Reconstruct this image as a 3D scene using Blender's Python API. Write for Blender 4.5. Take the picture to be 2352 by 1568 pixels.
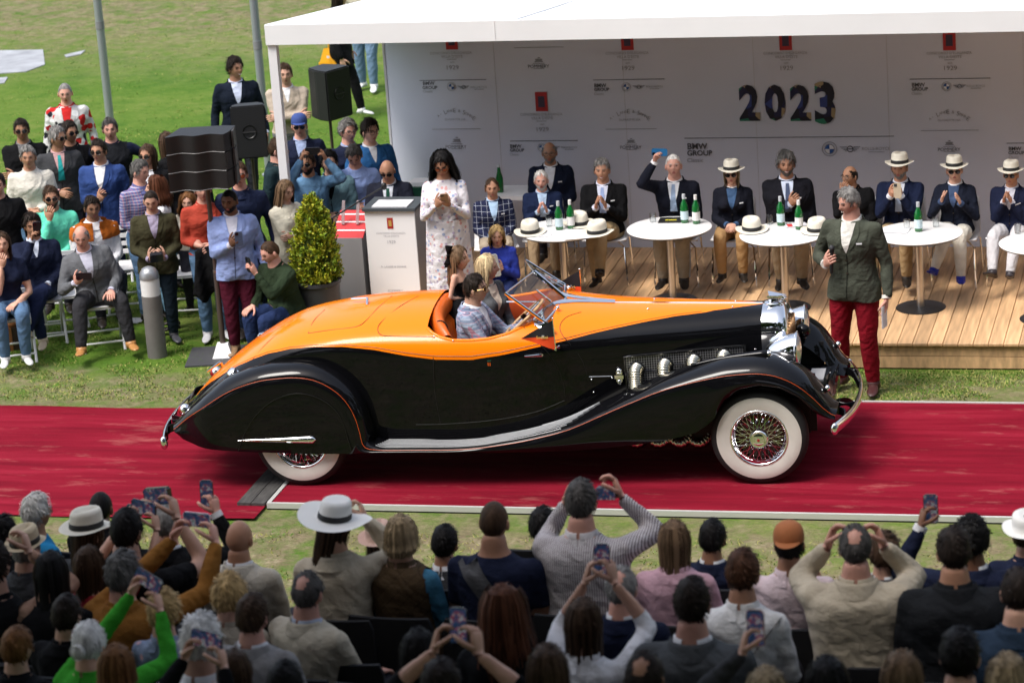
import bpy, bmesh, math, random
import numpy as np
from math import sin, cos, pi, sqrt, atan2, radians
from mathutils import Vector, Matrix, noise as mnoise
from mathutils.bvhtree import BVHTree
from mathutils.kdtree import KDTree

for _o in list(bpy.data.objects): bpy.data.objects.remove(_o)
SC = bpy.context.scene
COL = SC.collection
rng = random.Random(7)

# ---------------------------------------------------------------- camera, sky, sun, exposure
FPX, PITCH, YAW, ROLL = 7079., .2965, .2546, -.0699
CAM = np.array([4.143, -23.823, 8.727])
_cy, _sy, _cp, _sp = cos(YAW), sin(YAW), cos(PITCH), sin(PITCH)
FW = np.array([-_sy*_cp, _cy*_cp, -_sp]); _r0 = np.array([_cy, _sy, 0.]); _u0 = np.cross(_r0, FW)
RT = cos(ROLL)*_r0 + sin(ROLL)*_u0; UP = -sin(ROLL)*_r0 + cos(ROLL)*_u0
cam = bpy.data.objects.new('camera', bpy.data.cameras.new('camera')); COL.objects.link(cam)
cam.matrix_world = Matrix(((RT[0], UP[0], -FW[0], CAM[0]), (RT[1], UP[1], -FW[1], CAM[1]), (RT[2], UP[2], -FW[2], CAM[2]), (0, 0, 0, 1)))
cam.data.sensor_width = 36.; cam.data.lens = FPX/2352*36
cam.data.clip_start = .5; cam.data.clip_end = 900
cam.data.dof.use_dof = True; cam.data.dof.focus_distance = 24.9; cam.data.dof.aperture_fstop = 3.6
SC.camera = cam
def ray(px, py): return FW + RT*(px-1176)/FPX - UP*(py-784)/FPX
def atz(px, py, z): d = ray(px, py); return CAM + d*((z-CAM[2])/d[2])
def aty(px, py, y): d = ray(px, py); return CAM + d*((y-CAM[1])/d[1])
def atd(px, py, dep): return CAM + ray(px, py)*dep

SUN_EL, SUN_AZ = 62., 222.      # azimuth measured from +Y clockwise
W = bpy.data.worlds.new('World'); SC.world = W; W.use_nodes = True
nt = W.node_tree; bg = nt.nodes['Background']
sky = nt.nodes.new('ShaderNodeTexSky'); sky.sky_type = 'NISHITA'; sky.sun_disc = False
sky.sun_elevation = radians(SUN_EL); sky.sun_rotation = radians(SUN_AZ)
sky.air_density = 1.0; sky.dust_density = 4.0; sky.ozone_density = 1.0; sky.altitude = 200
hs = nt.nodes.new('ShaderNodeHueSaturation'); hs.inputs['Saturation'].default_value = .62
nt.links.new(sky.outputs[0], hs.inputs['Color']); nt.links.new(hs.outputs[0], bg.inputs[0]); bg.inputs[1].default_value = .15
sl = bpy.data.lights.new('sun', 'SUN'); sl.energy = 1.7; sl.angle = radians(22); sl.color = (1, .96, .9)
sun = bpy.data.objects.new('sun', sl); COL.objects.link(sun)
_sd = Vector((sin(radians(SUN_AZ))*cos(radians(SUN_EL)), cos(radians(SUN_AZ))*cos(radians(SUN_EL)), sin(radians(SUN_EL))))
sun.rotation_euler = _sd.to_track_quat('Z', 'Y').to_euler()
vs = SC.view_settings; SC.display_settings.display_device = 'sRGB'
vs.view_transform = 'Standard'; vs.look = 'None'; vs.gamma = 1; vs.use_curve_mapping = False
vs.exposure = .92
SC.cycles.max_bounces = 8; SC.cycles.diffuse_bounces = 3; SC.cycles.glossy_bounces = 4; SC.cycles.transparent_max_bounces = 8
SC.cycles.use_denoising = True
# ---------------------------------------------------------------- materials
MATS = {}
def mat(name, col, rough=.5, metal=0., coat=0., var=0., vscale=8., bump=0., bscale=60., sheen=0., spec=.5, rnd=0., stretch=None, emit=None, alpha=1., trans=0., ior=1.45):
    if name in MATS: return MATS[name]
    m = bpy.data.materials.new(name); m.use_nodes = True; N = m.node_tree.nodes; L = m.node_tree.links
    b = N['Principled BSDF']; c4 = (*col, 1)
    b.inputs['Base Color'].default_value = c4; b.inputs['Roughness'].default_value = rough
    b.inputs['Metallic'].default_value = metal; b.inputs['Coat Weight'].default_value = coat; b.inputs['Coat Roughness'].default_value = .02
    b.inputs['Sheen Weight'].default_value = sheen; b.inputs['Specular IOR Level'].default_value = spec
    b.inputs['Transmission Weight'].default_value = trans; b.inputs['IOR'].default_value = ior
    tc = N.new('ShaderNodeTexCoord'); co = tc.outputs['Object']
    if stretch:
        mp = N.new('ShaderNodeMapping'); mp.inputs['Scale'].default_value = stretch; L.new(co, mp.inputs[0]); co = mp.outputs[0]
    src = None
    if var or rnd:
        hsv = N.new('ShaderNodeHueSaturation'); hsv.inputs['Color'].default_value = c4
        val = None
        if var:
            n = N.new('ShaderNodeTexNoise'); n.inputs['Scale'].default_value = vscale; n.inputs['Detail'].default_value = 4; L.new(co, n.inputs['Vector'])
            mr = N.new('ShaderNodeMapRange'); mr.inputs[1].default_value = .3; mr.inputs[2].default_value = .7
            mr.inputs[3].default_value = 1-var; mr.inputs[4].default_value = 1+var; L.new(n.outputs['Fac'], mr.inputs[0]); val = mr.outputs[0]
        if rnd:
            oi = N.new('ShaderNodeObjectInfo'); mr2 = N.new('ShaderNodeMapRange'); mr2.inputs[3].default_value = 1-rnd; mr2.inputs[4].default_value = 1+rnd
            L.new(oi.outputs['Random'], mr2.inputs[0])
            if val is None: val = mr2.outputs[0]
            else:
                mu = N.new('ShaderNodeMath'); mu.operation = 'MULTIPLY'; L.new(val, mu.inputs[0]); L.new(mr2.outputs[0], mu.inputs[1]); val = mu.outputs[0]
        L.new(val, hsv.inputs['Value']); L.new(hsv.outputs[0], b.inputs['Base Color'])
    if bump:
        n = N.new('ShaderNodeTexNoise'); n.inputs['Scale'].default_value = bscale; n.inputs['Detail'].default_value = 5; L.new(co, n.inputs['Vector'])
        bp = N.new('ShaderNodeBump'); bp.inputs['Strength'].default_value = bump; bp.inputs['Distance'].default_value = .01
        L.new(n.outputs['Fac'], bp.inputs['Height']); L.new(bp.outputs[0], b.inputs['Normal'])
    if emit:
        b.inputs['Emission Color'].default_value = (*emit[:3], 1); b.inputs['Emission Strength'].default_value = emit[3]
    if alpha < 1: b.inputs['Alpha'].default_value = alpha
    MATS[name] = m; return m
def nodes(m): return m.node_tree.nodes, m.node_tree.links, m.node_tree.nodes['Principled BSDF']
def lin(r, g, b):
    f = lambda c: (c/255/12.92 if c/255 <= .04045 else ((c/255+.055)/1.055)**2.4)
    return (f(r), f(g), f(b))
# ---------------------------------------------------------------- mesh builder
class MB:
    def __init__(s): s.v = []; s.f = []; s.m = []; s.n = 0
    def add(s, V, F, mi=0):
        b = s.n; V = np.asarray(V, float).reshape(-1, 3); s.v.append(V); s.n += len(V)
        s.f += [tuple(b+i for i in f) for f in F]; s.m += [mi]*len(F); return s
    def box(s, c, d, mi=0, R=None):
        V = np.array([(x, y, z) for x in (-.5, .5) for y in (-.5, .5) for z in (-.5, .5)])*np.array(d)
        if R is not None: V = V @ np.asarray(R, float).T
        return s.add(V+np.array(c), [(0, 1, 3, 2), (4, 6, 7, 5), (0, 4, 5, 1), (2, 3, 7, 6), (0, 2, 6, 4), (1, 5, 7, 3)], mi)
    def grid(s, rows, mi=0, cu=False, cv=False):
        rows = np.asarray(rows, float); nu, nv = rows.shape[:2]; F = []
        for i in range(nu if cu else nu-1):
            for j in range(nv if cv else nv-1):
                a = i*nv+j; b = i*nv+(j+1) % nv; c = ((i+1) % nu)*nv+(j+1) % nv; d = ((i+1) % nu)*nv+j; F.append((a, b, c, d))
        return s.add(rows.reshape(-1, 3), F, mi)
    def tube(s, pts, rad, n=8, mi=0, caps=True, closed=False, flat=None):
        P = np.asarray(pts, float); k = len(P); rad = np.broadcast_to(np.asarray(rad, float), (k,))
        T = np.gradient(P, axis=0) if not closed else np.roll(P, -1, 0)-np.roll(P, 1, 0)
        T /= np.linalg.norm(T, axis=1)[:, None]+1e-12
        a = np.array([0, 0, 1.]) if abs(T[0][2]) < .9 else np.array([1., 0, 0])
        u = np.cross(T[0], a); u /= np.linalg.norm(u); rings = []
        for i in range(k):
            u = u-T[i]*(u@T[i]); u /= np.linalg.norm(u)+1e-12; w = np.cross(T[i], u)
            an = np.arange(n)*2*pi/n; rings.append(P[i]+rad[i]*(np.cos(an)[:, None]*u+np.sin(an)[:, None]*w*(flat or 1)))
        b = s.n; s.grid(rings, mi, cu=closed, cv=True)
        if caps and not closed: s.f += [tuple(b+i for i in range(n))[::-1], tuple(b+(k-1)*n+i for i in range(n))]; s.m += [mi, mi]
        return s
    def lathe(s, prof, c=(0, 0, 0), axis=(0, 0, 1), n=24, mi=0, caps=True):
        ax = Vector(axis).normalized(); M = np.array(ax.to_track_quat('Z', 'Y').to_matrix()); an = np.arange(n)*2*pi/n
        rings = [np.stack([r*np.cos(an), r*np.sin(an), np.full(n, z)], 1) @ M.T+np.array(c) for r, z in prof]
        b = s.n; s.grid(rings, mi, cv=True); k = len(prof)
        if caps: s.f += [tuple(b+i for i in range(n))[::-1], tuple(b+(k-1)*n+i for i in range(n))]; s.m += [mi, mi]
        return s
    def prism(s, poly, z0, z1, M=None, mi=0):
        n = len(poly); V = np.array([(x, y, z0) for x, y in poly]+[(x, y, z1) for x, y in poly])
        if M is not None: V = V @ np.asarray(M, float)[:3, :3].T+(np.asarray(M, float)[:3, 3] if np.asarray(M).shape[0] > 3 else 0)
        return s.add(V, [tuple(range(n))[::-1], tuple(range(n, 2*n))]+[(i, (i+1) % n, n+(i+1) % n, n+i) for i in range(n)], mi)
    def ball(s, c, r, nu=10, nv=8, mi=0, R=None):
        r = np.broadcast_to(np.asarray(r, float), (3,)); rows = []
        for i in range(nv+1):
            t = pi*i/nv; an = np.arange(nu)*2*pi/nu; rows.append(np.stack([sin(t)*np.cos(an), sin(t)*np.sin(an), np.full(nu, cos(t))], 1)*r)
        rows = np.array(rows)
        if R is not None: rows = rows @ np.asarray(R, float).T
        return s.grid(rows+np.array(c), mi, cv=True)
    def mesh(s, name, mats=None, smooth=True, angle=40, fixn=False):
        me = bpy.data.meshes.new(name); V = np.concatenate(s.v) if s.v else np.zeros((0, 3))
        me.from_pydata(V.tolist(), [], s.f)
        for m in ([mats] if not isinstance(mats, (list, tuple)) else mats): me.materials.append(m)
        if len(me.materials) > 1: me.polygons.foreach_set('material_index', s.m)
        if fixn:
            bm = bmesh.new(); bm.from_mesh(me); bmesh.ops.recalc_face_normals(bm, faces=bm.faces); bm.to_mesh(me); bm.free()
        if smooth: me.shade_smooth() if angle >= 180 else me.set_sharp_from_angle(angle=radians(angle))
        return me
    def build(s, name, mats, parent=None, smooth=True, angle=40, fixn=True, loc=None, kind=None):
        o = bpy.data.objects.new(name, s.mesh(name, mats, smooth, angle, fixn)); COL.objects.link(o)
        if parent is not None: o.parent = parent
        if loc is not None: o.location = loc
        if kind: o['kind'] = kind
        return o
def tag(o, label=None, cat=None, group=None, kind=None):
    if label: o['label'] = label
    if cat: o['category'] = cat
    if group: o['group'] = group
    if kind: o['kind'] = kind
    return o
def thing(name, label, cat, loc=(0, 0, 0), rz=0., group=None, R=None):
    o = bpy.data.objects.new(name, None); COL.objects.link(o); o.empty_display_size = .1
    o.location = loc; o.rotation_euler = (0, 0, rz)
    if R is not None: o.matrix_world = Matrix.Translation(loc) @ R.to_4x4()
    return tag(o, label, cat, group)
KIDS = {}
def kids(o): return [c for c in bpy.data.objects if c.parent == o]
def copy_thing(root, loc, rz, label, group=None, tree=None):
    tree = tree or [(c, kids(c)) for c in kids(root)]
    r = root.copy(); COL.objects.link(r); r.location = loc; r.rotation_euler = (0, 0, rz); r['label'] = label
    if group: r['group'] = group
    for ch, gs in tree:
        c = ch.copy(); COL.objects.link(c); c.parent = r
        for g in gs:
            d = g.copy(); COL.objects.link(d); d.parent = c
    return r
def link(me, name, parent, loc=(0, 0, 0), rot=(0, 0, 0), scale=(1, 1, 1)):
    o = bpy.data.objects.new(name, me); COL.objects.link(o); o.parent = parent; o.location = loc; o.rotation_euler = rot; o.scale = scale; return o
def text_mesh(s, size=1., offset=0., extrude=.0):
    cu = bpy.data.curves.new('t', 'FONT'); cu.body = s; cu.size = size; cu.align_x = 'CENTER'; cu.align_y = 'CENTER'; cu.offset = offset; cu.extrude = extrude; cu.resolution_u = 3
    o = bpy.data.objects.new('t', cu); COL.objects.link(o); dg = bpy.context.evaluated_depsgraph_get(); dg.update()
    me = bpy.data.meshes.new_from_object(o.evaluated_get(dg)); bpy.data.objects.remove(o); bpy.data.curves.remove(cu); return me
def smooth(a, b, x): t = np.clip((np.asarray(x, float)-a)/(b-a), 0, 1); return t*t*(3-2*t)
def spline(pts, n):
    """Catmull-Rom through pts, resampled to n points evenly by arc length"""
    P = np.asarray(pts, float); Q = np.vstack([2*P[0]-P[1], P, 2*P[-1]-P[-2]]); out = []
    for i in range(len(P)-1):
        p0, p1, p2, p3 = Q[i:i+4]
        for t in np.linspace(0, 1, 12, endpoint=False):
            out.append(.5*((2*p1)+(-p0+p2)*t+(2*p0-5*p1+4*p2-p3)*t*t+(-p0+3*p1-3*p2+p3)*t**3))
    out.append(P[-1]); out = np.array(out); s = np.r_[0, np.cumsum(np.linalg.norm(np.diff(out, axis=0), axis=1))]
    q = np.linspace(0, s[-1], n); return np.stack([np.interp(q, s, out[:, k]) for k in range(P.shape[1])], 1)
GZ = -.05
def tri(m): return nodes(m)
def ramp(N, L, fac, stops):
    r = N.new('ShaderNodeValToRGB'); e = r.color_ramp.elements
    while len(e) < len(stops): e.new(.5)
    for i, (p, c) in enumerate(stops): e[i].position = p; e[i].color = (*c, 1)
    L.new(fac, r.inputs[0]); return r.outputs[0]
def noise_tex(N, L, co, scale, det=4, rough=.6, stretch=None):
    if stretch:
        mp = N.new('ShaderNodeMapping'); mp.inputs['Scale'].default_value = stretch; L.new(co, mp.inputs[0]); co = mp.outputs[0]
    n = N.new('ShaderNodeTexNoise'); n.inputs['Scale'].default_value = scale; n.inputs['Detail'].default_value = det; n.inputs['Roughness'].default_value = rough
    L.new(co, n.inputs['Vector']); return n.outputs['Fac']
def math_(N, L, op, a, b=None, c=None):
    m = N.new('ShaderNodeMath'); m.operation = op
    for i, x in enumerate((a, b, c)):
        if x is None: continue
        if isinstance(x, (int, float)): m.inputs[i].default_value = x
        else: L.new(x, m.inputs[i])
    return m.outputs[0]
def mixc(N, L, fac, a, b, bt='MIX'):
    m = N.new('ShaderNodeMix'); m.data_type = 'RGBA'; m.blend_type = bt
    for s, x in ((m.inputs[0], fac), (m.inputs[6], a), (m.inputs[7], b)):
        if isinstance(x, (int, float)): s.default_value = x
        elif isinstance(x, tuple): s.default_value = (*x, 1)
        else: L.new(x, s)
    return m.outputs[2]
def bumped(N, L, b, h, s=.4, d=.02):
    bp = N.new('ShaderNodeBump'); bp.inputs['Strength'].default_value = s; bp.inputs['Distance'].default_value = d
    L.new(h, bp.inputs['Height']); L.new(bp.outputs[0], b.inputs['Normal'])

def lawn_mat():
    m = mat('lawn', (.1, .2, .03), rough=.9, spec=.15); N, L, b = nodes(m)
    tc = N.new('ShaderNodeTexCoord'); co = tc.outputs['Object']; sx = N.new('ShaderNodeSeparateXYZ'); L.new(co, sx.inputs[0])
    big = noise_tex(N, L, co, .35, 3); mid = noise_tex(N, L, co, 2.2, 5, .7); fine = noise_tex(N, L, co, 38, 3, .7, (.5, 1, 1))
    med = noise_tex(N, L, co, 11, 4, .75, (.6, 1.2, 1)); t = math_(N, L, 'ADD', math_(N, L, 'MULTIPLY', big, .36), math_(N, L, 'ADD', math_(N, L, 'MULTIPLY', mid, .32), math_(N, L, 'ADD', math_(N, L, 'MULTIPLY', fine, .16), math_(N, L, 'MULTIPLY', med, .32))))
    g = ramp(N, L, t, [(.36, (.024, .07, .006)), (.48, (.05, .122, .010)), (.6, (.095, .16, .021)), (.72, (.165, .19, .05)), (.82, (.24, .22, .09))])
    soil = ramp(N, L, noise_tex(N, L, co, 9, 6, .7), [(.32, (.13, .10, .06)), (.55, (.22, .175, .11)), (.72, (.31, .26, .17))])
    # worn strips along both carpet edges and the far slope
    y = math_(N, L, 'ADD', sx.outputs[1], math_(N, L, 'MULTIPLY', math_(N, L, 'SUBTRACT', mid, .5), 1.6))
    def band(c, w): return math_(N, L, 'SMOOTH_MIN', 1., math_(N, L, 'MAXIMUM', 0., math_(N, L, 'SUBTRACT', 1., math_(N, L, 'DIVIDE', math_(N, L, 'ABSOLUTE', math_(N, L, 'SUBTRACT', y, c)), w))), .3)
    far = math_(N, L, 'MULTIPLY', math_(N, L, 'MINIMUM', 1., math_(N, L, 'MAXIMUM', 0., math_(N, L, 'MULTIPLY', math_(N, L, 'SUBTRACT', y, 15.5), .22))), .85)
    wear = math_(N, L, 'MAXIMUM', math_(N, L, 'MAXIMUM', math_(N, L, 'MINIMUM', .8, math_(N, L, 'MULTIPLY', band(2.2, 1.), 1.6)), math_(N, L, 'MULTIPLY', band(-1., .7), .8)), math_(N, L, 'MAXIMUM', far, math_(N, L, 'MINIMUM', .95, math_(N, L, 'MULTIPLY', band(-3.1, 2.7), 2.6))))
    patch = noise_tex(N, L, co, 3.3, 5, .75)
    f = math_(N, L, 'MULTIPLY', wear, math_(N, L, 'MINIMUM', 1., math_(N, L, 'MAXIMUM', 0., math_(N, L, 'MULTIPLY', math_(N, L, 'SUBTRACT', patch, .33), 4.))))
    L.new(mixc(N, L, f, g, soil), b.inputs['Base Color']); bumped(N, L, b, math_(N, L, 'ADD', fine, mid), .7, .04); return m
def sheet(name, x0, y0, x1, y1, z, m, nx=1, ny=1, fn=None, kind='structure'):
    X, Y = np.meshgrid(np.linspace(x0, x1, nx+1), np.linspace(y0, y1, ny+1), indexing='ij'); Z = np.full_like(X, z)
    if fn is not None: Z = Z+fn(X, Y)
    return MB().grid(np.stack([X, Y, Z], -1)).build(name, m, kind=kind, angle=180, fixn=False)
sheet('ground', -160, -120, 160, 240, GZ, lawn_mat(), 8, 8)

# ---- grass blades over the visible lawn (uncountable: one object)
def grass():
    r = np.random.RandomState(3); pts = []
    def area(n, x0, y0, x1, y1):
        P = np.stack([r.uniform(x0, x1, n), r.uniform(y0, y1, n)], 1); pts.append(P)
    area(20000, -13, 2.05, -4.8, 6); area(16000, -16, 6, -5.2, 13); area(12000, -22, 13, -5, 27); area(4000, -1, 2.1, 3, 3.15); area(5000, -5, -5, 3.6, -1.25); area(4000, -9, -4, -4, -1.35)
    P = np.concatenate(pts)
    keep = np.array([mnoise.noise(Vector((p[0]*.8, p[1]*.8, 3)))*.7+mnoise.noise(Vector((p[0]*3., p[1]*3., 9)))*.7 > -.2 for p in P])
    P = P[keep]; k = len(P); nb = 3; P = np.repeat(P, nb, 0)+r.normal(0, .025, (k*nb, 2)); n = len(P)
    h = r.uniform(.008, .026, n)*(1-(P[:, 1] > 8)*.25); a = r.uniform(0, 2*pi, n); w = .006+0*P[:, 1]; le = r.normal(0, .016, (n, 2))
    V = np.zeros((n, 3, 3)); dx, dy = np.cos(a)*w, np.sin(a)*w
    V[:, 0] = np.stack([P[:, 0]-dx, P[:, 1]-dy, np.full(n, GZ)], 1); V[:, 1] = np.stack([P[:, 0]+dx, P[:, 1]+dy, np.full(n, GZ)], 1); V[:, 2] = np.stack([P[:, 0]+le[:, 0], P[:, 1]+le[:, 1], GZ+h], 1)
    me = bpy.data.meshes.new('grass'); me.from_pydata(V.reshape(-1, 3).tolist(), [], [(3*i, 3*i+1, 3*i+2) for i in range(n)])
    m = mat('grass_blade', (.085, .18, .018), rough=.7, var=.3, vscale=1.7, spec=.2); me.materials.append(m)
    m2 = mat('grass_dry', (.3, .29, .09), rough=.8, var=.35, vscale=3., spec=.2); me.materials.append(m2)
    mi = (r.rand(n) < np.where((P[:, 1] < -.9), .75, np.where((P[:, 1] < 3.2), .55, .25))).astype(int); me.polygons.foreach_set('material_index', mi)
    o = bpy.data.objects.new('grass', me); COL.objects.link(o); tag(o, kind='stuff')
grass()
stone = mat('pale_stone', (.3, .31, .33), rough=.6, var=.25, vscale=3, bump=.2)
for q in ([(-20, 118), (99, 116), (103, 150), (60, 166), (-20, 172)], [(148, 128), (196, 117), (186, 126), (152, 133)], [(-20, 182), (18, 179), (10, 192), (-20, 196)]):
    P = [atz(x, y, GZ) for x, y in q]; mb = MB(); mb.prism([(p[0], p[1]) for p in P], GZ-.03, GZ+.012); mb.build('stone_path', stone, kind='structure')

# ---- red carpet
def carpet_mat():
    m = mat('red_carpet', (.3, .006, .022), rough=.95, spec=.08, sheen=.04); N, L, b = nodes(m)
    co = N.new('ShaderNodeTexCoord').outputs['Object']
    dust = noise_tex(N, L, co, 3.2, 8, .72, (.45, 1.5, 1)); streak = noise_tex(N, L, co, 1.4, 5, .65, (.25, 3.2, 1)); big = noise_tex(N, L, co, .9, 3)
    base = ramp(N, L, streak, [(.3, (.10, .0025, .009)), (.5, (.18, .0052, .0165)), (.72, (.285, .015, .034))])
    base = mixc(N, L, math_(N, L, 'MULTIPLY', big, .3), base, (.135, .004, .013))
    d = math_(N, L, 'MINIMUM', 1., math_(N, L, 'MAXIMUM', 0., math_(N, L, 'MULTIPLY', math_(N, L, 'SUBTRACT', dust, .56), 4.)))
    L.new(mixc(N, L, math_(N, L, 'MULTIPLY', d, .42), base, (.55, .24, .2)), b.inputs['Base Color'])
    b.inputs['Sheen Tint'].default_value = (.8, .2, .25, 1)
    bumped(N, L, b, math_(N, L, 'ADD', noise_tex(N, L, co, 160, 2), math_(N, L, 'MULTIPLY', dust, 2.)), .25, .01); return m
CARP = carpet_mat()
yn0, yn1 = atz(610, 1160, 0), atz(2352, 1188, 0); YN = (yn0[1]+yn1[1])/2; XL = yn0[0]
yf = atz(1922, 921.6, 0); YF = yf[1]+.01
def wav(X, Y): return .004*np.sin(X*3.1+Y*1.3)+.003*np.sin(X*7+Y*5)
sheet('red_carpet', XL+.03, YN+.03, 16, YF-.03, 0, CARP, 2, 2)
nl, fl = atz(0, 1180, -.03), atz(100, 932, -.03)
def wav2(X, Y):
    e = np.minimum(abs(Y-nl[1]), abs(Y-fl[1])); return .012*np.maximum(0, np.sin(X*2.3+1.2*np.sin(Y*1.7)))*np.exp(-e*1.2)+.004*np.sin(X*5.1+Y*3)
o = sheet('red_carpet', -18, nl[1], XL-.02, fl[1], -.036, CARP, 160, 24, wav2)
fr = mat('carpet_frame', (.62, .62, .6), rough=.35, metal=.3, bump=.05)
blk = mat('black_rubber', (.012, .012, .012), rough=.6)
def bx(name, c, d, m, parent=None, **k): return MB().box(c, d).build(name, m, parent, **k)
fx = thing('carpet_frame', 'pale metal frame edging the raised red carpet', 'carpet frame', (0, 0, 0))
bx('frame_rail', ((XL+16)/2, YN+.015, -.014), (16-XL, .03, .046), fr, fx); bx('frame_rail', ((XL+16)/2, YF-.015, -.014), (16-XL, .03, .046), fr, fx)
bx('end_rail', (XL+.012, (YN+YF)/2, -.012), (.034, YF-YN-.064, .04), fr, fx); bx('base_strip', ((XL+16)/2, YN+.02, -.046), (16-XL, .04, .016), blk, fx)
# ---- plank ramp under the rear wheel
pk = mat('grey_plank', (.055, .052, .05), rough=.75, var=.4, vscale=6, stretch=(6, 1, 6), bump=.4, bscale=40)
a, b_ = atz(552, 1148, 0), atz(612, 1152, 0)
rp = thing('ramp_board', 'weathered grey board bridging the two carpets under the rear wheel', 'ramp', (a[0]+.11, YN+.62, 0))
for i in range(2): bx('plank', (-.06+i*.125, 0, -.012), (.118, 1.2, .024), pk, rp)

# ---- wooden judging stage
PZ, PY0, PY1, PX0 = .21, 3.2, 6.62, -4.62
wood = mat('larch_board', (.56, .35, .185), rough=.5, var=.28, vscale=2.2, stretch=(9, .8, 3), bump=.15, bscale=30, rnd=.2)
st = tag(bpy.data.objects.new('wooden_stage', None), 'low stage of larch boards under the white canopy', 'stage'); COL.objects.link(st)
pw = .138
pm = MB().box((0, 0, 0), (pw-.006, PY1-PY0+.03, .026)).mesh('plank', wood)
pmb = bmesh.new(); pmb.from_mesh(pm); bmesh.ops.bevel(pmb, geom=pmb.edges[:], offset=.003, segments=1, affect='EDGES'); pmb.to_mesh(pm); pmb.free()
npk = int((5.6-PX0)/pw)
for i in range(npk): link(pm, 'plank', st, (PX0+pw*(i+.5), (PY0+PY1)/2-.015, PZ-.013+rng.uniform(-.0015, .0015)), (0, 0, rng.choice((0, pi))))
xa = PX0
fl_ = [2.9, 2.3, 3.1, 2.2]
for L_ in fl_:
    wdt = min(L_, PX0+pw*npk-xa)
    if wdt <= .05: break
    for z0, z1 in ((.082, PZ-.03), (-.035, .076)): bx('fascia_board', (xa+wdt/2, PY0+.014, (z0+z1)/2), (wdt-.004, .028, z1-z0), wood, st)
    xa += wdt
bx('side_board', (PX0-.013, (PY0+PY1)/2, .06), (.024, PY1-PY0, .2), wood, st); bx('substructure', (.5, (PY0+PY1)/2+.05, .05), (10, PY1-PY0-.12, .2), blk, st)

# ---- canopy
white = mat('canopy_fabric', (.82, .83, .84), rough=.6, var=.03, vscale=1.5, bump=.08, bscale=6)
wmet = mat('white_metal', (.8, .8, .81), rough=.4)
CX0, CY0, CYB = -5.53, 4.6, 10.5
def roofz(y): return 3.0-(y-CY0)*.128
cn = thing('canopy', 'large white flat canopy over the judging stage', 'canopy', (0, 0, 0))
mb = MB(); ys = np.linspace(CY0, CYB, 13); xs = np.linspace(CX0, 9, 30); rows = [[(x, y, roofz(y)+.015*sin((x+5.5)*1.4)*sin((y-4.6)*1.2)) for y in ys] for x in xs]; mb.grid(rows)
rows2 = [[(x, y, roofz(y)-.06) for y in ys] for x in xs]; mb.grid(rows2); mb.build('roof_sheet', white, cn, angle=180)
bx('front_fascia', (1.735, CY0-.02, 2.905), (14.53, .04, .2), white, cn)
# sloping side fascia
mb = MB(); mb.add([(CX0, CY0, 2.805), (CX0, CYB, roofz(CYB)-.195), (CX0, CYB, roofz(CYB)+.005), (CX0, CY0, 3.005), (CX0+.04, CY0, 2.805), (CX0+.04, CYB, roofz(CYB)-.195), (CX0+.04, CYB, roofz(CYB)+.005), (CX0+.04, CY0, 3.005)],
    [(0, 1, 2, 3), (7, 6, 5, 4), (0, 4, 5, 1), (1, 5, 6, 2), (2, 6, 7, 3), (3, 7, 4, 0)]); mb.build('side_fascia', white, cn)
for x, y in ((CX0+.05, CY0+.03), (8.5, CY0+.03), (CX0+.05, CYB-.1), (8.5, CYB-.1)):
    zt = roofz(y)-.06; bx('post', (x, y, (zt+GZ)/2), (.085, .085, zt-GZ), wmet, cn); bx('base_plate', (x, y, GZ+.01), (.25, .25, .02), wmet, cn)
bx('added_shade_wall', (5.45, 5.4, 1.35), (.05, 2.2, 2.75), white, cn)  # unseen wall added to keep side light off the backdrop
for x_ in (-3., -.4, 2.2, 4.8): MB().tube([(x_, y_, roofz(y_)+.004) for y_ in np.linspace(CY0, CYB, 12)], .008, 5).build('roof_seam', wmet, cn)
# fold seam of the fascia
bx('fabric_seam', (-3.2, CY0-.042, 2.905), (.006, .004, .2), wmet, cn)

# ---- backdrop with printed sponsor marks
BY = 6.42; BX0, BX1, BZ1 = -5.06, 5.5, roofz(BY)-.1
bdm = mat('backdrop_panel', (.56, .575, .66), rough=.7, var=.02, vscale=2)
BXC = -3.85
def byo(x): return .62*max(0., (BXC-x)/(BXC-BX0))**2  # left end bent back, shaped to catch more sky light from the side
_bx = np.r_[np.linspace(BX0, BXC, 14), BX1]
bd = tag(MB().grid([[(x, BY+.01+byo(x), PZ), (x, BY+.01+byo(x), BZ1), (x, BY+.09+byo(x), BZ1), (x, BY+.09+byo(x), PZ)] for x in _bx], cv=True).build('backdrop', bdm), 'pale grey backdrop panel printed with sponsor names and 2023', 'backdrop wall')
bx('edge_trim', (BX0-.012, BY+.05+byo(BX0), (PZ+BZ1)/2), (.024, .1, BZ1-PZ), wmet, bd)
for i in range(1, 8): bx('panel_joint', (BX0+i*1.35, BY+.0085+byo(BX0+i*1.35), (PZ+BZ1)/2), (.004, .002, BZ1-PZ), mat('joint_grey', (.45, .45, .47), rough=.7), bd)
ink = mat('print_dark', (.07, .07, .08), rough=.7); ink2 = mat('print_grey', (.24, .24, .26), rough=.7); red = mat('print_red', (.38, .02, .02), rough=.6)
def b8(cx, cy): return ((960+.6803*cx)/1.088435, (80+.6803*cy)/1.088435)
TM = {}
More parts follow.
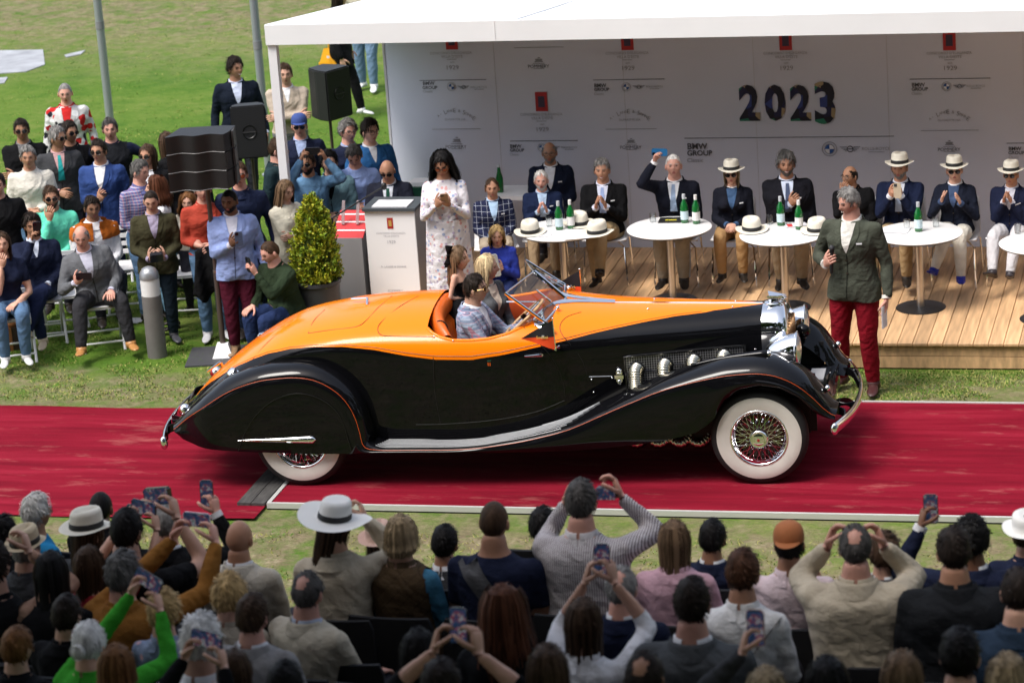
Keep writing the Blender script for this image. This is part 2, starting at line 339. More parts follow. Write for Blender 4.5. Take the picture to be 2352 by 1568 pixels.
def wtext(s, cx, cy, wpx, m=ink, bold=0., parent=bd, plane=None, name='lettering', y=None, hmul=1.):
    """flat lettering whose width is wpx pixels of the backdrop crop"""
    p = aty(*b8(cx, cy), BY) if plane is None else plane
    key = (s, bold)
    if key not in TM: TM[key] = text_mesh(s, 1., bold)
    me0 = TM[key]; me = me0.copy(); me.materials.clear(); me.materials.append(m)
    V = np.zeros(len(me.vertices)*3); me.vertices.foreach_get('co', V); V = V.reshape(-1, 3); w = V[:, 0].max()-V[:, 0].min()
    wid = wpx*.6803/1.088435/217 if plane is None else wpx
    V = (V-[(V[:, 0].max()+V[:, 0].min())/2, (V[:, 1].max()+V[:, 1].min())/2, 0])*(wid/w); V[:, 1] *= hmul
    me.vertices.foreach_set('co', V.ravel()); o = bpy.data.objects.new(name, me); COL.objects.link(o); o.parent = parent
    o.location = (p[0], (BY+.0015+byo(p[0]+wid/2) if y is None else y)-.001, p[2]) if plane is None else p; o.rotation_euler = (pi/2, 0, 0); return o
def wrect(name, cx, cy, w, h, m=ink, d=.003):
    p = aty(*b8(cx, cy), BY); k = .6803/1.088435/217; return bx(name, (p[0], BY+.008+byo(p[0]+w*k/2), p[2]), (w*k, d+.002, h*k), m, bd)
def emblem(cx, cy):
    k = .6803/1.088435/217
    p = aty(*b8(cx, cy), BY); eo = byo(p[0]+22*k); g = bx('emblem', (p[0], BY+.006+eo, p[2]), (44*k, .008, 70*k), red, bd)
    gm = mat('emblem_gold', (.5, .33, .08), rough=.5); dk = mat('emblem_dark', (.05, .03, .06), rough=.5)
    for dx, dz, w, h, m in ((0, -.0, 24, 40, dk), (0, .024, 14, 12, gm), (-.008, -.01, 8, 10, gm), (.01, -.02, 8, 8, gm)):
        bx('emblem_mark', (p[0]+dx, BY+.0008-.0005*w/24+eo, p[2]+dz), (w*k, .003, h*k), m, g)
def concorso(cx, cy, em=True):
    if em: emblem(cx, cy)
    wtext("CONCORSO D'ELEGANZA", cx, cy+46, 155, ink2); wtext("VILLA D'ESTE", cx+3, cy+60, 80, ink2); wrect('rule_line', cx, cy+72, 36, 1.5, ink2)
    wtext('seit', cx+3, cy+82, 16, ink2); wtext('1929', cx+5, cy+101, 44, ink2, hmul=.9)
def ring(name, p, r0, r1, m, parent, n=28, d=.003):
    mb = MB(); an = np.linspace(0, 2*pi, n, endpoint=False); rr = [[(p[0]+r*cos(t), y+byo(p[0]+r0), p[2]+r*sin(t)) for t in an] for r, y in ((r0, BY+.008), (r0, BY+.008-d-.002), (r1, BY+.008-d-.002), (r1, BY+.008))]
    return mb.grid(rr, cu=True, cv=True).build(name, m, parent)
blu = mat('print_blue', (.02, .09, .3), rough=.6); wht = mat('print_white', (.7, .7, .73), rough=.6)
def roundel(cx, cy, r):
    k = .6803/1.088435/217; p = aty(*b8(cx, cy), BY); R = r*k
    g = ring('roundel', p, R*.62, R*.68, ink2, bd); ring('roundel_rim', p, R*.94, R, ink2, g)
    for q in range(4):
        an = np.linspace(q*pi/2, (q+1)*pi/2, 8); poly = [(0, 0)]+[(R*.6*cos(t), R*.6*sin(t)) for t in an]
        MB().prism(poly, -.0, .003, M=np.array([[1, 0, 0, p[0]], [0, 0, -1, BY+.007+byo(p[0]+R)], [0, 1, 0, p[2]], [0, 0, 0, 1]])).build('roundel_quarter', (wht, blu)[q % 2], g)
def wings(cx, cy, w):
    k = .6803/1.088435/217; p = aty(*b8(cx, cy), BY); R = w*.16*k
    g = ring('wing_badge', p, R*.78, R, ink, bd); W2 = w*.5*k
    for s in (-1, 1):
        for j in range(4):
            z = p[2]+R*(.62-j*.42); L2 = W2*(1-.16*j)-R; bx('wing_bar', (p[0]+s*(R+L2/2), BY+.0075+byo(p[0]+W2), z), (L2, .003, R*.13), ink, g)
    bx('wing_bar', (p[0], BY+.0075+byo(p[0]+R), p[2]), (R*1.5, .003, R*.22), ink, g)
def bmw(x0, cx, y, w, hr):
    wrect('rule_line', (hr[0]+hr[1])/2, hr[2], hr[1]-hr[0], 2, ink); s = w/56
    wtext('BMW', x0+23*s, y-7*s, 44*s, ink, .022); wtext('GROUP', x0+28*s, y+8*s, 55*s, ink, .022); wtext('Classic', x0+18*s, y+24*s, 35*s, ink2)
    roundel(cx, y-1, 16*s); wings(cx+46*s, y-1, 44*s); wtext('ROLLS-ROYCE', cx+104*s, y-3, 60*s, ink2); wrect('rule_line', cx+104*s, y+6*s, 34*s, 1.4, ink2)
def pomm(cx, cy):
    wtext('POMMERY', cx, cy+12, 78, ink); k = .6803/1.088435/217; wrect('rule_line', cx, cy+2, 42, 1.5, ink2); wrect('rule_line', cx, cy+21, 40, 1.5, ink2)
    for j, (w, dy) in enumerate(((30, -5), (22, -9), (26, -13), (8, -19))): wrect('crown_mark', cx, cy+dy, w, 3, ink2)
def lange(cx, cy, hr):
    s = 'A. LANGE & SÖHNE'; W2 = 70
    for i, ch in enumerate(s):
        if ch == ' ': continue
        t = (i/(len(s)-1)-.5)*2; o = wtext(ch, cx+t*W2, cy-18+26*t*t, 3 if ch == '.' else 9, ink2); o.rotation_euler = (pi/2, t*.62, 0)
    wtext('GLASHÜTTE I/SA', cx, cy+12, 78, ink2); wrect('rule_line', (hr[0]+hr[1])/2, hr[2], hr[1]-hr[0], 1.6, ink2)
for cx in (245, 893, 1475, 2077): concorso(cx, 32)
bmw(130, 244, 206, 56, (128, 376, 178)); bmw(772, 890, 204, 56, (770, 1028, 176)); bmw(1940, 2067, 202, 58, (1940, 2218, 173)); bmw(462, 580, 427, 54, (462, 712, 401)); bmw(2296, 2430, 436, 56, (2295, 2500, 409))
bmw(1114, 1637, 432, 92, (1113, 1858, 388))
pomm(568, 115); pomm(263, 412); pomm(907, 412); pomm(2077, 420); wrect('rule_line', 568, 58, 180, 1.6, ink2)
lange(260, 310, (175, 355, 358)); lange(903, 310, (815, 1000, 358)); lange(2077, 312, (1980, 2178, 363)); concorso(578, 257)
def mosaic():
    m = mat('mosaic_print', (.05, .05, .1), rough=.6); N, L, b = nodes(m); co = N.new('ShaderNodeTexCoord').outputs['Object']
    v = N.new('ShaderNodeTexVoronoi'); v.inputs['Scale'].default_value = 9; L.new(co, v.inputs['Vector']); s = N.new('ShaderNodeSeparateColor'); L.new(v.outputs['Color'], s.inputs[0])
    r = N.new('ShaderNodeValToRGB'); r.color_ramp.interpolation = 'CONSTANT'; e = r.color_ramp.elements
    for i, (p, c) in enumerate(((0, (.012, .012, .05)), (.3, (.01, .01, .02)), (.5, (.02, .17, .1)), (.68, (.03, .05, .2)), (.82, (.33, .25, .14)), (.93, (.02, .25, .12)))):
        x = e[i] if i < 2 else e.new(p); x.position = p; x.color = (*c, 1)
    L.new(s.outputs[0], r.inputs[0]); L.new(r.outputs[0], b.inputs['Base Color']); return m
for ch, cx in zip('2023', (1342, 1437, 1530, 1620)): wtext(ch, cx, 261, 74, mosaic(), .045, name='year_numeral', hmul=1.18)
# ================================================================= the car (x forward, -y = side seen, z up)
CARYAW = .06
CROOT = np.array([-.72*sin(CARYAW), .72*cos(CARYAW), 0.])
car = thing('roadster', 'long orange and black open roadster with whitewall tyres on the red carpet', 'car', tuple(CROOT), CARYAW)
_ex = np.array([cos(CARYAW), sin(CARYAW), 0]); _ey = np.array([-sin(CARYAW), cos(CARYAW), 0])
def cl(v): return np.array([v@_ex, v@_ey, v[2]])
CAMC = cl(CAM-CROOT)
CROP = {'A': (380, 640), 'B': (1040, 560), 'C': (1400, 640)}
def cpix(c, p): o = CROP[c]; return (o[0]+p[0]*800/2091)/1.088435, (o[1]+p[1]*800/2091)/1.088435
def onplane(c, p, y): d = cl(ray(*cpix(c, p))); return CAMC+d*((y-CAMC[1])/d[1])
black = mat('black_paint', (.004, .004, .005), rough=.035, coat=0., spec=.32)
orange = mat('orange_paint', (.93, .205, .004), rough=.14, coat=.05, spec=.3)
chrome = mat('chrome', (.82, .83, .85), rough=.05, metal=1)
dark = mat('seam_dark', (.006, .004, .003), rough=.6)
leather = mat('orange_leather', (.62, .11, .008), rough=.38, bump=.12, bscale=90, var=.08)
inner_m = mat('interior_leather', (.4, .055, .01), rough=.5)
pinm = mat('orange_pinstripe', (.6, .085, .008), rough=.4)
WX = [-5.12, -5.0, -4.8, -4.5, -4.0, -3.5, -3.0, -2.5, -2.0, -1.7, -1.2, -.6, -.1, .05]; WW = [.12, .28, .42, .53, .63, .67, .69, .70, .68, .63, .50, .38, .28, .26]
TX = [-5.12, -5.04, -4.89, -4.74, -4.56, -4.35, -4.15, -3.94, -3.66, -3.45, -3.24, -2.98, -2.84, -1.9, -1.7, -1.64, -1.25, -.6, .05]
TZ = [.44, .55, .71, .845, .98, 1.117, 1.232, 1.30, 1.352, 1.382, 1.406, 1.418, 1.418, 1.43, 1.405, 1.392, 1.357, 1.342, 1.328]
BXs = [-5.12, -4.9, -4.5, -4.0, -3.5, -3.0, -2.4, -2.0, -1.7, -1.2, -.6, .05]; BZs = [.42, .6, .9, 1.1, 1.15, 1.09, 1.05, 1.07, 1.1, 1.12, 1.12, 1.13]
NX = [-5.1, -3.5, -2.5, -1.5, 0]; NN = [2.0, 2.25, 2.4, 2.25, 2.3]
def smo(x, X, Y):   # smoothed table
    return np.mean([np.interp(x+d, X, Y) for d in (-.12, -.06, 0, .06, .12)], 0)
def sect(x, t):
    """outer section point for t in 0..1 (0 bottom, .45 belt, 1 centre top)"""
    w = smo(x, WX, WW); zt = smo(x, TX, TZ); zb = min(smo(x, BXs, BZs), zt-.03); n = np.interp(x, NX, NN); z0 = .33
    t = np.asarray(t, float); lo = np.clip(t/.45, 0, 1); a = np.clip((t-.45)/.55, 0, 1)*pi/2
    y = np.where(t < .45, w*(1-.05*(1-lo)**2), w*np.cos(a)**(2/n)); z = np.where(t < .45, z0+(zb-z0)*lo, zb+(zt-zb)*np.sin(a)**(2/n))
    return np.stack([np.full_like(t, x), -y, z], -1)
XS = np.unique(np.r_[np.linspace(-5.12, -2.78, 66), np.linspace(-2.78, -1.84, 36), np.linspace(-1.84, 0, 52)])
TT = np.linspace(0, 1, 61)
def bvh_of(rows):
    nu, nv = len(rows), len(rows[0]); V = [Vector(p) for r in rows for p in r]
    return BVHTree.FromPolygons(V, [(i*nv+j, i*nv+j+1, (i+1)*nv+j+1, (i+1)*nv+j) for i in range(nu-1) for j in range(nv-1)])
_full = [np.vstack([sect(x, TT), sect(x, TT)[::-1][1:]*np.array([1, -1, 1])]) for x in XS]
BODY = bvh_of(_full)
def hit(c, p, off=0.):
    d = Vector(cl(ray(*cpix(c, p)))); h = BODY.ray_cast(Vector(CAMC), d)
    if h[0] is None:
        h = BODY.find_nearest(Vector(onplane(c, p, -.3)))
    n = h[1] if h[1].y < .2 or h[1].z > 0 else -h[1]
    if n.dot(d) > 0: n = -n
    return np.array(h[0]+n*off)
def hits(c, pts, off=0., n=None):
    P = [hit(c, p, off) for p in pts]; return spline(P, n) if n else np.array(P)
SPL = np.vstack([hits('A', [(312, 880), (380, 825), (480, 760), (560, 715), (660, 672), (760, 635), (900, 605), (1050, 592), (1250, 592), (1450, 612), (1650, 650), (1850, 677), (2091, 678)]),
                 hits('B', [(400, 880), (550, 858), (700, 825), (850, 790), (1000, 755), (1150, 715), (1300, 680), (1500, 637), (1700, 600), (1900, 575)]), hits('C', [(1000, 355), (1200, 328), (1290, 316)])])
RIM = hits('B', [(45, 640), (60, 668), (100, 712), (160, 745), (250, 765), (350, 765), (480, 752), (600, 720), (700, 672), (760, 648), (790, 640)])
def zsplit(x): return np.interp(x, SPL[:, 0], SPL[:, 2])
def tsolve(x, z):
    Z = sect(x, TT)[:, 2]; return float(np.interp(z, Z, TT))
def ts(x):
    if x > -.02: return .999
    if x < -4.95: return min(.999, tsolve(x, .60)+.3*smooth(-4.95, -5.1, x))
    return tsolve(x, zsplit(x))
RX0, RX1 = -2.79, -1.83
def tr_(x): return tsolve(x, np.interp(x, RIM[:, 0], RIM[:, 2]))
def body_patch(xs, t0, t1, n):
    return [sect(x, np.linspace(t0(x), t1(x), n)) for x in xs]
def mir(rows): return [[p*np.array([1, -1, 1]) for p in r] for r in rows]
mb = MB()
lowr = body_patch(XS, lambda x: 0, ts, 22); mb.grid(lowr); mb.grid(mir(lowr)); mb.build('lower_body', black, car, angle=180)
mb = MB()
for xs in (XS[XS <= RX0+.011], XS[XS >= RX1-.011]):
    r = body_patch(xs, ts, lambda x: 1., 20); mb.grid(r); mb.grid(mir(r))
mb.build('upper_body', orange, car, angle=180)
xs = XS[(XS >= RX0-.011) & (XS <= RX1+.011)]; mb = MB(); dr = body_patch(xs, ts, lambda x: min(tr_(x), .995), 12); mb.grid(dr).build('door_top', orange, car, angle=180); MB().grid(mir(dr)).build('door_top', orange, car, angle=180)
lip = np.array([r[-1] for r in dr]); 
for sg in (1, -1): MB().tube(lip*np.array([1, sg, 1])+np.array([0, .012*sg, 0]), .016, 8).build('cockpit_rim', orange, car, angle=180)
# cockpit tub
def tub():
    m = MB(); rows = []
    for x in xs:
        p = sect(x, np.array([min(tr_(x), .99)]))[0]; y = -p[1]-.03; rows.append([(x, -y, p[2]-.004), (x, -y+.04, p[2]-.12), (x, -y+.05, .75), (x, -.3, .72), (x, .3, .72), (x, y-.05, .75), (x, y-.04, p[2]-.12), (x, y, p[2]-.004)])
    m.grid(rows); m.build('cockpit_lining', inner_m, car)
    MB().box((-1.86, 0, 1.2), (.1, .98, .26)).build('dashboard', inner_m, car)
tub()
# seat
sb = thing('seat', '', '', (0, 0, 0)); sb.parent = car
mb = MB(); rows = []
for y in np.linspace(-.54, .54, 61):
    e = abs(y)/.54; rr = .085*(1-.3*e**4); fl = .012*abs(sin(y*22)); top = 1.40-.15*e**3.2; xx = -2.80+.16*e**3
    prof = []
    for k, a in enumerate(np.linspace(pi*1.0, -.35*pi, 12)): prof.append((xx+rr*cos(a)*(.8)+.03, y, top-rr+rr*sin(a)+fl*.4))
    for k, z in enumerate(np.linspace(top-.2, .9, 6)): prof.append((xx+.11+fl+.05*k/5, y, z))
    rows.append(prof)
mb.grid(rows); mb.build('seat_back', leather, sb, angle=180)
for yy in (-.27, .27): MB().box((-2.42, yy, .80), (.5, .5, .16)).build('seat_cushion', leather, sb)
for k in (.40, -.40):
    P = [rows[i][j] for i, j in ((int(30+k/.54*30), jj) for jj in range(3, 16))]; MB().tube(np.array(P)+np.array([.004, 0, .004]), .006, 6).build('piping', dark, sb)
# ---- fenders
EP = [(-5.02, .478), (-4.982, .504), (-4.822, .62), (-4.607, .748), (-4.396, .855), (-4.19, .921), (-3.988, .946), (-3.855, .949), (-3.724, .926), (-3.598, .861), (-3.5, .765), (-3.432, .636), (-3.397, .5), (-3.378, .40), (-3.324, .347), (-3.18, .3425), (-2.88, .343), (-2.489, .347), (-2.094, .388), (-1.832, .434), (-1.569, .499), (-1.306, .604), (-1.044, .716), (-.784, .813), (-.527, .877), (-.273, .918), (-.095, .934), (.03, .9355), (.179, .908), (.314, .8434), (.423, .75), (.519, .644), (.591, .584), (.628, .572)]
ES = spline(EP, 150); ex_, ez_ = ES[:, 0], ES[:, 1]
SBX = [-5.02, -5.0, -4.965, -4.78, -4.54, -4.245, -3.845, -3.446, -2.884, -2.1, -1.58, -1.268, -1.01, -.753, -.5206, -.416, -.349, -.279, -.15, .03, .2, .349, .468, .56, .63]
SBZ = [.47, .452, .407, .372, .3495, .334, .318, .3157, .3207, .3176, .33, .353, .382, .421, .4795, .545, .611, .757, .85, .887, .86, .777, .631, .57, .555]
def fender(sg):
    T = np.gradient(ES, axis=0); T /= np.linalg.norm(T, axis=1)[:, None]; Nn = np.stack([-T[:, 1], T[:, 0]], 1)
    s = ex_; rb = smooth(-3.42, -3.30, s)*(1-smooth(-2.3, -1.1, s))      # 1 on the running board
    h = np.interp(s, [-5.0, -4.9, -4.5, -3.45, -3.37, -3.3, -3.18, -2.3, -1.7, -1.3, -1.0, -.6, -.25, .1, .35, .63], [.05, .07, .135, .135, .11, .06, .018, .018, .05, .075, .078, .105, .145, .15, .125, .055])
    yo = .88-.16*(1-smooth(-5.03, -4.65, s))-.10*smooth(.3, .64, s)
    yi = np.interp(s, [-5.0, -4.4, -3.4, -3.2, -1.9, -1.2, -.6, .6], [.40, .5, .6, .62, .58, .46, .4, .40])
    rows = []
    for i in range(len(ES)):
        r = []
        for a in np.linspace(0, pi/2, 9):      # roll over from lip to crown
            ww = .26*(1-rb[i])+.05*rb[i]; ww = min(ww, (yo[i]-yi[i])*.55); o = h[i]*sin(a)**.85; y = yo[i]-ww*(1-cos(a)); r.append((ES[i, 0]+Nn[i, 0]*o, y, ES[i, 1]+Nn[i, 1]*o))
        y1 = r[-1][1]
        for k in (.2, .4, .6, .8, 1.):
            o = h[i]*(1-(.55+.9*(1-rb[i]))*k*k*.75)+.01*rb[i]*k; r.append((ES[i, 0]+Nn[i, 0]*o, y1+(yi[i]-.06-y1)*k, ES[i, 1]+Nn[i, 1]*o))
        rows.append([(p[0], sg*p[1], p[2]) for p in r])
    f = thing('fender', '', ''); f.parent = car
    MB().grid(rows).build('fender_shell', black, f, angle=180)
    zb = np.minimum(np.interp(s, SBX, SBZ), ez_-.012); rk = []
    for i in range(len(ES)):
        rk.append([(ES[i, 0], sg*(yo[i]+.012*sin(pi*k)-.014*k*k), ez_[i]+(zb[i]-ez_[i])*k) for k in np.linspace(0, 1, 9)]+[(ES[i, 0], sg*(yo[i]-.05), zb[i]+.004)])
    MB().grid(rk).build('fender_skirt', black, f, angle=60)
    # pinstripe just above the lip and the bright bead below it
    q = np.array([r[1] for r in rows])*.5+np.array([r[2] for r in rows])*.5; q[:, 1] += sg*.0015
    MB().tube(q, .0023, 5).build('pinstripe', pinm, f)
    return rows, yo
FN, FYO = fender(-1); FF, _ = fender(1)
FB = bvh_of(FN)
def fhit(c, p, off=.004):
    d = Vector(cl(ray(*cpix(c, p)))); h = FB.ray_cast(Vector(CAMC), d); n = h[1] if h[1].dot(d) < 0 else -h[1]; return np.array(h[0]+n*off)
# running board strips
strip_m = mat('board_strip', (.5, .51, .53), rough=.28, metal=.6)
for sg in (-1, 1):
    for k in range(8):
        y = .845-k*.031; x1 = -1.34-.30*(1-k/7.)
        xs_ = np.linspace(-3.235+.012*k, x1, 40); P = []
        for x in xs_:
            h = BVHTree.ray_cast(FB, Vector((x, -y, 2)), Vector((0, 0, -1))); P.append((x, sg*y, (h[0].z if h[0] else .36)+.006))
        MB().tube(P, .005, 6).build('running_board_strip', strip_m, car)
# spat seam and dart on the rear skirts
for sg in (-1, 1):
    arc = [(-4.42, .36), (-4.36, .5), (-4.25, .66), (-4.1, .79), (-3.94, .855), (-3.8, .86), (-3.66, .81), (-3.55, .72), (-3.49, .6), (-3.455, .45), (-3.44, .34)]
    MB().tube([(x, sg*.893, z) for x, z in spline(arc, 40)], .0028, 5).build('spat_seam', mat('seam_gloss', (.010, .010, .010), rough=.3), car)
    rows = []
    for x in np.linspace(-4.416, -3.735, 26):
        u = (x+4.416)/.681; r = .003+.031*u**.85; r *= sqrt(max(0, 1-max(0, (u-.95)/.05)**2))
        rows.append([(x, sg*(.885+.022*sin(a)*min(1, r/.02)), .448+.003*u+r*cos(a)) for a in np.linspace(0, pi, 9)])
    MB().grid(rows).build('chrome_dart', chrome, car, angle=180)
# chassis and underbody: black blocks added to darken the underside
under = mat('underbody', (.008, .008, .009), rough=.7)
mb = MB(); mb.box((-2.2, 0, .36), (4.9, .9, .16)); mb.box((-1.9, 0, .5), (4.6, 1.0, .3)); mb.build('chassis', under, car)
for x in (-3.9, 0): MB().tube([(x, -.7, .41), (x, .7, .41)], .04, 10).build('axle', under, car)
for sg in (-1, 1):
    MB().box((-3.9, sg*.52, .62), (1.0, .02, .6)).build('wheel_well', under, car); MB().box((-.05, sg*.44, .6), (1.0, .02, .5)).build('wheel_well', under, car)
# ---- wheels
tyre = mat('tyre_rubber', (.014, .014, .015), rough=.7, bump=.1); ww_ = mat('whitewall', (.62, .6, .55), rough=.55, var=.05)
drum = mat('brake_drum', (.06, .016, .008), rough=.5)
def wheel_meshes():
    M = {}
    pr = [(.225, -.05), (.245, -.075), (.30, -.086), (.352, -.08), (.385, -.068), (.402, -.045), (.407, 0), (.402, .045), (.385, .068), (.352, .08), (.30, .086), (.245, .075), (.225, .05)]
    M['tyre'] = MB().lathe(pr, (0, 0, 0), (0, 1, 0), 64, caps=False).mesh('tyre', tyre, angle=180, fixn=True)
    M['whitewall'] = MB().lathe([(.236, .079), (.26, .0835), (.30, .0875), (.335, .0855), (.352, .0815)], (0, 0, 0), (0, -1, 0), 64, caps=False).mesh('whitewall', ww_, angle=180)
    M['rim'] = MB().lathe([(.245, .072), (.243, .083), (.232, .085), (.222, .074), (.212, .055), (.2, .045), (.196, .02), (.2, -.03), (.235, -.07)], (0, 0, 0), (0, -1, 0), 64, caps=False).mesh('rim', chrome, angle=180)
    M['hub'] = MB().lathe([(.0, -.04), (.06, -.04), (.085, -.01), (.07, .03), (.064, .06), (.062, .085), (.078, .087), (.08, .1), (.074, .108), (.07, .112), (.0, .113)], (0, 0, 0), (0, -1, 0), 32, caps=False).mesh('hub', chrome)
    M['hub_nut'] = MB().lathe([(.0, .112), (.052, .112), (.05, .128), (.035, .131), (0, .131)], (0, 0, 0), (0, -1, 0), 8, caps=False).mesh('hub_nut', chrome, angle=20)
    M['hub_badge'] = MB().lathe([(0, .1305), (.012, .1315), (.01, .134), (0, .134)], (0, 0, 0), (0, -1, 0), 12, caps=False).mesh('hub_badge', mat('badge_red', (.3, .01, .01), rough=.3))
    M['drum'] = MB().lathe([(0, -.03), (.185, -.03), (.19, .0), (.17, .012), (0, .012)], (0, 0, 0), (0, -1, 0), 40, caps=False).mesh('brake_drum', drum)
    sp = []
    for k in range(4):
        r0, y0, tw = ((.064, -.068, .5), (.064, -.068, -.5), (.078, -.005, .42), (.078, -.005, -.42))[k]
        sp.append(MB().tube([(r0*sin(tw), y0, r0*cos(tw)), (.2*sin(-tw*.12), -.05+.012*(k > 1), .2*cos(tw*.12))], .0027, 5).mesh('spoke', chrome))
    return M, sp
WM, SPK = wheel_meshes()
def wheel(x, sg, spokes=True):
    w = thing('wheel', '', '', (x, sg*.72, .407), 0 if sg < 0 else pi); w.parent = car
    for k, me in WM.items(): link(me, me.name, w)
    n = 18 if spokes else 9
    for i in range(n):
        for k in range(4): link(SPK[k], 'spoke', w, rot=(0, (i+.25*k)*2*pi/n, 0))
    return w
wheel(0, -1); wheel(-3.9, -1); wheel(0, 1, False); wheel(-3.9, 1, False)
# ---- seams traced on the body
def seam(c, pts, r=.0032, m=dark, n=40, off=.0005, name='panel_seam'): MB().tube(hits(c, pts, off, n), r, 5).build(name, m, car)
seam('B', [(705, 675), (800, 775), (870, 850), (930, 950), (965, 1050), (975, 1130)]); seam('B', [(108, 745), (113, 885), (125, 1100), (160, 1300)])
seam('B', [(1080, 575), (1000, 600), (955, 635), (940, 680), (960, 730), (1000, 775), (1080, 880), (1120, 990)]); seam('A', [(1020, 505), (1150, 485), (1330, 462), (1400, 420), (1480, 335), (1568, 262)])
seam('A', [(1740, 262), (1620, 330), (1500, 430), (1475, 475), (1490, 510), (1540, 523), (1840, 527)]); seam('A', [(1020, 505), (1060, 420), (1130, 350)], .003); seam('A', [(660, 672), (760, 560), (900, 450)], .003)
black_l = mat('black_line', (.01, .004, .002), rough=.4)
off_s = SPL.copy(); P = np.array([sect(x, np.array([min(.99, ts(x)+.022)]))[0] for x in np.linspace(-4.6, -.5, 140)]); MB().tube(P+np.array([0, -.001, .001]), .0022, 5).build('coachline', black_l, car)
MB().tube(hits('B', [(0, 1308), (160, 1306), (400, 1290), (600, 1265), (800, 1220), (970, 1152)], .002, 50), .0028, 6).build('sill_bead', mat('seam_gloss', (.010, .010, .010), rough=.3), car)
# ---- hood: centre hinge, studs, mesh panel, pipes
MB().tube(hits('C', [(-350, 300), (365, 304), (800, 306), (1325, 308)], .003, 40), .007, 6).build('hood_hinge', chrome, car)
def stud(p, r=.009, name='stud'): MB().ball(p, r, 8, 6).build(name, chrome, car, angle=180)
for q in ((617, 283), (1147, 297), (575, 349), (1128, 335), (207, 805), (340, 795), (220, 888), (226, 973), (1275, 608)): stud(hit('C', q, .004))
for q in ((243, 763), (118, 738)): stud(hit('B', q, .006), .008)
TOPP = [(418, 655), (600, 638), (900, 608), (1205, 581)]; BOTP = [(440, 868), (640, 835), (930, 790), (1222, 745)]
t_, b_2 = hits('C', TOPP, .012, 30), hits('C', BOTP, .012, 30)
def grille_mat():
    m = mat('mesh_grille', (.05, .05, .055), rough=.35, metal=.6); N, L, b = nodes(m); co = N.new('ShaderNodeTexCoord').outputs['Object']
    mp = N.new('ShaderNodeMapping'); mp.inputs['Rotation'].default_value = (0, radians(45), 0); mp.inputs['Scale'].default_value = (70, 0.01, 70); L.new(co, mp.inputs[0])
    ck = N.new('ShaderNodeTexChecker'); ck.inputs['Scale'].default_value = 1.; ck.inputs[1].default_value = (.3, .3, .31, 1); ck.inputs[2].default_value = (.008, .008, .009, 1); L.new(mp.outputs[0], ck.inputs[0])
    L.new(ck.outputs[0], b.inputs['Base Color']); bumped(N, L, b, ck.outputs['Fac'], .6, .006); return m
hp_ = thing('hood_panel', '', ''); hp_.parent = car
gr = [[t_[i]+(b_2[i]-t_[i])*k for k in np.linspace(0, 1, 8)] for i in range(30)]
for i in range(30):
    for k in range(8): gr[i][k] = gr[i][k]*1.0
MB().grid(gr).build('mesh_screen', grille_mat(), hp_, angle=180)
fmt = mat('panel_frame', (.05, .05, .052), rough=.22, metal=.8)
MB().tube(np.vstack([t_, b_2[::-1]]), .011, 8, closed=True).build('screen_frame', fmt, hp_)
mid = hits('C', [(430, 770), (560, 742), (650, 742), (760, 700), (850, 706), (960, 672), (1120, 655)], .02, 40); MB().tube(mid, .007, 6).build('screen_bar', fmt, hp_)
for q in ((470, 650), (560, 641), (660, 632), (760, 622), (860, 612), (1010, 598), (1120, 588)): MB().ball(hit('C', q, .02), .004, 6, 4).build('rivet', chrome, hp_)
pipe_m = mat('flex_pipe', (.62, .58, .47), rough=.22, metal=1)
def corr(P, r, n=26):
    P = spline(P, n*4); rad = r*(1+.085*np.sin(np.arange(n*4)*pi/2)); return P, rad
for q, drop in (((503, 735), .42), ((688, 706), .42), (((876, 680)), .42), ((1072, 650), .4)):
    p = hit('C', q, .0); P, rad = corr([p+np.array([.02, .05, .0]), p+np.array([0, -.05, .0]), p+np.array([0, -.105, -.06]), p+np.array([.005, -.12, -.2]), p+np.array([.01, -.10, -drop])], .058, 40)
    MB().tube(P, rad, 14).build('exhaust_pipe', pipe_m, hp_, angle=180)
    MB().tube([p+np.array([.012*0+.06*cos(a)+.004, -.028, .062*sin(a)]) for a in np.linspace(0, 2*pi, 20, endpoint=False)], .012, 6, closed=True).build('pipe_collar', fmt, hp_)
for x in (-1.09, -.9, -.72, -.56):
    P, rad = corr([(x-.09, -.3, .42), (x-.06, -.42, .29), (x+.02, -.46, .25), (x+.09, -.42, .3), (x+.11, -.3, .42)], .045, 22); MB().tube(P, rad, 10).build('lower_exhaust_pipe', pipe_m, hp_, angle=180)
lt = hit('C', (388, 780), .012); mb = MB(); mb.box(lt, (.05, .03, .09)); mb.ball(lt+np.array([0, -.012, .05]), (.026, .02, .022)); mb.ball(lt+np.array([0, -.012, -.05]), (.022, .02, .03)); mb.box(lt+np.array([0, -.02, 0]), (.075, .02, .03)); mb.build('hood_latch', chrome, car)
MB().tube(hits('C', [(190, 787), (270, 785), (340, 783)], .003, 10), .003, 5).build('hood_line', strip_m, car)
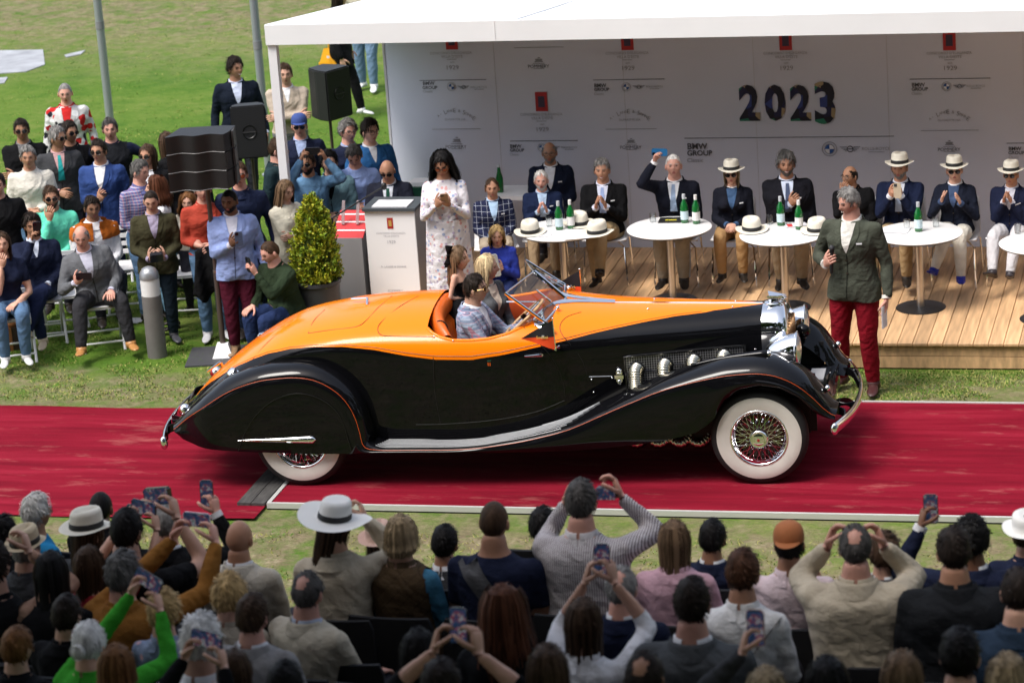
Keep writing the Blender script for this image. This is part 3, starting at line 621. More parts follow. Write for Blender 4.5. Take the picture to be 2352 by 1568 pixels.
# ---- radiator shell, grille, cap
rad = thing('radiator', '', ''); rad.parent = car
S0 = sect(0., np.linspace(.12, 1, 40)); S0 = np.vstack([S0, S0[::-1][1:]*np.array([1, -1, 1])])
def rs(x, k, dz): q = S0.copy(); q[:, 0] = x; q[:, 1] *= k; q[:, 2] = .95+(q[:, 2]-.95)*k+dz; return q
MB().grid([rs(.0, 1.012, 0.004), rs(.03, 1.02, .004), rs(.12, 1.03, .006), rs(.17, 1.02, .0), rs(.2, .97, -.012), rs(.215, .9, -.02), rs(.215, .82, -.03), rs(.18, .8, -.03)]).build('radiator_shell', chrome, rad, angle=180)
bronze = mat('bronze_slat', (.42, .25, .13), rough=.3, metal=1)
for i in range(17):
    y = (i-8)*.0245; zt = 1.235-.10*(abs(y)/.2)**2.2; x = .245-.2*abs(y)
    MB().box((x, y, (zt+.55)/2), (.03, .009, zt-.55)).build('grille_slat', bronze, rad)
MB().box((.13, 0, .9), (.05, .4, .62)).build('radiator_core', under, rad)
mb = MB(); mb.lathe([(0, 0), (.075, 0), (.08, .012), (.065, .02), (.05, .022), (.045, .036), (.0, .04)], (.085, 0, 1.335), (0, 0, 1), 24, caps=False); mb.box((.10, 0, 1.385), (.14, .022, .012)); mb.ball((.17, 0, 1.378), (.03, .014, .016)); mb.build('radiator_cap', chrome, rad)
mb = MB(); mb.add([(.05, 0, 1.385), (.2, -.004, 1.40), (.03, -.09, 1.412), (.2, .004, 1.40), (.03, .09, 1.412)], [(0, 1, 2), (0, 4, 3)]); mb.build('radiator_mascot', chrome, rad)
# ---- headlamps
lens = mat('lamp_lens', (.55, .6, .62), rough=.08, metal=.6)
for sg in (-1, 1):
    h = thing('headlamp', '', '', (.3, sg*.39, 1.035)); h.parent = car
    MB().lathe([(.0, -.26), (.02, -.255), (.055, -.225), (.09, -.175), (.12, -.11), (.142, -.04), (.148, -.012)], (0, 0, 0), (1, 0, 0), 36, caps=False).build('lamp_shell', chrome, h, angle=180)
    MB().lathe([(.148, -.012), (.158, -.008), (.16, .006), (.152, .016), (.144, .014)], (0, 0, 0), (1, 0, 0), 36, caps=False).build('lamp_rim', chrome, h, angle=180)
    MB().lathe([(.146, .01), (.10, .03), (.05, .04), (0, .043)], (0, 0, 0), (1, 0, 0), 28, caps=False).build('lamp_lens', lens, h, angle=180)
    MB().tube([(-.06, 0, -.13), (-.06, 0, -.3)], .028, 10).build('lamp_post', black, h)
    MB().lathe([(.05, -.03), (.062, 0), (.05, .03), (.03, .05), (0, .055)], (.0, sg*-.17 if sg > 0 else .17, -.02), (0, -1, 0), 18).build('horn', black, h) if sg > 0 else None
    # side lamp on the crown of the fender
    mb = MB(); P = np.array([(-.55, sg*.66, 1.0), (-.3, sg*.655, 1.05), (0, sg*.65, 1.083), (.085, sg*.65, 1.086)]); P = spline(P, 14); mb.tube(P, np.linspace(.012, .034, 14), 12); mb.build('side_lamp', black, car, angle=180)
    MB().ball((.092, sg*.65, 1.086), (.022, .03, .034)).build('side_lamp_lens', chrome, car, angle=180)
    MB().ball((.56, sg*.6, .77), (.025, .03, .03)).build('fender_lamp', chrome, car, angle=180)
    MB().tube([(.5, sg*.62, .6), (.585, sg*.62, .6)], .018, 10).build('bumper_bolt', chrome, car)
mb = MB(); mb.box((.33, 0, .64), (.5, .86, .03)); mb.box((.56, 0, .57), (.04, .84, .16)); mb.box((.42, 0, .672), (.2, .5, .03)); mb.build('front_apron', black, car)
MB().box((.43, 0, .695), (.12, .3, .015)).build('front_vent', mat('vent_grey', (.35, .35, .36), rough=.4), car)
# ---- bumpers
def bumper(x0, bow, z, hgt, half, name):
    b = thing(name, '', ''); b.parent = car
    ys = np.linspace(-half, half, 41); P = []
    for y in ys:
        e = abs(y)/half; P.append((x0+bow*(1-e**2.2), y, z))
    P = np.array(P); rows = []
    sgx = np.sign(bow)
    for p in P: rows.append([(p[0]+sgx*.018*sin(a)*1.2, p[1], p[2]+hgt*.5*cos(a)) for a in np.linspace(0, pi, 9)]+[(p[0]-sgx*.012, p[1], p[2]+hgt*.5*cos(a)) for a in np.linspace(pi, 0, 5)])
    MB().grid(rows, cv=True).build('bumper_blade', chrome, b, angle=180)
    for s in (-1, 1): MB().ball((x0-sgx*.0, s*half, z), (.035, .03, hgt*.56)).build('bumper_end', chrome, b, angle=180)
    for s in (-1, 1):
        for (ya, yb, dz) in ((.50, .62, -.02), (.46, .28, .02)):
            q = spline([(x0-sgx*.1, s*ya, z+.06), (x0+bow*.3, s*(ya+(yb-ya)*.4), z+.06+dz), (x0+bow*(1-(yb/half)**2.2)-sgx*.015, s*yb, z)], 14)
            rows = [[(p[0], p[1], p[2]+d) for d in (-.035, .035)]+[(p[0]+.012, p[1], p[2]+d) for d in (.035, -.035)] for p in q]; MB().grid(rows, cv=True).build('bumper_iron', black, b)
bumper(.63, .15, .505, .095, .86, 'front_bumper'); bumper(-5.10, -.10, .40, .11, .80, 'rear_bumper')
# ---- windscreen
ws = thing('windscreen', '', ''); ws.parent = car
gm = bpy.data.materials.new('windscreen_glass'); gm.use_nodes = True; N = gm.node_tree.nodes; L = gm.node_tree.links; N.remove(N['Principled BSDF'])
tr = N.new('ShaderNodeBsdfTransparent'); tr.inputs[0].default_value = (.86, .9, .9, 1); gl = N.new('ShaderNodeBsdfGlossy'); gl.inputs['Roughness'].default_value = .02; fz = N.new('ShaderNodeFresnel'); fz.inputs[0].default_value = 1.55
mx = N.new('ShaderNodeMixShader'); L.new(fz.outputs[0], mx.inputs[0]); L.new(tr.outputs[0], mx.inputs[1]); L.new(gl.outputs[0], mx.inputs[2]); L.new(mx.outputs[0], N['Material Output'].inputs[0])
tc_, bc_ = np.array((-1.94, 0, 1.639)), np.array((-1.68, 0, 1.398))
for sg in (-1, 1):
    to, bo = np.array((-2.1, sg*.5, 1.597)), np.array((-1.772, sg*.545, 1.355))
    MB().add([to, tc_, bc_, bo], [(0, 1, 2, 3)]).build('glass_pane', gm, ws)
    mb = MB(); mb.tube([to, bo], .013, 8); mb.tube([to, tc_], .008, 8); mb.tube([bo, bc_], .014, 8); mb.build('screen_frame', chrome, ws)
    w0 = bc_*.45+bo*.55+np.array([.03, 0, .03]); w1 = w0+np.array([-.17, sg*-.07+0, .12])*1.1; mb = MB(); mb.tube([w0, w1], .004, 6); mb.tube([w1*.3+w0*.7+np.array([0, 0, .012]), w1+np.array([0, 0, .006])], .006, 5); mb.ball(w0, .018); mb.build('wiper', chrome, ws)
    f_ = [(770, 670), (790, 668), (850, 650), (835, 600), (800, 575), (775, 610)]
MB().tube([tc_, bc_], .019, 8).build('centre_post', chrome, ws)
inr = hits('B', [(765, 625), (800, 582), (850, 540), (910, 510), (975, 492), (1050, 494), (1180, 502), (1300, 507)], .006, 40); outr = hits('B', [(775, 668), (846, 648), (838, 592), (860, 550), (910, 527), (1040, 514), (1180, 514), (1300, 516)], .006, 40)
for sg in (1, -1):
    k = np.array([1, sg, 1]); MB().grid([[a*k, (a*.5+b*.5+np.array([0, -.0, .012]))*k, b*k] for a, b in zip(inr, outr)]).build('cowl_trim', chrome, ws, angle=180)
    fp = np.array([(-1.84, -.56, 1.33), (-1.75, -.565, 1.36), (-1.69, -.585, 1.305), (-1.79, -.60, 1.285)])*k; MB().add(np.vstack([fp, fp+np.array([0, .02*sg, 0])]), [(0, 1, 2, 3), (7, 6, 5, 4), (0, 4, 5, 1), (1, 5, 6, 2), (2, 6, 7, 3), (3, 7, 4, 0)]).build('screen_bracket', chrome, ws)
# ---- steering wheel
sw = thing('steering_wheel', '', '', (-1.985, -.33, 1.335)); sw.parent = car; sw.rotation_euler = (0, radians(-40), 0)
MB().tube([(.21*cos(a), .21*sin(a), 0) for a in np.linspace(0, 2*pi, 40, endpoint=False)], .014, 8, closed=True).build('wheel_rim', mat('cream_wood', (.45, .27, .13), rough=.35, var=.3, vscale=30), sw, angle=180)
for k in range(4): a = k*pi/2+.78; MB().tube([(.03*cos(a), .03*sin(a), 0), (.205*cos(a), .205*sin(a), 0)], .006, 6).build('wheel_spoke', chrome, sw)
MB().tube([(0, 0, .03), (0, 0, -.4)], .022, 10).build('steering_column', black, sw)
# ---- door furniture, flags, lamps, caps
def handle(c, p0, p1, name):
    a, b = hit(c, p0, .03), hit(c, p1, .03); mb = MB(); mb.tube([a, a*.5+b*.5, b], [.006, .009, .013], 8); mb.tube([b, hit(c, p1, -.01)], .012, 8); mb.build(name, chrome, car)
handle('B', (710, 860), (822, 850), 'door_handle'); handle('B', (888, 806), (938, 801), 'door_hinge')
a = hit('A', (1310, 302), .03); b = hit('A', (1412, 300), .035); mb = MB(); mb.tube([a, b], .01, 8); mb.tube([b, hit('A', (1405, 322), 0)], .012, 8); mb.build('lid_handle', chrome, car)
mb = MB(); mb.tube([(-4.77, 0, .86), (-4.745, 0, .80)], .014, 8); mb.tube([(-4.77, 0, .865), (-4.9, 0, .78)], [.012, .006], 8); mb.build('lid_handle', chrome, car)
for q in ((472, 915), (484, 915)): p = hit('B', q, .002); MB().box(p, (.008, .004, .028)).build('door_emblem', pinm, car)
p = hit('B', (478, 893), .002); MB().box(p, (.03, .004, .008)).build('door_emblem', mat('emblem_green', (.02, .08, .05), rough=.4), car)
fmb = mat('flag_black', (.012, .011, .014), rough=.7, var=.2, bump=.1); fmo = mat('flag_orange', (.8, .07, .01), rough=.7, var=.1, bump=.1)
for sg in (-1, 1):
    fl = thing('pennant', '', ''); fl.parent = car
    p0, p1, ap = np.array((-1.662, sg*.73, 1.17)), np.array((-1.672, sg*.73, 1.43)), np.array((-1.946, sg*.745, 1.277))
    MB().tube([p0, p1+np.array([0, 0, .012])], .005, 6).build('flag_staff', chrome, fl); MB().ball(p1+np.array([0, 0, .014]), .009, 8, 6).build('flag_finial', chrome, fl)
    mp = p0*.56+p1*.44
    for nm, q0, q1, m in (('upper_cloth', mp, p1, fmb), ('lower_cloth', p0, mp, fmo)):
        rows = [[q0+(q1-q0)*v+(ap-(q0+(q1-q0)*v))*u+np.array([0, sg*.012*sin(u*7)*(1-u*.4), 0]) for v in np.linspace(0, 1, 5)] for u in np.linspace(0, 1, 12)]; MB().grid(rows).build(nm, m, fl, angle=180)
    me = text_mesh('Société', 1., .02); me.materials.append(mat('flag_gold', (.6, .4, .1), rough=.5)); o = link(me, 'flag_lettering', fl, tuple(p0*.75+p1*.25+(ap-p0)*.36+np.array([0, -.016, .012])), (pi/2, 0, 0), (.034, .034, .034))
    mb = MB(); c0 = p0*.33+p1*.67+(ap-p1)*.33; mb.box(c0+np.array([0, -.014, 0]), (.02, .002, .018)); mb.box(c0+np.array([0, -.014, -.014]), (.036, .002, .005)); mb.build('flag_crest', mat('flag_silver', (.5, .5, .48), rough=.5), fl)
    bk = np.array((-1.665, sg*.70, 1.175)); MB().tube([bk, bk+np.array([0, sg*.035, -.0])], .01, 8).build('flag_bracket', chrome, fl)
    # filler cap and tail lamp on each rear fender
    c = np.array((-4.50, sg*.5, .90)); ax = Vector((-.5, sg*.35, .75)).normalized(); MB().lathe([(0, 0), (.07, 0), (.075, .012), (.06, .022), (.045, .026), (.045, .06), (.03, .075), (0, .078)], tuple(c), ax, 22).build('filler_cap', chrome, car)
    t = np.array((-4.97, sg*.52, .60)); MB().ball(t, (.05, .045, .06), 14, 10).build('tail_lamp', chrome, car, angle=180); MB().ball(t+np.array([-.03, 0, .0]), (.035, .035, .042), 12, 8).build('tail_lamp_lens', mat('red_glass', (.25, .005, .005), rough=.1, coat=.5), car, angle=180)
# ================================================================= people
def unit(v): v = np.asarray(v, float); return v/(np.linalg.norm(v)+1e-12)
def rotm(ax, a): return np.array(Matrix.Rotation(a, 3, Vector(ax)))
SKIN = {k: mat('skin_'+k, c, rough=.5, spec=.35, var=.05, vscale=30, bump=.04, bscale=120, rnd=.14) for k, c in dict(fair=(.56, .32, .23), tan=(.42, .215, .135), olive=(.34, .175, .105), brown=(.17, .08, .048), pink=(.6, .31, .235)).items()}
LIP = mat('lip', (.36, .1, .09), rough=.4); EYE = mat('eye_dark', (.02, .014, .012), rough=.2); TEETH = mat('teeth', (.7, .66, .6), rough=.3)
HAIR = {}
def hairmat(c):
    if c not in HAIR:
        cols = dict(black=(.008, .007, .007), dark=(.018, .012, .009), brown=(.05, .028, .016), auburn=(.085, .03, .014), lightbrown=(.13, .08, .045), blonde=(.42, .28, .12), ashblonde=(.26, .19, .11), grey=(.19, .18, .17), darkgrey=(.06, .055, .052), white=(.6, .58, .55), saltpep=(.1, .095, .09), paleblonde=(.55, .42, .24), redbrown=(.06, .025, .012), copper=(.16, .07, .025))
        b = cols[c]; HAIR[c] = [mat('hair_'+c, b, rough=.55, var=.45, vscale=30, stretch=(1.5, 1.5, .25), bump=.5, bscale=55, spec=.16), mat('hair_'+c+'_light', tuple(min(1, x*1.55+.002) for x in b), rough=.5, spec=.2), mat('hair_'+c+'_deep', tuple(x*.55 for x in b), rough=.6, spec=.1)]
    return HAIR[c]
def fab(col, kind='plain', rough=.85):
    key = 'cloth_%s_%s' % (kind, '_'.join('%d' % int(c*999) for c in col))
    if key in MATS: return MATS[key]
    m = mat(key, col, rough=rough, var=.14, vscale=9, spec=.12); N, L, b = nodes(m)
    co = N.new('ShaderNodeTexCoord').outputs['Object']; w1 = noise_tex(N, L, co, 9, 5, .62, (1, 1, 1.9)); w2 = noise_tex(N, L, co, 26, 3, .6, (1.2, 1.2, .8)); ww = N.new('ShaderNodeTexWave'); ww.inputs['Scale'].default_value = 5.; ww.inputs['Distortion'].default_value = 9.; ww.inputs['Detail'].default_value = 3; ww.inputs['Detail Scale'].default_value = 1.2; ww.bands_direction = 'DIAGONAL'; L.new(co, ww.inputs['Vector'])
    bumped(N, L, b, math_(N, L, 'ADD', math_(N, L, 'ADD', w1, math_(N, L, 'MULTIPLY', w2, .35)), math_(N, L, 'MULTIPLY', ww.outputs['Fac'], .28)), .7, .02)
    co = N.new('ShaderNodeTexCoord').outputs['Object']; sx = N.new('ShaderNodeSeparateXYZ'); L.new(co, sx.inputs[0])
    def line(o, per, w): return math_(N, L, 'LESS_THAN', math_(N, L, 'FRACT', math_(N, L, 'MULTIPLY', math_(N, L, 'ADD', o, 10.), 1/per)), w)
    src = b.inputs['Base Color'].links[0].from_socket
    def over(fac, c):
        nonlocal src
        src = mixc(N, L, fac, src, c); L.new(src, b.inputs['Base Color'])
    if kind == 'plaid':
        over(math_(N, L, 'MULTIPLY', line(sx.outputs[0], .06, .5), .35), (.05, .07, .14)); over(math_(N, L, 'MULTIPLY', line(sx.outputs[2], .06, .5), .35), (.05, .07, .14))
        over(math_(N, L, 'MULTIPLY', line(sx.outputs[0], .06, .09), .55), (.42, .1, .13)); over(math_(N, L, 'MULTIPLY', line(sx.outputs[2], .06, .09), .55), (.42, .1, .13)); over(math_(N, L, 'MULTIPLY', line(sx.outputs[2], .03, .12), .5), (.6, .62, .7))
    elif kind == 'window':
        over(math_(N, L, 'MULTIPLY', line(sx.outputs[0], .055, .06), .7), (.5, .53, .6)); over(math_(N, L, 'MULTIPLY', line(sx.outputs[2], .055, .06), .7), (.5, .53, .6))
    elif kind == 'stripe': over(line(sx.outputs[0], .012, .42), (.17, .14, .15))
    elif kind == 'hstripe': over(line(sx.outputs[2], .085, .36), (.012, .011, .012))
    elif kind == 'check': over(math_(N, L, 'MULTIPLY', line(sx.outputs[0], .03, .3), .7), (.35, .15, .2)); over(math_(N, L, 'MULTIPLY', line(sx.outputs[2], .03, .3), .6), (.5, .5, .6))
    elif kind in ('floral', 'print', 'patch'):
        v = N.new('ShaderNodeTexVoronoi'); v.inputs['Scale'].default_value = {'floral': 26, 'print': 22, 'patch': 15}[kind]; L.new(co, v.inputs['Vector']); s = N.new('ShaderNodeSeparateColor'); L.new(v.outputs['Color'], s.inputs[0])
        cs = {'floral': ((.42, .36, .48), (.6, .33, .32), (.3, .36, .52)), 'print': ((.03, .1, .3), (.5, .3, .02), (.02, .03, .08)), 'patch': ((.02, .02, .03), (.45, .02, .02), (.7, .7, .7))}[kind]
        dist = math_(N, L, 'LESS_THAN', v.outputs['Distance'], .4 if kind != 'patch' else .6)
        for j, c in enumerate(cs): over(math_(N, L, 'MULTIPLY', dist, math_(N, L, 'COMPARE', s.outputs[0], .15+.28*j, .1)), c)
    elif kind == 'quilt':
        q = math_(N, L, 'MAXIMUM', line(math_(N, L, 'ADD', sx.outputs[0], sx.outputs[2]), .085, .07), line(math_(N, L, 'SUBTRACT', sx.outputs[0], sx.outputs[2]), .085, .07)); over(math_(N, L, 'MULTIPLY', q, .6), tuple(c*.4 for c in col))
    return m
def head_pos(D):
    x, y, z = D[:, 0], D[:, 1], D[:, 2]; k = smooth(.05, -.95, z)
    X = x*.0765*(1-.30*k); Y = y*.097*np.where(y < 0, 1-.36*k, 1-.06*k); Z = z*.118
    Y = Y*(1-.05*smooth(.6, 1, y)); g = smooth(.4, .75, y); E = np.exp
    Y = Y+g*(.027*E(-(x/.12)**2-((z+.17)/.12)**2)+.013*E(-(x/.10)**2-((z-.04)/.17)**2)-.011*(E(-((x-.36)/.16)**2-((z-.1)/.1)**2)+E(-((x+.36)/.16)**2-((z-.1)/.1)**2))
             +.005*E(-((z-.27)/.09)**2-(x/.55)**4)+.008*E(-(x/.24)**2-((z+.46)/.075)**2)+.010*E(-(x/.27)**2-((z+.82)/.13)**2))
    X = X+np.sign(x)*.004*E(-((np.abs(x)-.6)/.2)**2-((z+.15)/.2)**2)*g
    return np.stack([X, Y, Z], 1)
NU_, NV_ = 36, 26
def head_dirs():
    th = np.linspace(0, pi, NV_+1)[:, None]; az = np.arange(NU_)*2*pi/NU_
    return np.stack([np.sin(th)*np.sin(az)[None], np.sin(th)*np.cos(az)[None], np.cos(th)*np.ones(NU_)[None]], -1)
HD = head_dirs()
HLINE = dict(short=[(0, .68), (.5, .63), (.9, .42), (1.2, -.1), (1.33, -.14), (1.5, .1), (1.75, -.16), (2.2, -.54), (pi, -.64)], recede=[(0, .86), (.5, .7), (.9, .4), (1.2, -.08), (1.4, -.1), (1.5, .1), (1.75, -.16), (2.2, -.5), (pi, -.6)],
             long=[(0, .7), (.45, .62), (.8, .2), (1.1, -.3), (1.4, -.55), (2, -.7), (pi, -.75)], buzz=[(0, .68), (.6, .6), (1, .3), (1.25, 0), (1.5, .12), (1.8, -.14), (2.3, -.5), (pi, -.58)])
def hl(style, az): t = HLINE[style]; return np.interp(np.abs(az), [a for a, _ in t], [b for _, b in t])
def make_hair(style, col, S, r, length=.35, parts=None, front=1.05, hat=False):
    """hair mesh in head space; S head scale. style: short recede buzz bald bob long curly afro updo bun"""
    cap = {'short': 'short', 'recede': 'recede', 'buzz': 'buzz', 'bald': 'short', 'afro': 'short', 'messy': 'short', 'crown': 'short'}.get(style, 'long')
    th = {'short': .012, 'recede': .008, 'buzz': .003, 'bald': .004, 'afro': .024, 'messy': .018, 'bob': .015, 'long': .011, 'curly': .022, 'updo': .02, 'bun': .01, 'crown': .009}[style]
    mb = MB(); D = HD.reshape(-1, 3); az = np.arctan2(D[:, 0], D[:, 1]); h = hl(cap, az); m = D[:, 2]-h
    if style in ('bald', 'crown'):
        lim = .52 if style == 'bald' else .80
        back = np.array([0, -.62, .78]) if style == 'crown' else np.array([0, -.15, .98]); m = np.minimum(m, (math.cos(.95 if style == 'bald' else .42)-(D@unit(back)))*1.2+.07*np.array([mnoise.noise(Vector(d*7)) for d in D]))
    if hat: th = min(th, .008)
    nz = np.array([mnoise.noise(Vector(d*3.2+r.rand()*0+np.array([r_off, 0, 0]))) for r_off in (r.rand()*50,) for d in D]); nz2 = np.array([mnoise.noise(Vector(d*9)) for d in D])
    T = th*smooth(-.02, .28, m)*(1+.35*nz+(.35*nz2 if style in ('afro', 'curly', 'messy', 'updo') else .12*nz2))+.002
    if style in ('short', 'messy'): T = T*(1+.5*smooth(.3, .9, D[:, 2]))
    P = (head_pos(D)+D*T[:, None])*S; ins = m > -.03; idx = np.arange(len(D)).reshape(NV_+1, NU_); F = []
    for i in range(NV_):
        for j in range(NU_):
            q = (idx[i, j], idx[i, (j+1) % NU_], idx[i+1, (j+1) % NU_], idx[i+1, j])
            if all(ins[k] for k in q): F.append(q[::-1])
    used = sorted(set(k for f in F for k in f)); mp = {k: i for i, k in enumerate(used)}
    if not F: return None
    mb.add(P[used], [tuple(mp[k] for k in f) for f in F], 0)
    crown = unit((0, -.35, .93)); cand = [k for k in used if m[k] > .02 and not (hat and D[k][2] > -.05)]
    n = (.4 if hat else 1)*{'short': 260, 'messy': 320, 'recede': 140, 'buzz': 0, 'bald': 60, 'afro': 420, 'bob': 150, 'long': 110, 'curly': 150, 'updo': 260, 'bun': 160, 'crown': 150}[style]
    for _ in range(int(n) if cand else 0):
        k = cand[r.randint(len(cand))]; d = unit(D[k]+r.normal(0, .05, 3)); f = d-crown; f = unit(f-d*(f@d)+np.array([.25, 0, 0])*(style in ('short', 'messy')))
        if style in ('afro',): f = unit(r.normal(0, 1, 3)); f = unit(f-d*(f@d))
        p = (head_pos(d[None])[0]+d*(T[k]+.001))*S; le = S*(.035 if style not in ('afro', 'messy', 'updo') else .045)*r.uniform(.6, 1.3); lift = S*.012*r.uniform(.1, 1.2)*(1 if style in ('messy', 'afro', 'updo') else .6); sd = unit(np.cross(f, d))*S*r.uniform(.002, .0045)
        q = [p-d*.003, p+f*le*.5+d*lift, p+f*le+d*lift*(.2 if style != 'afro' else 1.2)-d*le*.25]
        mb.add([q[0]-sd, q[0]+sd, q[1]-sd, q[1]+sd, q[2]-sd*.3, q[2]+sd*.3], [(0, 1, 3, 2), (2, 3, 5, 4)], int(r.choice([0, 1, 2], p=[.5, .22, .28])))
    if style in ('long', 'curly', 'bob'):
        Lh = length; wav = .02 if style == 'curly' else .004; bulge = .035 if style == 'curly' else (.012 if style == 'bob' else .004)
        def path(a, off, ph, n=9):
            pts = []
            for t in np.linspace(0, 1, n):
                if t < .3:
                    zz = .75-(.75+.15)*t/.3; d = np.array([sin(a)*sqrt(1-zz*zz), cos(a)*sqrt(1-zz*zz), zz]); p = head_pos(d[None])[0]+d*(th+off)
                else:
                    u = (t-.3)/.7; d = np.array([sin(a)*.989, cos(a)*.989, -.15]); p = head_pos(d[None])[0]+d*(th+off+bulge*sin(pi*min(1, u*1.2)))
                    p = p*np.array([1-.25*u*(style == 'long'), 1-.15*u, 1]); p = p+np.array([0, -.012*u-(.02*u if cos(a) < 0 else .0), -u*Lh])
                    p = p+np.array([sin(ph+u*9)*wav*u, cos(ph*1.7+u*8)*wav*u, 0])
                pts.append(p*S)
            return pts
        A = np.linspace(front, 2*pi-front, 30); mb.grid([path(a, -.006, 0) for a in A], 0)
        for _ in range(150 if style != 'curly' else 230):
            a = r.uniform(front, 2*pi-front); o = r.uniform(-.004, .01 if style != 'curly' else .03); pts = path(a, o, r.uniform(0, 6)); k = r.uniform(.75, 1.08); pts = np.array(pts); pts[3:, 2] = pts[3, 2]+(pts[3:, 2]-pts[3, 2])*k
            tg = np.array([cos(a), -sin(a), 0])*S*r.uniform(.003, .007); rows = []
            for i, p in enumerate(pts): w = tg*(1-.6*(i/8)**3); rows.append([p-w, p+w])
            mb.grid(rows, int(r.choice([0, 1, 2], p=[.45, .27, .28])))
    if style == 'bun':
        mb.ball(np.array([0, -.115, .0])*S, np.array([.042, .034, .042])*S, 14, 10)
        for _ in range(40):
            a = r.uniform(0, 2*pi); c = np.array([0, -.115, .0]); q = [c+np.array([.04*cos(a+t), -.018+.0*t, .04*sin(a+t)])*(1+.05*r.rand()) for t in (0, .5, 1)]; mb.tube(np.array(q)*S, .003*S, 4, int(r.randint(3)))
    return mb
def hand_mesh(mb, Wp, f, n, s, curl, sz, mi=0, spread=.0):
    f = unit(f); n = unit(np.asarray(n)-f*(np.asarray(n)@f)); th = np.cross(f, n)*s; rows = []
    for t, w, h in ((0, .026, .02), (.25, .034, .018), (.6, .042, .015), (.92, .043, .012), (1., .04, .009)):
        c = Wp+f*.088*t*sz; an = np.arange(10)*2*pi/10; rows.append(c+(np.cos(an)[:, None]*th*w+np.sin(an)[:, None]*n*h)*sz)
    b = mb.n; mb.grid(rows, mi, cv=True); mb.f += [tuple(b+i for i in range(10)), tuple(b+40+i for i in range(10))]; mb.m += [mi, mi]
    for k, (o, L) in enumerate(((.031, .07), (.0105, .079), (-.0105, .073), (-.031, .058))):
        p = Wp+(f*.082+th*o)*sz; d = unit(f+th*spread*(1.5-k)*.25); pts = [p]; ang = 0
        for seg, cc in ((.45, .75), (.31, 1.0), (.24, .7)):
            ang += curl*cc*(1+.08*k); dd = d*cos(ang)+n*sin(ang); pts.append(pts[-1]+dd*L*seg*sz)
        mb.tube(pts, np.array([.0098, .0092, .0083, .0062])*sz, 6, mi)
    p = Wp+(f*.022+th*.028)*sz; d = unit(f*.62+th*.72+n*(.25+.5*curl)); pts = [p]
    for L, k in ((.042, 0), (.034, .5), (.026, .9)): d = unit(d+(f*.5-th*.35+n*.5*curl)*k); pts.append(pts[-1]+d*L*sz)
    mb.tube(pts, np.array([.014, .0115, .0105, .0075])*sz, 6, mi)
def ik(S, Wt, a, b, pole):
    d = Wt-S; L = np.linalg.norm(d); L2 = min(max(L, abs(a-b)+.02), (a+b)*.995); u = d/(L+1e-9); x = (a*a-b*b+L2*L2)/(2*L2); h = sqrt(max(0, a*a-x*x)); pl = np.asarray(pole, float); pl = unit(pl-u*(pl@u)); return S+u*x+pl*h, S+u*L2
TMPM = mat('tmp', (1, 1, 1))
def remesh(mb, vox, it=4):
    me = mb.mesh('tmp', TMPM, False); o = bpy.data.objects.new('tmp', me); COL.objects.link(o)
    r = o.modifiers.new('r', 'REMESH'); r.mode = 'VOXEL'; r.voxel_size = vox; sm = o.modifiers.new('s', 'SMOOTH'); sm.factor = .5; sm.iterations = it
    dg = bpy.context.evaluated_depsgraph_get(); ev = o.evaluated_get(dg).to_mesh(); n = len(ev.vertices); V = np.zeros(n*3); ev.vertices.foreach_get('co', V); F = np.zeros(len(ev.polygons)*4, int); lv = np.zeros(len(ev.loops), int); ev.loops.foreach_get('vertex_index', lv)
    ok = len(lv) == len(ev.polygons)*4; F = lv.reshape(-1, 4) if ok else np.array([list(p.vertices)[:4] for p in ev.polygons]); NN_ = np.zeros(n*3); ev.vertices.foreach_get('normal', NN_)
    o.evaluated_get(dg).to_mesh_clear(); bpy.data.objects.remove(o); bpy.data.meshes.remove(me); return V.reshape(-1, 3), F, NN_.reshape(-1, 3)
def seg_t(V, a, b): d = b-a; t = ((V-a)@d)/(d@d); tc = np.clip(t, 0, 1); return t, np.linalg.norm(V-(a+tc[:, None]*d), axis=1)
NPERS = [0]
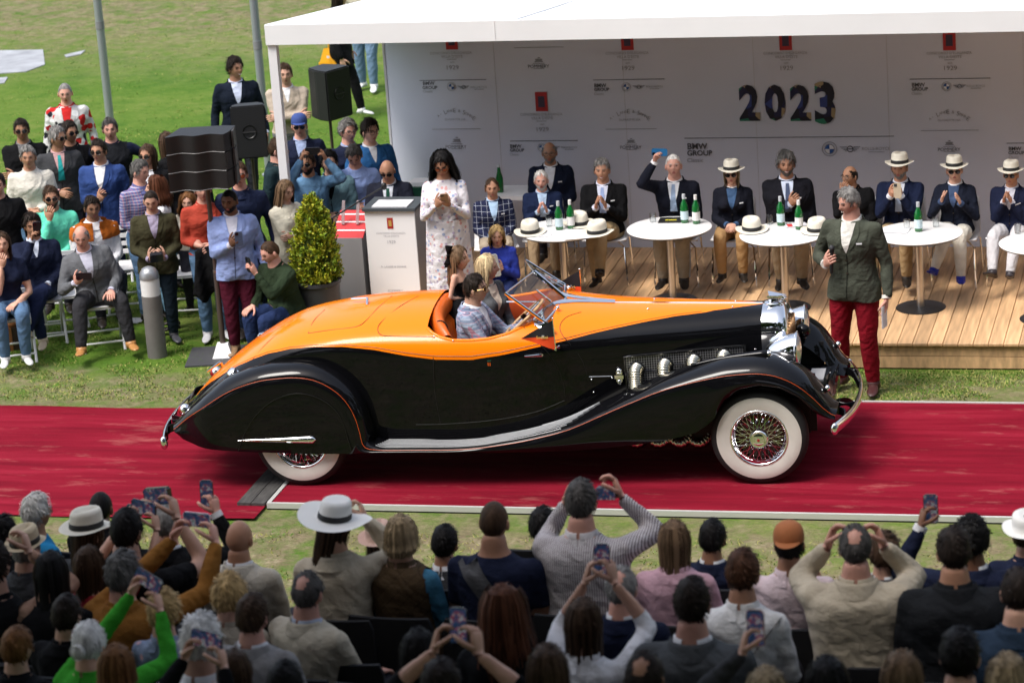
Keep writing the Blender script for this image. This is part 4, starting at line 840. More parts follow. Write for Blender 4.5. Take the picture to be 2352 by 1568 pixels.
def person(label, at, face=0., H=1.76, pose='stand', lean=.04, side=0., head=(0, 0), L='hang', R='hang', top=((.03, .035, .06), 'jacket'), shirt=None, tie=None, legs=(.03, .03, .04), shoe=(.02, .015, .012), skin='fair', hair=('short', 'brown'),
           hat=None, glasses=None, beard=None, sex='m', vox=.021, group=None, skirt=None, seat=.46, knees=None, fat=1., sleeve=.97, smile=False, collar=None, extra=None, sock=None, hairlen=.33, hemoff=None, lips=None, hand_curl=None, foot=None, legkind='plain', feet=True, front=1.05, badge=False, headk=1.):
    NPERS[0] += 1; r = np.random.RandomState(NPERS[0]*13+5); k = H/1.76; fem = sex != 'm'; S = headk*.985*min(k, 1.04)**.7 if sex != 'c' else .93*(.62+.38*k)/.87
    root = thing('person', label, 'person', tuple(at), radians(face), group)
    # ---- skeleton
    X = np.array([1., 0, 0])
    if pose == 'sit': P = np.array([0, 0, seat+.085*k])
    else: P = np.array([0, 0, .53*H])
    t = unit(np.array([sin(side), sin(lean)*cos(side), cos(lean)*cos(side)])); Rt = unit(np.cross(np.array([0, 1., 0]), t)) if abs(side) > .01 else X; Rt = unit(Rt-t*(Rt@t)); Fd = np.cross(t, Rt)
    def tp(h, x=0, y=0): return P+t*h*H+Rt*x*H+Fd*y*H
    sw = (.105 if not fem else .092)*(1 if sex != 'c' else .95); N = tp(.285); SH = {s: tp(.246, s*sw, -.004) for s in (-1, 1)}
    hy, hp = radians(head[0]), radians(head[1]); hr = radians(head[2]) if len(head) > 2 else 0
    HR = rotm((0, 0, 1), hy) @ rotm((1, 0, 0), hp) @ rotm((0, 1, 0), hr); lt = unit(t*.5+np.array([0, 0, .5])+np.array([0, .12, 0])*cos(hy)*.3); HC = N+lt*.084*H*(1 if sex != 'c' else 1.12)+HR@np.array([0, .012, 0])*k
    # legs
    HJ = {s: P+np.array([s*.055*H, .0, -.005*H]) for s in (-1, 1)}; KN, AN, TO = {}, {}, {}
    for s in (-1, 1):
        if pose == 'sit':
            kn = (knees or {}).get(s, (s*.11, .245*H*.98, .02)); KN[s] = HJ[s]+unit(np.array([kn[0]-s*.055*H, kn[1], kn[2]]))*.245*H
            an = (foot or {}).get(s, (s*.10, .245*H*.9, .075)); d = np.array(an)-KN[s]; AN[s] = KN[s]+unit(d)*min(np.linalg.norm(d), .245*H) if foot or True else None
            TO[s] = unit(np.array([s*.2, 1, -.0]))
        else:
            an = (foot or {}).get(s, (s*.085, 0., .07)); kk, AN[s] = ik(HJ[s], np.array(an), .245*H, .235*H, (0, 1, 0)); KN[s] = kk; TO[s] = unit(np.array([s*.28, 1, 0]))
    # arms
    EL, WR, HDIR, PALM, CURL = {}, {}, {}, {}, {}
    C = (SH[1]+SH[-1])/2
    for s, a in ((-1, L), (1, R)):
        pole = (s*.5, -.35, -.75); cu = .45; ov = None
        if isinstance(a, tuple): a, ov = a
        W_, f_, n_ = {
            'hang': (SH[s]+np.array([s*.10, .05, -.53])*k, (0, .12, -1), (-s, .2, 0)), 'lap': (P+np.array([s*.07, .27, .10])*k, (-s*.6, .8, -.15), (0, 0, -1)), 'knee': (P+np.array([s*.12, .36, .115])*k, (-s*.1, .95, -.2), (0, 0, -1)),
            'clasp': (P+np.array([s*.045, .3, .13])*k, (-s*.6, .75, -.2), (-s*.5, -.2, -.7)), 'clap': (C+np.array([s*.055, .27, -.12])*k, (-s*.2, .55, .8), (-s, .15, 0)), 'phone2': (HC+np.array([s*.115, .30, -.09])*k, (-s*.3, .35, .85), (-s, .0, .1)),
            'portrait': (HC+np.array([s*.05, .27, -.16])*k, (-s*.15, .35, .9), (-s*.9, .3, .1)), 'chest': (C+np.array([s*.06, .27, -.12])*k, (-s*.45, .55, .65), (-s*.75, -.1, .65)), 'raise': (HC+np.array([s*.16, .24, .08])*k, (-s*.2, .25, .95), (-s*.9, .3, .1)),
            'crossed': (C+np.array([-s*.11, .19, -.235])*k, (-s, .15, .05), (0, -1, -.2)), 'eyes': (HC+np.array([s*.085, .13, -.06])*k, (-s*.35, .25, .9), (-s, -.2, .2)), 'wheel': (C+np.array([s*.14, .42, -.20])*k, (-s*.35, .5, .7), (-s*.4, .6, -.4)),
            'chin': (HC+np.array([s*.03, .12, -.2])*k, (-s*.2, .25, .95), (-s*.3, -.95, 0)), 'pocket': (P+np.array([s*.17, .09, .02])*k, (-s*.3, .25, -.9), (-s, 0, 0)), 'front': (P+np.array([s*.05, .2, .1])*k, (-s*.8, .5, -.2), (-s*.1, -.9, -.4)), 'mic': (C+np.array([s*.1, .25, -.16])*k, (-s*.55, .55, .55), (-s*.8, -.2, .5)),
            'back': (P+np.array([s*.26, -.12, .06])*k, (s*.2, -.3, -1), (0, -.2, -1)), 'desk': (C+np.array([s*.13, .34, -.33])*k, (-s*.5, .8, -.1), (0, 0, -1))}[a]
        if a in ('hang', 'pocket'): pole = (s*.25, -1, 0)
        if a in ('phone2', 'eyes', 'raise'): pole = (s*.5, -.1, -.9)
        if a == 'crossed': pole = (s*1., .2, -.6)
        if a in ('clap',): cu = .12
        if a in ('phone2', 'portrait', 'chest', 'mic', 'raise', 'wheel', 'eyes'): cu = .78
        if a in ('lap', 'knee', 'desk'): cu = .3
        if ov is not None:
            W_ = (HC if a in ('phone2', 'portrait', 'raise', 'eyes', 'chin') else C)+np.array(ov[:3])*k
            if len(ov) > 6: f_ = ov[4:7]
        E_, W2 = ik(SH[s], np.asarray(W_, float), .172*H, .148*H, pole); EL[s], WR[s], HDIR[s], PALM[s], CURL[s] = E_, W2, np.array(f_, float), np.array(n_, float), cu if hand_curl is None else hand_curl
    # ---- fleshy figure, fused into one surface
    mb = MB(); wk = (.93 if fem else 1.)*fat; kid = .92 if sex == 'c' else 1
    tor = [(-.075, .07, .058), (-.04, .094, .068), (0, .099 if fem else .094, .07), (.05, .092, .066), (.1, .079 if fem else .087, .061), (.15, .085 if fem else .094, .066), (.2, .094 if fem else .102, .07), (.235, .094, .062), (.258, .083, .054), (.275, .06, .045), (.29, .0385, .039), (.345, .0325, .036)]
    if pose == 'sit': tor = tor[1:]
    rows = []; thick = 1.08 if top[1] in ('jacket', 'coat', 'sweater') else 1.
    for h, a, b in tor:
        kk = wk*thick*kid if h < .27 else 1.
        c = tp(h, 0, (.006 if h > .1 else 0)-.012*(h > .2)+.0*h); an = np.arange(18)*2*pi/18; sq = 2/2.5
        rows.append(c+(np.sign(np.cos(an))*np.abs(np.cos(an))**sq)[:, None]*Rt*a*H*kk+(np.sign(np.sin(an))*np.abs(np.sin(an))**sq)[:, None]*Fd*b*H*(kk if h < .27 else 1)*(1+.12*(fat-1)))
    b0 = mb.n; mb.grid(rows, cv=True); mb.f += [tuple(b0+i for i in range(18))[::-1], tuple(b0+(len(tor)-1)*18+i for i in range(18))]; mb.m += [0, 0]
    if fem and sex != 'c':
        for s in (-1, 1): mb.ball(tp(.185, s*.045, .055), .042*H)
    ar = .76 if fem else .86; ar *= thick*(.8+.2*fat)*kid; lr = (1.05 if not fem else 1.)*(.75+.25*fat)*kid
    for s in (-1, 1):
        mb.ball(SH[s], .035*H*ar); q = [SH[s]+(C-SH[s])*.25, SH[s], SH[s]*.5+EL[s]*.5, EL[s]]; mb.tube(q, np.array([.036, .037, .033, .027])*H*ar, 12); mb.ball(EL[s], .028*H*ar)
        mb.tube([EL[s], EL[s]*.6+WR[s]*.4, WR[s]], np.array([.027, .027, .0185])*H*ar, 12)
        mb.tube([HJ[s], HJ[s]*.5+KN[s]*.5, KN[s]], np.array([.057, .05, .038])*H*lr, 14); mb.ball(HJ[s], .055*H*lr); mb.ball(KN[s], .037*H*lr)
        mb.tube([KN[s], KN[s]*.6+AN[s]*.4, AN[s]], np.array([.038, .037, .026])*H*lr, 12)
    V, F, NR = remesh(mb, vox*max(.7, k))
    # ---- regions
    segs = [('t', P-t*.05*H, tp(.25), .085*H), ('n', tp(.285), tp(.345), .036*H)]
    for s in (-1, 1): segs += [('a%d' % s, SH[s], EL[s], .036*H), ('f%d' % s, EL[s], WR[s], .026*H), ('u%d' % s, HJ[s], KN[s], .05*H), ('c%d' % s, KN[s], AN[s], .034*H)]
    Dm, Tm = [], {}
    for nm, a, b, rr in segs: tt, dd = seg_t(V, a, b); Dm.append(dd/rr); Tm[nm] = tt
    lab = np.argmin(np.array(Dm), 0); nm = [q[0] for q in segs]; th_ = ((V-P)@t)/H     # torso height of every vertex
    def garment(inside, snap, off):
        """faces touching `inside`; vertices beyond a limit are slid back onto its plane, giving clean hems"""
        fm = inside[F].any(1); used = np.unique(F[fm]); mp = -np.ones(len(V), int); mp[used] = np.arange(len(used)); Q = V[used]+NR[used]*off
        for fn in snap: Q = fn(used, Q)
        return Q, mp[F[fm]]
    top_l = np.isin(lab, [i for i, x in enumerate(nm) if x[0] == 't']); isarm = np.isin(lab, [i for i, x in enumerate(nm) if x[0] == 'a']); isfore = np.isin(lab, [i for i, x in enumerate(nm) if x[0] == 'f'])
    tfore = np.where(lab == nm.index('f-1'), Tm['f-1'], Tm['f1']); tarm = np.where(lab == nm.index('a-1'), Tm['a-1'], Tm['a1'])
    fdist = np.abs((V-P)@Fd)/H; isleg = np.isin(lab, [i for i, x in enumerate(nm) if x[0] in 'uc'])
    tcol, tkind = top[0], top[1]; pat = top[2] if len(top) > 2 else 'plain'
    hem = {'jacket': -.075, 'coat': -.12, 'sweater': -.0, 'shirt': .0, 'tee': .0, 'vest': .0, 'dress': .02, 'strap': .02}[tkind] if hemoff is None else hemoff
    if pose == 'sit': hem = max(hem, -.005)
    ntop = {'strap': .2}.get(tkind, .288); sl = sleeve if tkind not in ('tee', 'vest', 'strap') else None
    torsoish = top_l | (isleg & (fdist < .085)); ins = (torsoish & (th_ > hem) & (th_ < ntop))
    if tkind != 'strap' and tkind != 'vest': ins |= isarm if sl is not None else (isarm & (tarm < .62))
    if sl is not None: ins |= isfore & (tfore < sl) if sl >= .4 else (isfore & (tfore < sl))
    def snapf(used, Q):
        for s in (-1, 1):
            lim, seg, a, b = (sl, 'f%d' % s, EL[s], WR[s]) if sl is not None else (.62, 'a%d' % s, SH[s], EL[s])
            if tkind in ('strap', 'vest'): continue
            mm = (lab[used] == nm.index(seg)) & (Tm[seg][used] > lim)
            Q[mm] -= ((Tm[seg][used][mm]-lim)[:, None])*(b-a)
        hh = ((Q-P)@t)/H; lo = ~(isarm | isfore)[used] & (hh < hem); Q[lo] += ((hem-hh[lo])*H)[:, None]*t
        hi = (hh > ntop) & ~(isarm | isfore)[used]; Q[hi] -= ((hh[hi]-ntop)*H)[:, None]*t; return Q
    fm = fab(tcol, pat, .9 if tkind != 'shirt' else .75); off = {'jacket': .009, 'coat': .014, 'sweater': .008, 'vest': .016}.get(tkind, .005)
    TQ, TF = garment(ins, [snapf], off)
    if tkind in ('jacket', 'coat') and pose != 'sit':    # flare of the skirts
        hh = ((TQ-P)@t)/H; fl = smooth(.06, hem, hh)*.018; ctr = P+t*(hh*H)[:, None]; dv = TQ-ctr; dv[:, :] /= np.linalg.norm(dv, axis=1)[:, None]+1e-9; TQ = TQ+dv*fl[:, None]
    amp = .0035 if tkind in ('shirt', 'tee', 'strap', 'dress') else .0045; wn = np.array([mnoise.noise(Vector((q[0]*9, q[1]*9, q[2]*16+r.rand()*0+NPERS[0]))) for q in TQ]); TQ = TQ+(wn*amp*1.6)[:, None]*unit_rows(TQ-C)
    tname = {'tee': 't_shirt', 'strap': 'top', 'sweater': 'sweater'}.get(tkind, tkind)
    tob = MB().add(TQ, [tuple(f) for f in TF]).build(tname, fm, root, angle=180, fixn=False)
    if tkind == 'vest':
        ic = (extra or {}).get('under', (.1, .3, .5)); i2 = (isarm | (isfore & (tfore < .97))); [MB().add(Q3, [tuple(f) for f in F3]).build('sleeve', fab(ic), root, angle=180, fixn=False) for s in (-1, 1) for Q3, F3 in (garment((i2 & np.isin(lab, [nm.index('a%d' % s), nm.index('f%d' % s)])), [lambda u, Q: Q], .006),)]
    if legs is not None:
        hem2 = .055; li = ((isleg | top_l) & ((th_ < hem2) | (isleg & ~(fdist < .085))))
        def snapl(used, Q):
            hh = ((Q-P)@t)/H; hi = (hh > hem2) & (fdist[used] < .085); Q[hi] -= ((hh[hi]-hem2)*H)[:, None]*t
            for s in (-1, 1):
                sg = 'c%d' % s; lim = .93; mm = (lab[used] == nm.index(sg)) & (Tm[sg][used] > lim); Q[mm] -= ((Tm[sg][used][mm]-lim)[:, None])*(AN[s]-KN[s])
            return Q
        Q, F2 = garment(li, [snapl], .006); wn = np.array([mnoise.noise(Vector((q[0]*8, q[1]*8, q[2]*13+NPERS[0]))) for q in Q]); Q = Q+wn[:, None]*.004*NR[:1]*0+np.stack([wn*.004, wn*.004, wn*0], 1)
        MB().add(Q, [tuple(f) for f in F2]).build('trousers', fab(legs, legkind), root, angle=180, fixn=False)
    if skirt:
        sc, sl_, wd = skirt; rows = []
        if pose == 'sit': pass
        for u in np.linspace(0, 1, 9):
            c = P+t*.07*H*(1-u)-np.array([0, 0, 1])*(sl_*u); w = .112*H+(wd-.112*H)*u**.8; an = np.arange(36)*2*pi/36; rr = w*(1+.07*u*np.sin(an*7+u)+.04*u*np.sin(an*11)); rows.append(np.stack([c[0]+rr*np.cos(an), c[1]+rr*.86*np.sin(an), np.full(36, c[2])], 1))
        MB().grid(rows, cv=True).build('skirt', fab(sc, pat), root, angle=180)
    # ---- body: the fused figure with head and hands
    bm_ = MB(); bm_.add(V, [tuple(f) for f in F], 0)
    Dh = HD.reshape(-1, 3); Hp = (head_pos(Dh)*S*np.array([1, 1, 1])) @ HR.T+HC; b0 = bm_.n; idx = np.arange(len(Dh)).reshape(NV_+1, NU_)
    fs, mi = [], []
    for i in range(NV_):
        for j in range(NU_):
            q = (idx[i, j], idx[i+1, j], idx[i+1, (j+1) % NU_], idx[i, (j+1) % NU_]); d = Dh[list(q)].mean(0); fs.append(q); mi.append(1 if d[1] > .6 and abs(d[0]) < .23 and -.52 < d[2] < -.4 else 0)
    bm_.v.append(Hp); bm_.n += len(Hp); bm_.f += [tuple(b0+i for i in q) for q in fs]; bm_.m += mi
    def hp_(v): return HR@(np.asarray(v, float)*S)+HC
    for s in (-1, 1):
        bm_.ball(hp_((s*.0775, -.008, -.008)), np.array([.010, .02, .033])*S, 8, 6, 0, HR@rotm((0, 0, 1), -s*.35))
        if not (glasses == 'sun'): bm_.ball(hp_((s*.031, .078, .0105)), np.array([.0095, .008, .0042])*S, 8, 6, 2, HR)
        q = [hp_((s*.014, .0925, .029)), hp_((s*.032, .088, .034)), hp_((s*.05, .075, .028))]; bm_.tube(q, np.array([.003, .0036, .0022])*S, 5, 3)
        hand_mesh(bm_, WR[s], HDIR[s], PALM[s], s, CURL[s], k*(.95 if fem else 1.03), 0)
    if smile: bm_.tube([hp_((-.021, .088, -.05)), hp_((0, .0985, -.0565)), hp_((.021, .088, -.05))], np.array([.0015, .0028, .0015])*S, 5, 4)
    hc = hair[1] if hair else 'dark'; hm = hairmat(hc)
    lipm = LIP if lips is None else mat('lip_bright', lips, rough=.35)
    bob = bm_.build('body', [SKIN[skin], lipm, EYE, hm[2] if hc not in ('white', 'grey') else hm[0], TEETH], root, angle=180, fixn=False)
    # ---- hair, hat, glasses, beard
    M4 = Matrix.Translation(HC) @ Matrix(HR.tolist()).to_4x4()
    if hair and hair[0] != 'none':
        h = make_hair(hair[0], hc, S, r, hairlen, front=front, hat=bool(hat))
        if h: o = h.build('hair', hm, root, angle=180, fixn=False); o.matrix_local = M4
    if beard:
        D = HD.reshape(-1, 3); mk = (D[:, 2] < -.22-.25*(np.abs(D[:, 0]) < .5)*(D[:, 1] > 0)) & (D[:, 1] > .0) & (D[:, 2] > -.97) | ((D[:, 1] > .1) & (D[:, 2] < -.3) & (D[:, 2] > -.95) & (np.abs(D[:, 0]) > .3)); Q = (head_pos(D)+D*.007)*S; F2 = [tuple(idx[a] for a in ((i, j), (i+1, j), (i+1, (j+1) % NU_), (i, (j+1) % NU_))) for i in range(NV_) for j in range(NU_) if all(mk[idx[a]] for a in ((i, j), (i+1, j), (i+1, (j+1) % NU_), (i, (j+1) % NU_)))]
        o = MB().add(Q, F2).build('beard', hairmat(beard)[0], root, angle=180); o.matrix_local = M4
    if glasses:
        mb = MB(); lm = {'sun': mat('sunglass_lens', (.012, .011, .012), rough=.08, coat=.3), 'amber': mat('amber_lens', (.3, .07, .03), rough=.1), 'clear': mat('spectacle_lens', (.35, .3, .28), rough=.08, alpha=.12), 'aviator': mat('brown_lens', (.05, .035, .02), rough=.06, coat=.3)}[glasses]; fmz = mat('spectacle_frame', (.015, .013, .012), rough=.3) if glasses != 'aviator' else mat('gold_frame', (.6, .42, .18), rough=.25, metal=1)
        for s in (-1, 1):
            c = np.array((s*.034, .099, .008)); an = np.arange(14)*2*pi/14; pts = [c+np.array([.0265*cos(a), -.012*(cos(a)*s > .3)*abs(cos(a)), .0195*sin(a)*(1 if sin(a) > 0 else 1.15)]) for a in an]
            n0 = mb.n; mb.add(pts+[c+np.array([0, .003, 0])], [(i, (i+1) % 14, 14) for i in range(14)], 0); mb.tube(pts, .0022, 4, 1, closed=True); mb.tube([c+np.array([s*.026, -.012, .006]), np.array([s*.078, .04, .012]), np.array([s*.08, -.01, .006])], .0022, 4, 1)
        mb.tube([(-.009, .1, .012), (0, .103, .014), (.009, .1, .012)], .002, 4, 1); o = mb.build('glasses', [lm, fmz], root, angle=60); o.scale = (S, S, S); o.matrix_local = M4 @ Matrix.Scale(S, 4)
    if hat:
        hk, hrz = hat if isinstance(hat, tuple) else (hat, 0); o = make_hat(hk, S); o.parent = root; o.matrix_local = M4 @ Matrix.Translation((0, -.012*S, .043*S)) @ Matrix.Rotation(radians(hrz), 4, 'Z') @ Matrix.Rotation(radians(3), 4, 'X')
    # ---- front of shirt, tie, lapels, collar
    if shirt is not None or tie is not None or collar is not None:
        tb = BVHTree.FromPolygons([Vector(q) for q in TQ], [tuple(f) for f in TF])
        def drape(name, fn, m, o, nv=12, nu=7, par=root):
            rows = []
            for v in np.linspace(0, 1, nv):
                row = []
                for u in np.linspace(-1, 1, nu):
                    x, h = fn(u, v); p0 = tp(h, x, .135); hh = tb.ray_cast(Vector(p0), Vector(-Fd))
                    if hh[0] is None: hh = tb.find_nearest(Vector(tp(h, x, .06)))
                    row.append(np.array(hh[0])+Fd*o)
                rows.append(row)
            return MB().grid(rows).build(name, m, par, angle=180)
        if shirt is not None:
            open_ = .045 if tkind in ('jacket', 'coat') else .03; deep = .13 if tkind in ('jacket', 'coat') else .08
            drape('shirt_front', lambda u, v: (u*open_*(1-v)**.8*(.75+.25*v), .284-deep*v), fab(shirt, 'plain', .7), .004)
            if tkind in ('jacket', 'coat'):
                for s in (-1, 1): drape('lapel', lambda u, v: (s*(open_*(1-v)**.8*.85+.001+(u+1)*.5*.027*sin(pi*min(1, v*1.05+.12))), .284-.15*v), fm, .008, 12, 4)
        if shirt is not None and tkind in ('jacket', 'coat'):
            lo = max(hem, -.06); drape('front_edge', lambda u, v: (.0024*u+.010*v*v, .148-(.148-lo)*v), fab(tuple(c*.3 for c in tcol)), .0035, 10, 2)
            for hb in (.12, .06): drape('button', lambda u, v: (.002+.0045*u, hb+.0045*(1-2*v)), mat('coat_button', (.03, .022, .015), rough=.4), .007, 3, 3)
            for s in (-1, 1): drape('pocket_flap', lambda u, v: (s*.06+.028*u, .045-.014*v-.004*s*u), fm, .006, 3, 5)
            if badge: drape('badge', lambda u, v: (-.062+.012*u, .205-.007*v), mat('badge_white', (.7, .7, .72), rough=.5), .008, 2, 2)
        if tie is not None: drape('tie', lambda u, v: (u*(.009+.012*v), .276-.15*v), fab(tie, 'plain', .6), .009, 10, 4)
    cc = collar if collar is not None else (shirt if shirt is not None else (tcol if tkind in ('shirt', 'jacket', 'coat', 'sweater', 'vest') else None))
    if cc is not None and tkind not in ('strap', 'dress'):
        rows = []
        for h, w in ((.262, 1.6), (.274, 1.38), (.288, 1.18), (.302, 1.14), (.304, 1.04)):
            an = np.linspace(-pi/2+.42, 1.5*pi-.42, 24) if shirt is not None else np.linspace(-pi/2+.1, 1.5*pi-.1, 24); rows.append([tp(h-.014*max(0, -sin(a))*1., .038*w*cos(a), -.004-.040*w*sin(a)) for a in an+pi])
        MB().grid(rows).build('collar', fab(cc, 'plain', .75), root, angle=180)
    if tkind == 'jacket' or tkind == 'coat':   # turned collar of the coat around the back of the neck
        rows = [[tp(h, .038*w*cos(a), -.004+.042*w*sin(a)) for a in np.linspace(pi*1.02, 2*pi*.99, 18)] for h, w in ((.262, 1.75), (.29, 1.42), (.299, 1.34), (.296, 1.25))]; MB().grid(rows).build('coat_collar', fm, root, angle=180)
    if sl is not None and sl > .9 and shirt is not None:
        for s in (-1, 1): d = unit(WR[s]-EL[s]); MB().tube([WR[s]-d*.02, WR[s]+d*.012], .0215*H*.98, 12).build('cuff', fab(shirt, 'plain', .7), root, angle=60)
    # ---- shoes
    for s in (-1, 1) if feet else ():
        A = AN[s]; f = TO[s]; sh = unit(A-KN[s]); dn = np.array([0, 0, -1.])
        if pose == 'sit' and foot: f = unit(f-sh*(f@sh)*.9); dn = unit(sh*1.-f*(sh@f))
        sd = np.cross(f, dn); kk = k*(.9 if fem else 1); rows = []
        for u, w, h, z in ((-.075, .026, .03, .03), (-.06, .034, .05, .02), (-.02, .037, .055, .012), (.04, .04, .045, .02), (.09, .046, .034, .03), (.14, .044, .026, .037), (.175, .03, .018, .044), (.188, .012, .01, .05)):
            an = np.arange(10)*2*pi/10; c = A+f*u*kk+dn*(z)*kk; rows.append(c+(np.cos(an)[:, None]*sd*w+np.sin(an)[:, None]*dn*h*.62)*kk)
        m_ = MB(); m_.grid(rows, 0, cv=True); m_.tube([A-sh*.03*k, A+sh*.035*k], .03*H*.95*lr, 10, 0)
        m_.build('shoe', mat('shoe_%d_%d_%d' % tuple(int(c*999) for c in shoe), shoe, rough=.4), root, angle=180)
    if sock:
        for s in (-1, 1): MB().tube([AN[s]+(KN[s]-AN[s])*.35, AN[s]], .025*H*lr, 10).build('sock', fab(sock), root, angle=180)
    info = dict(root=root, HC=HC, C=C, P=P, WR=WR, SH=SH, EL=EL, N=N, t=t, Fd=Fd, Rt=Rt, tp=tp, H=H, M=Matrix.Translation(at) @ Matrix.Rotation(radians(face), 4, 'Z'), S=S, HR=HR, HDIR=HDIR, TQ=TQ, TF=TF, k=k)
    return info
def unit_rows(v): return v/(np.linalg.norm(v, axis=1)[:, None]+1e-9)
def wpos(I, p): return I['M'] @ Vector(np.asarray(p, float))
STRAW = mat('panama_straw', (.68, .64, .54), rough=.7, bump=.25, bscale=140, var=.05); BAND = mat('hat_band', (.012, .012, .013), rough=.6)
def make_hat(kind, S=1.):
    mb = MB(); n = 40; an = np.arange(n)*2*pi/n
    col, br, band, crown = {'panama': (STRAW, .062, BAND, .1), 'wide': (mat('white_straw', (.74, .73, .7), rough=.7, bump=.2, bscale=120), .115, BAND, .1), 'straw': (mat('tan_straw', (.5, .4, .26), rough=.75, bump=.3, bscale=120), .04, BAND, .095), 'felt': (mat('pink_felt', (.5, .33, .27), rough=.9), .05, None, .09),
                            'cap': (mat('rust_cap', (.33, .11, .035), rough=.85, bump=.2), 0, None, .085), 'bluecap': (mat('blue_cap', (.03, .06, .22), rough=.85), 0, None, .085), 'white': (mat('white_straw', (.74, .73, .7), rough=.7), .06, None, .09)}[kind]
    rows = []
    def ring(rx, ry, z, dz=None): rows.append(np.stack([rx*np.cos(an), ry*np.sin(an), z+(dz if dz is not None else 0)*np.ones(n)], 1)*S)
    rx, ry = .088, .108
    if br:
        for q in (1., .75, .5, .25): ring(rx+br*q, ry+br*q, .012, (.014*np.abs(np.cos(an))**2-.008*np.abs(np.sin(an)))*q*(br/.06)+.004*np.sin(an*3)*q)
    else: ring(rx*.99, ry*.99, -.012); 
    ring(rx, ry, .012)
    if kind in ('cap', 'bluecap'):
        for a in (.25, .5, .75, .92, .99): ring(rx*cos(a*pi/2)**.6, ry*cos(a*pi/2)**.6, .012+crown*sin(a*pi/2))
    else:
        for z, q in ((.05, .97), (.085, .92), (crown, .84)): ring(rx*q, ry*q, .012+z, .006*np.sin(an))
        dent = -.022*np.exp(-(np.cos(an)/.5)**2) if kind != 'wide' else -.0*an
        ring(rx*.68, ry*.72, .012+crown+.008, dent*.4); ring(rx*.4, ry*.5, .012+crown+.006, dent); ring(rx*.08, ry*.12, .012+crown-(.016 if kind != 'wide' else -.005))
    mb.grid(rows, cv=True); b0 = mb.n-n; mb.f.append(tuple(b0+i for i in range(n))); mb.m.append(0)
    o = mb.build('hat', col, None, angle=180)
    if band is not None:
        rr = []
        for z, q in ((.014, 1.015), (.016, 1.03), (.046, 1.005), (.048, .98)): rr.append(np.stack([rx*q*np.cos(an), ry*q*np.sin(an), np.full(n, z)], 1)*S)
        MB().grid(rr, cv=True).build('band', band, o, angle=180)
    if kind in ('cap', 'bluecap'):
        s_ = 1 if kind == 'bluecap' else 1; q = [[((rx*(1-.0*v)+.0)*sin(a)*.9*S, (ry*.9*cos(a)+.075*v*cos(a))*S, (.0-.012*v+.006)*S) for v in np.linspace(0, 1, 5)] for a in np.linspace(-1.1, 1.1, 12)]
        MB().grid(q).build('peak', col, o, angle=180)
    return o
PHB = mat('phone_body', (.015, .016, .02), rough=.25); PHS = []
def screen_mat(i):
    m = mat('phone_screen_%d' % (i % 5), (.02, .02, .025), rough=.1); N, L, b = nodes(m)
    if not b.inputs['Emission Color'].links:
        co = N.new('ShaderNodeTexCoord').outputs['Object']; v = N.new('ShaderNodeTexVoronoi'); v.inputs['Scale'].default_value = 40+i*7; L.new(co, v.inputs['Vector']); n = noise_tex(N, L, co, 25+i*3, 2)
        c = ramp(N, L, n, [(.3, (.004, .006, .012)), (.48, (.012, .03, .07)), (.56, (.10, .012, .016)), (.6, (.14, .16, .18)), (.7, (.008, .02, .012))]); L.new(c, b.inputs['Emission Color']); b.inputs['Emission Strength'].default_value = .5
    return m
NPH = [0]
def phone(label, I=None, p=None, up=(0, 0, 1), norm=(0, 1, 0), col=None, size=(.075, .155, .009), group='phones held up by spectators', cat='phone', screen=True):
    """p in the holder's local frame; norm = direction the back of the phone points"""
    NPH[0] += 1; y = unit(up); z = -unit(norm); z = unit(z-y*(z@y)); x = np.cross(y, z); Rm = Matrix(np.stack([x, y, z], 1).tolist()); M = (I['M'] if I else Matrix.Identity(4)) @ Matrix.Translation(np.asarray(p, float)) @ Rm.to_4x4()
    w, h, d = size; o = thing('phone', label, cat, (0, 0, 0), 0, group); o.matrix_world = M
    bm = bmesh.new(); bmesh.ops.create_cube(bm, size=1); bmesh.ops.scale(bm, vec=(w, h, d), verts=bm.verts); bmesh.ops.bevel(bm, geom=[e for e in bm.edges if abs((e.verts[0].co-e.verts[1].co).z) > d*.5], offset=.010, segments=3, affect='EDGES')
    me = bpy.data.meshes.new('phone_case'); bm.to_mesh(me); bm.free(); me.materials.append(PHB if col is None else mat('phone_%d_%d_%d' % tuple(int(c*999) for c in col), col, rough=.3)); link(me, 'phone_case', o)
    if screen: MB().box((0, 0, d/2+.0004), (w*.92, h*.94, .001)).build('screen', screen_mat(NPH[0]), o)
    mb = MB(); mb.box((w*.22, h*.36, -d/2-.001), (w*.38, h*.19, .003)); mb.build('camera_plate', mat('lens_glass', (.01, .01, .012), rough=.08), o); return o
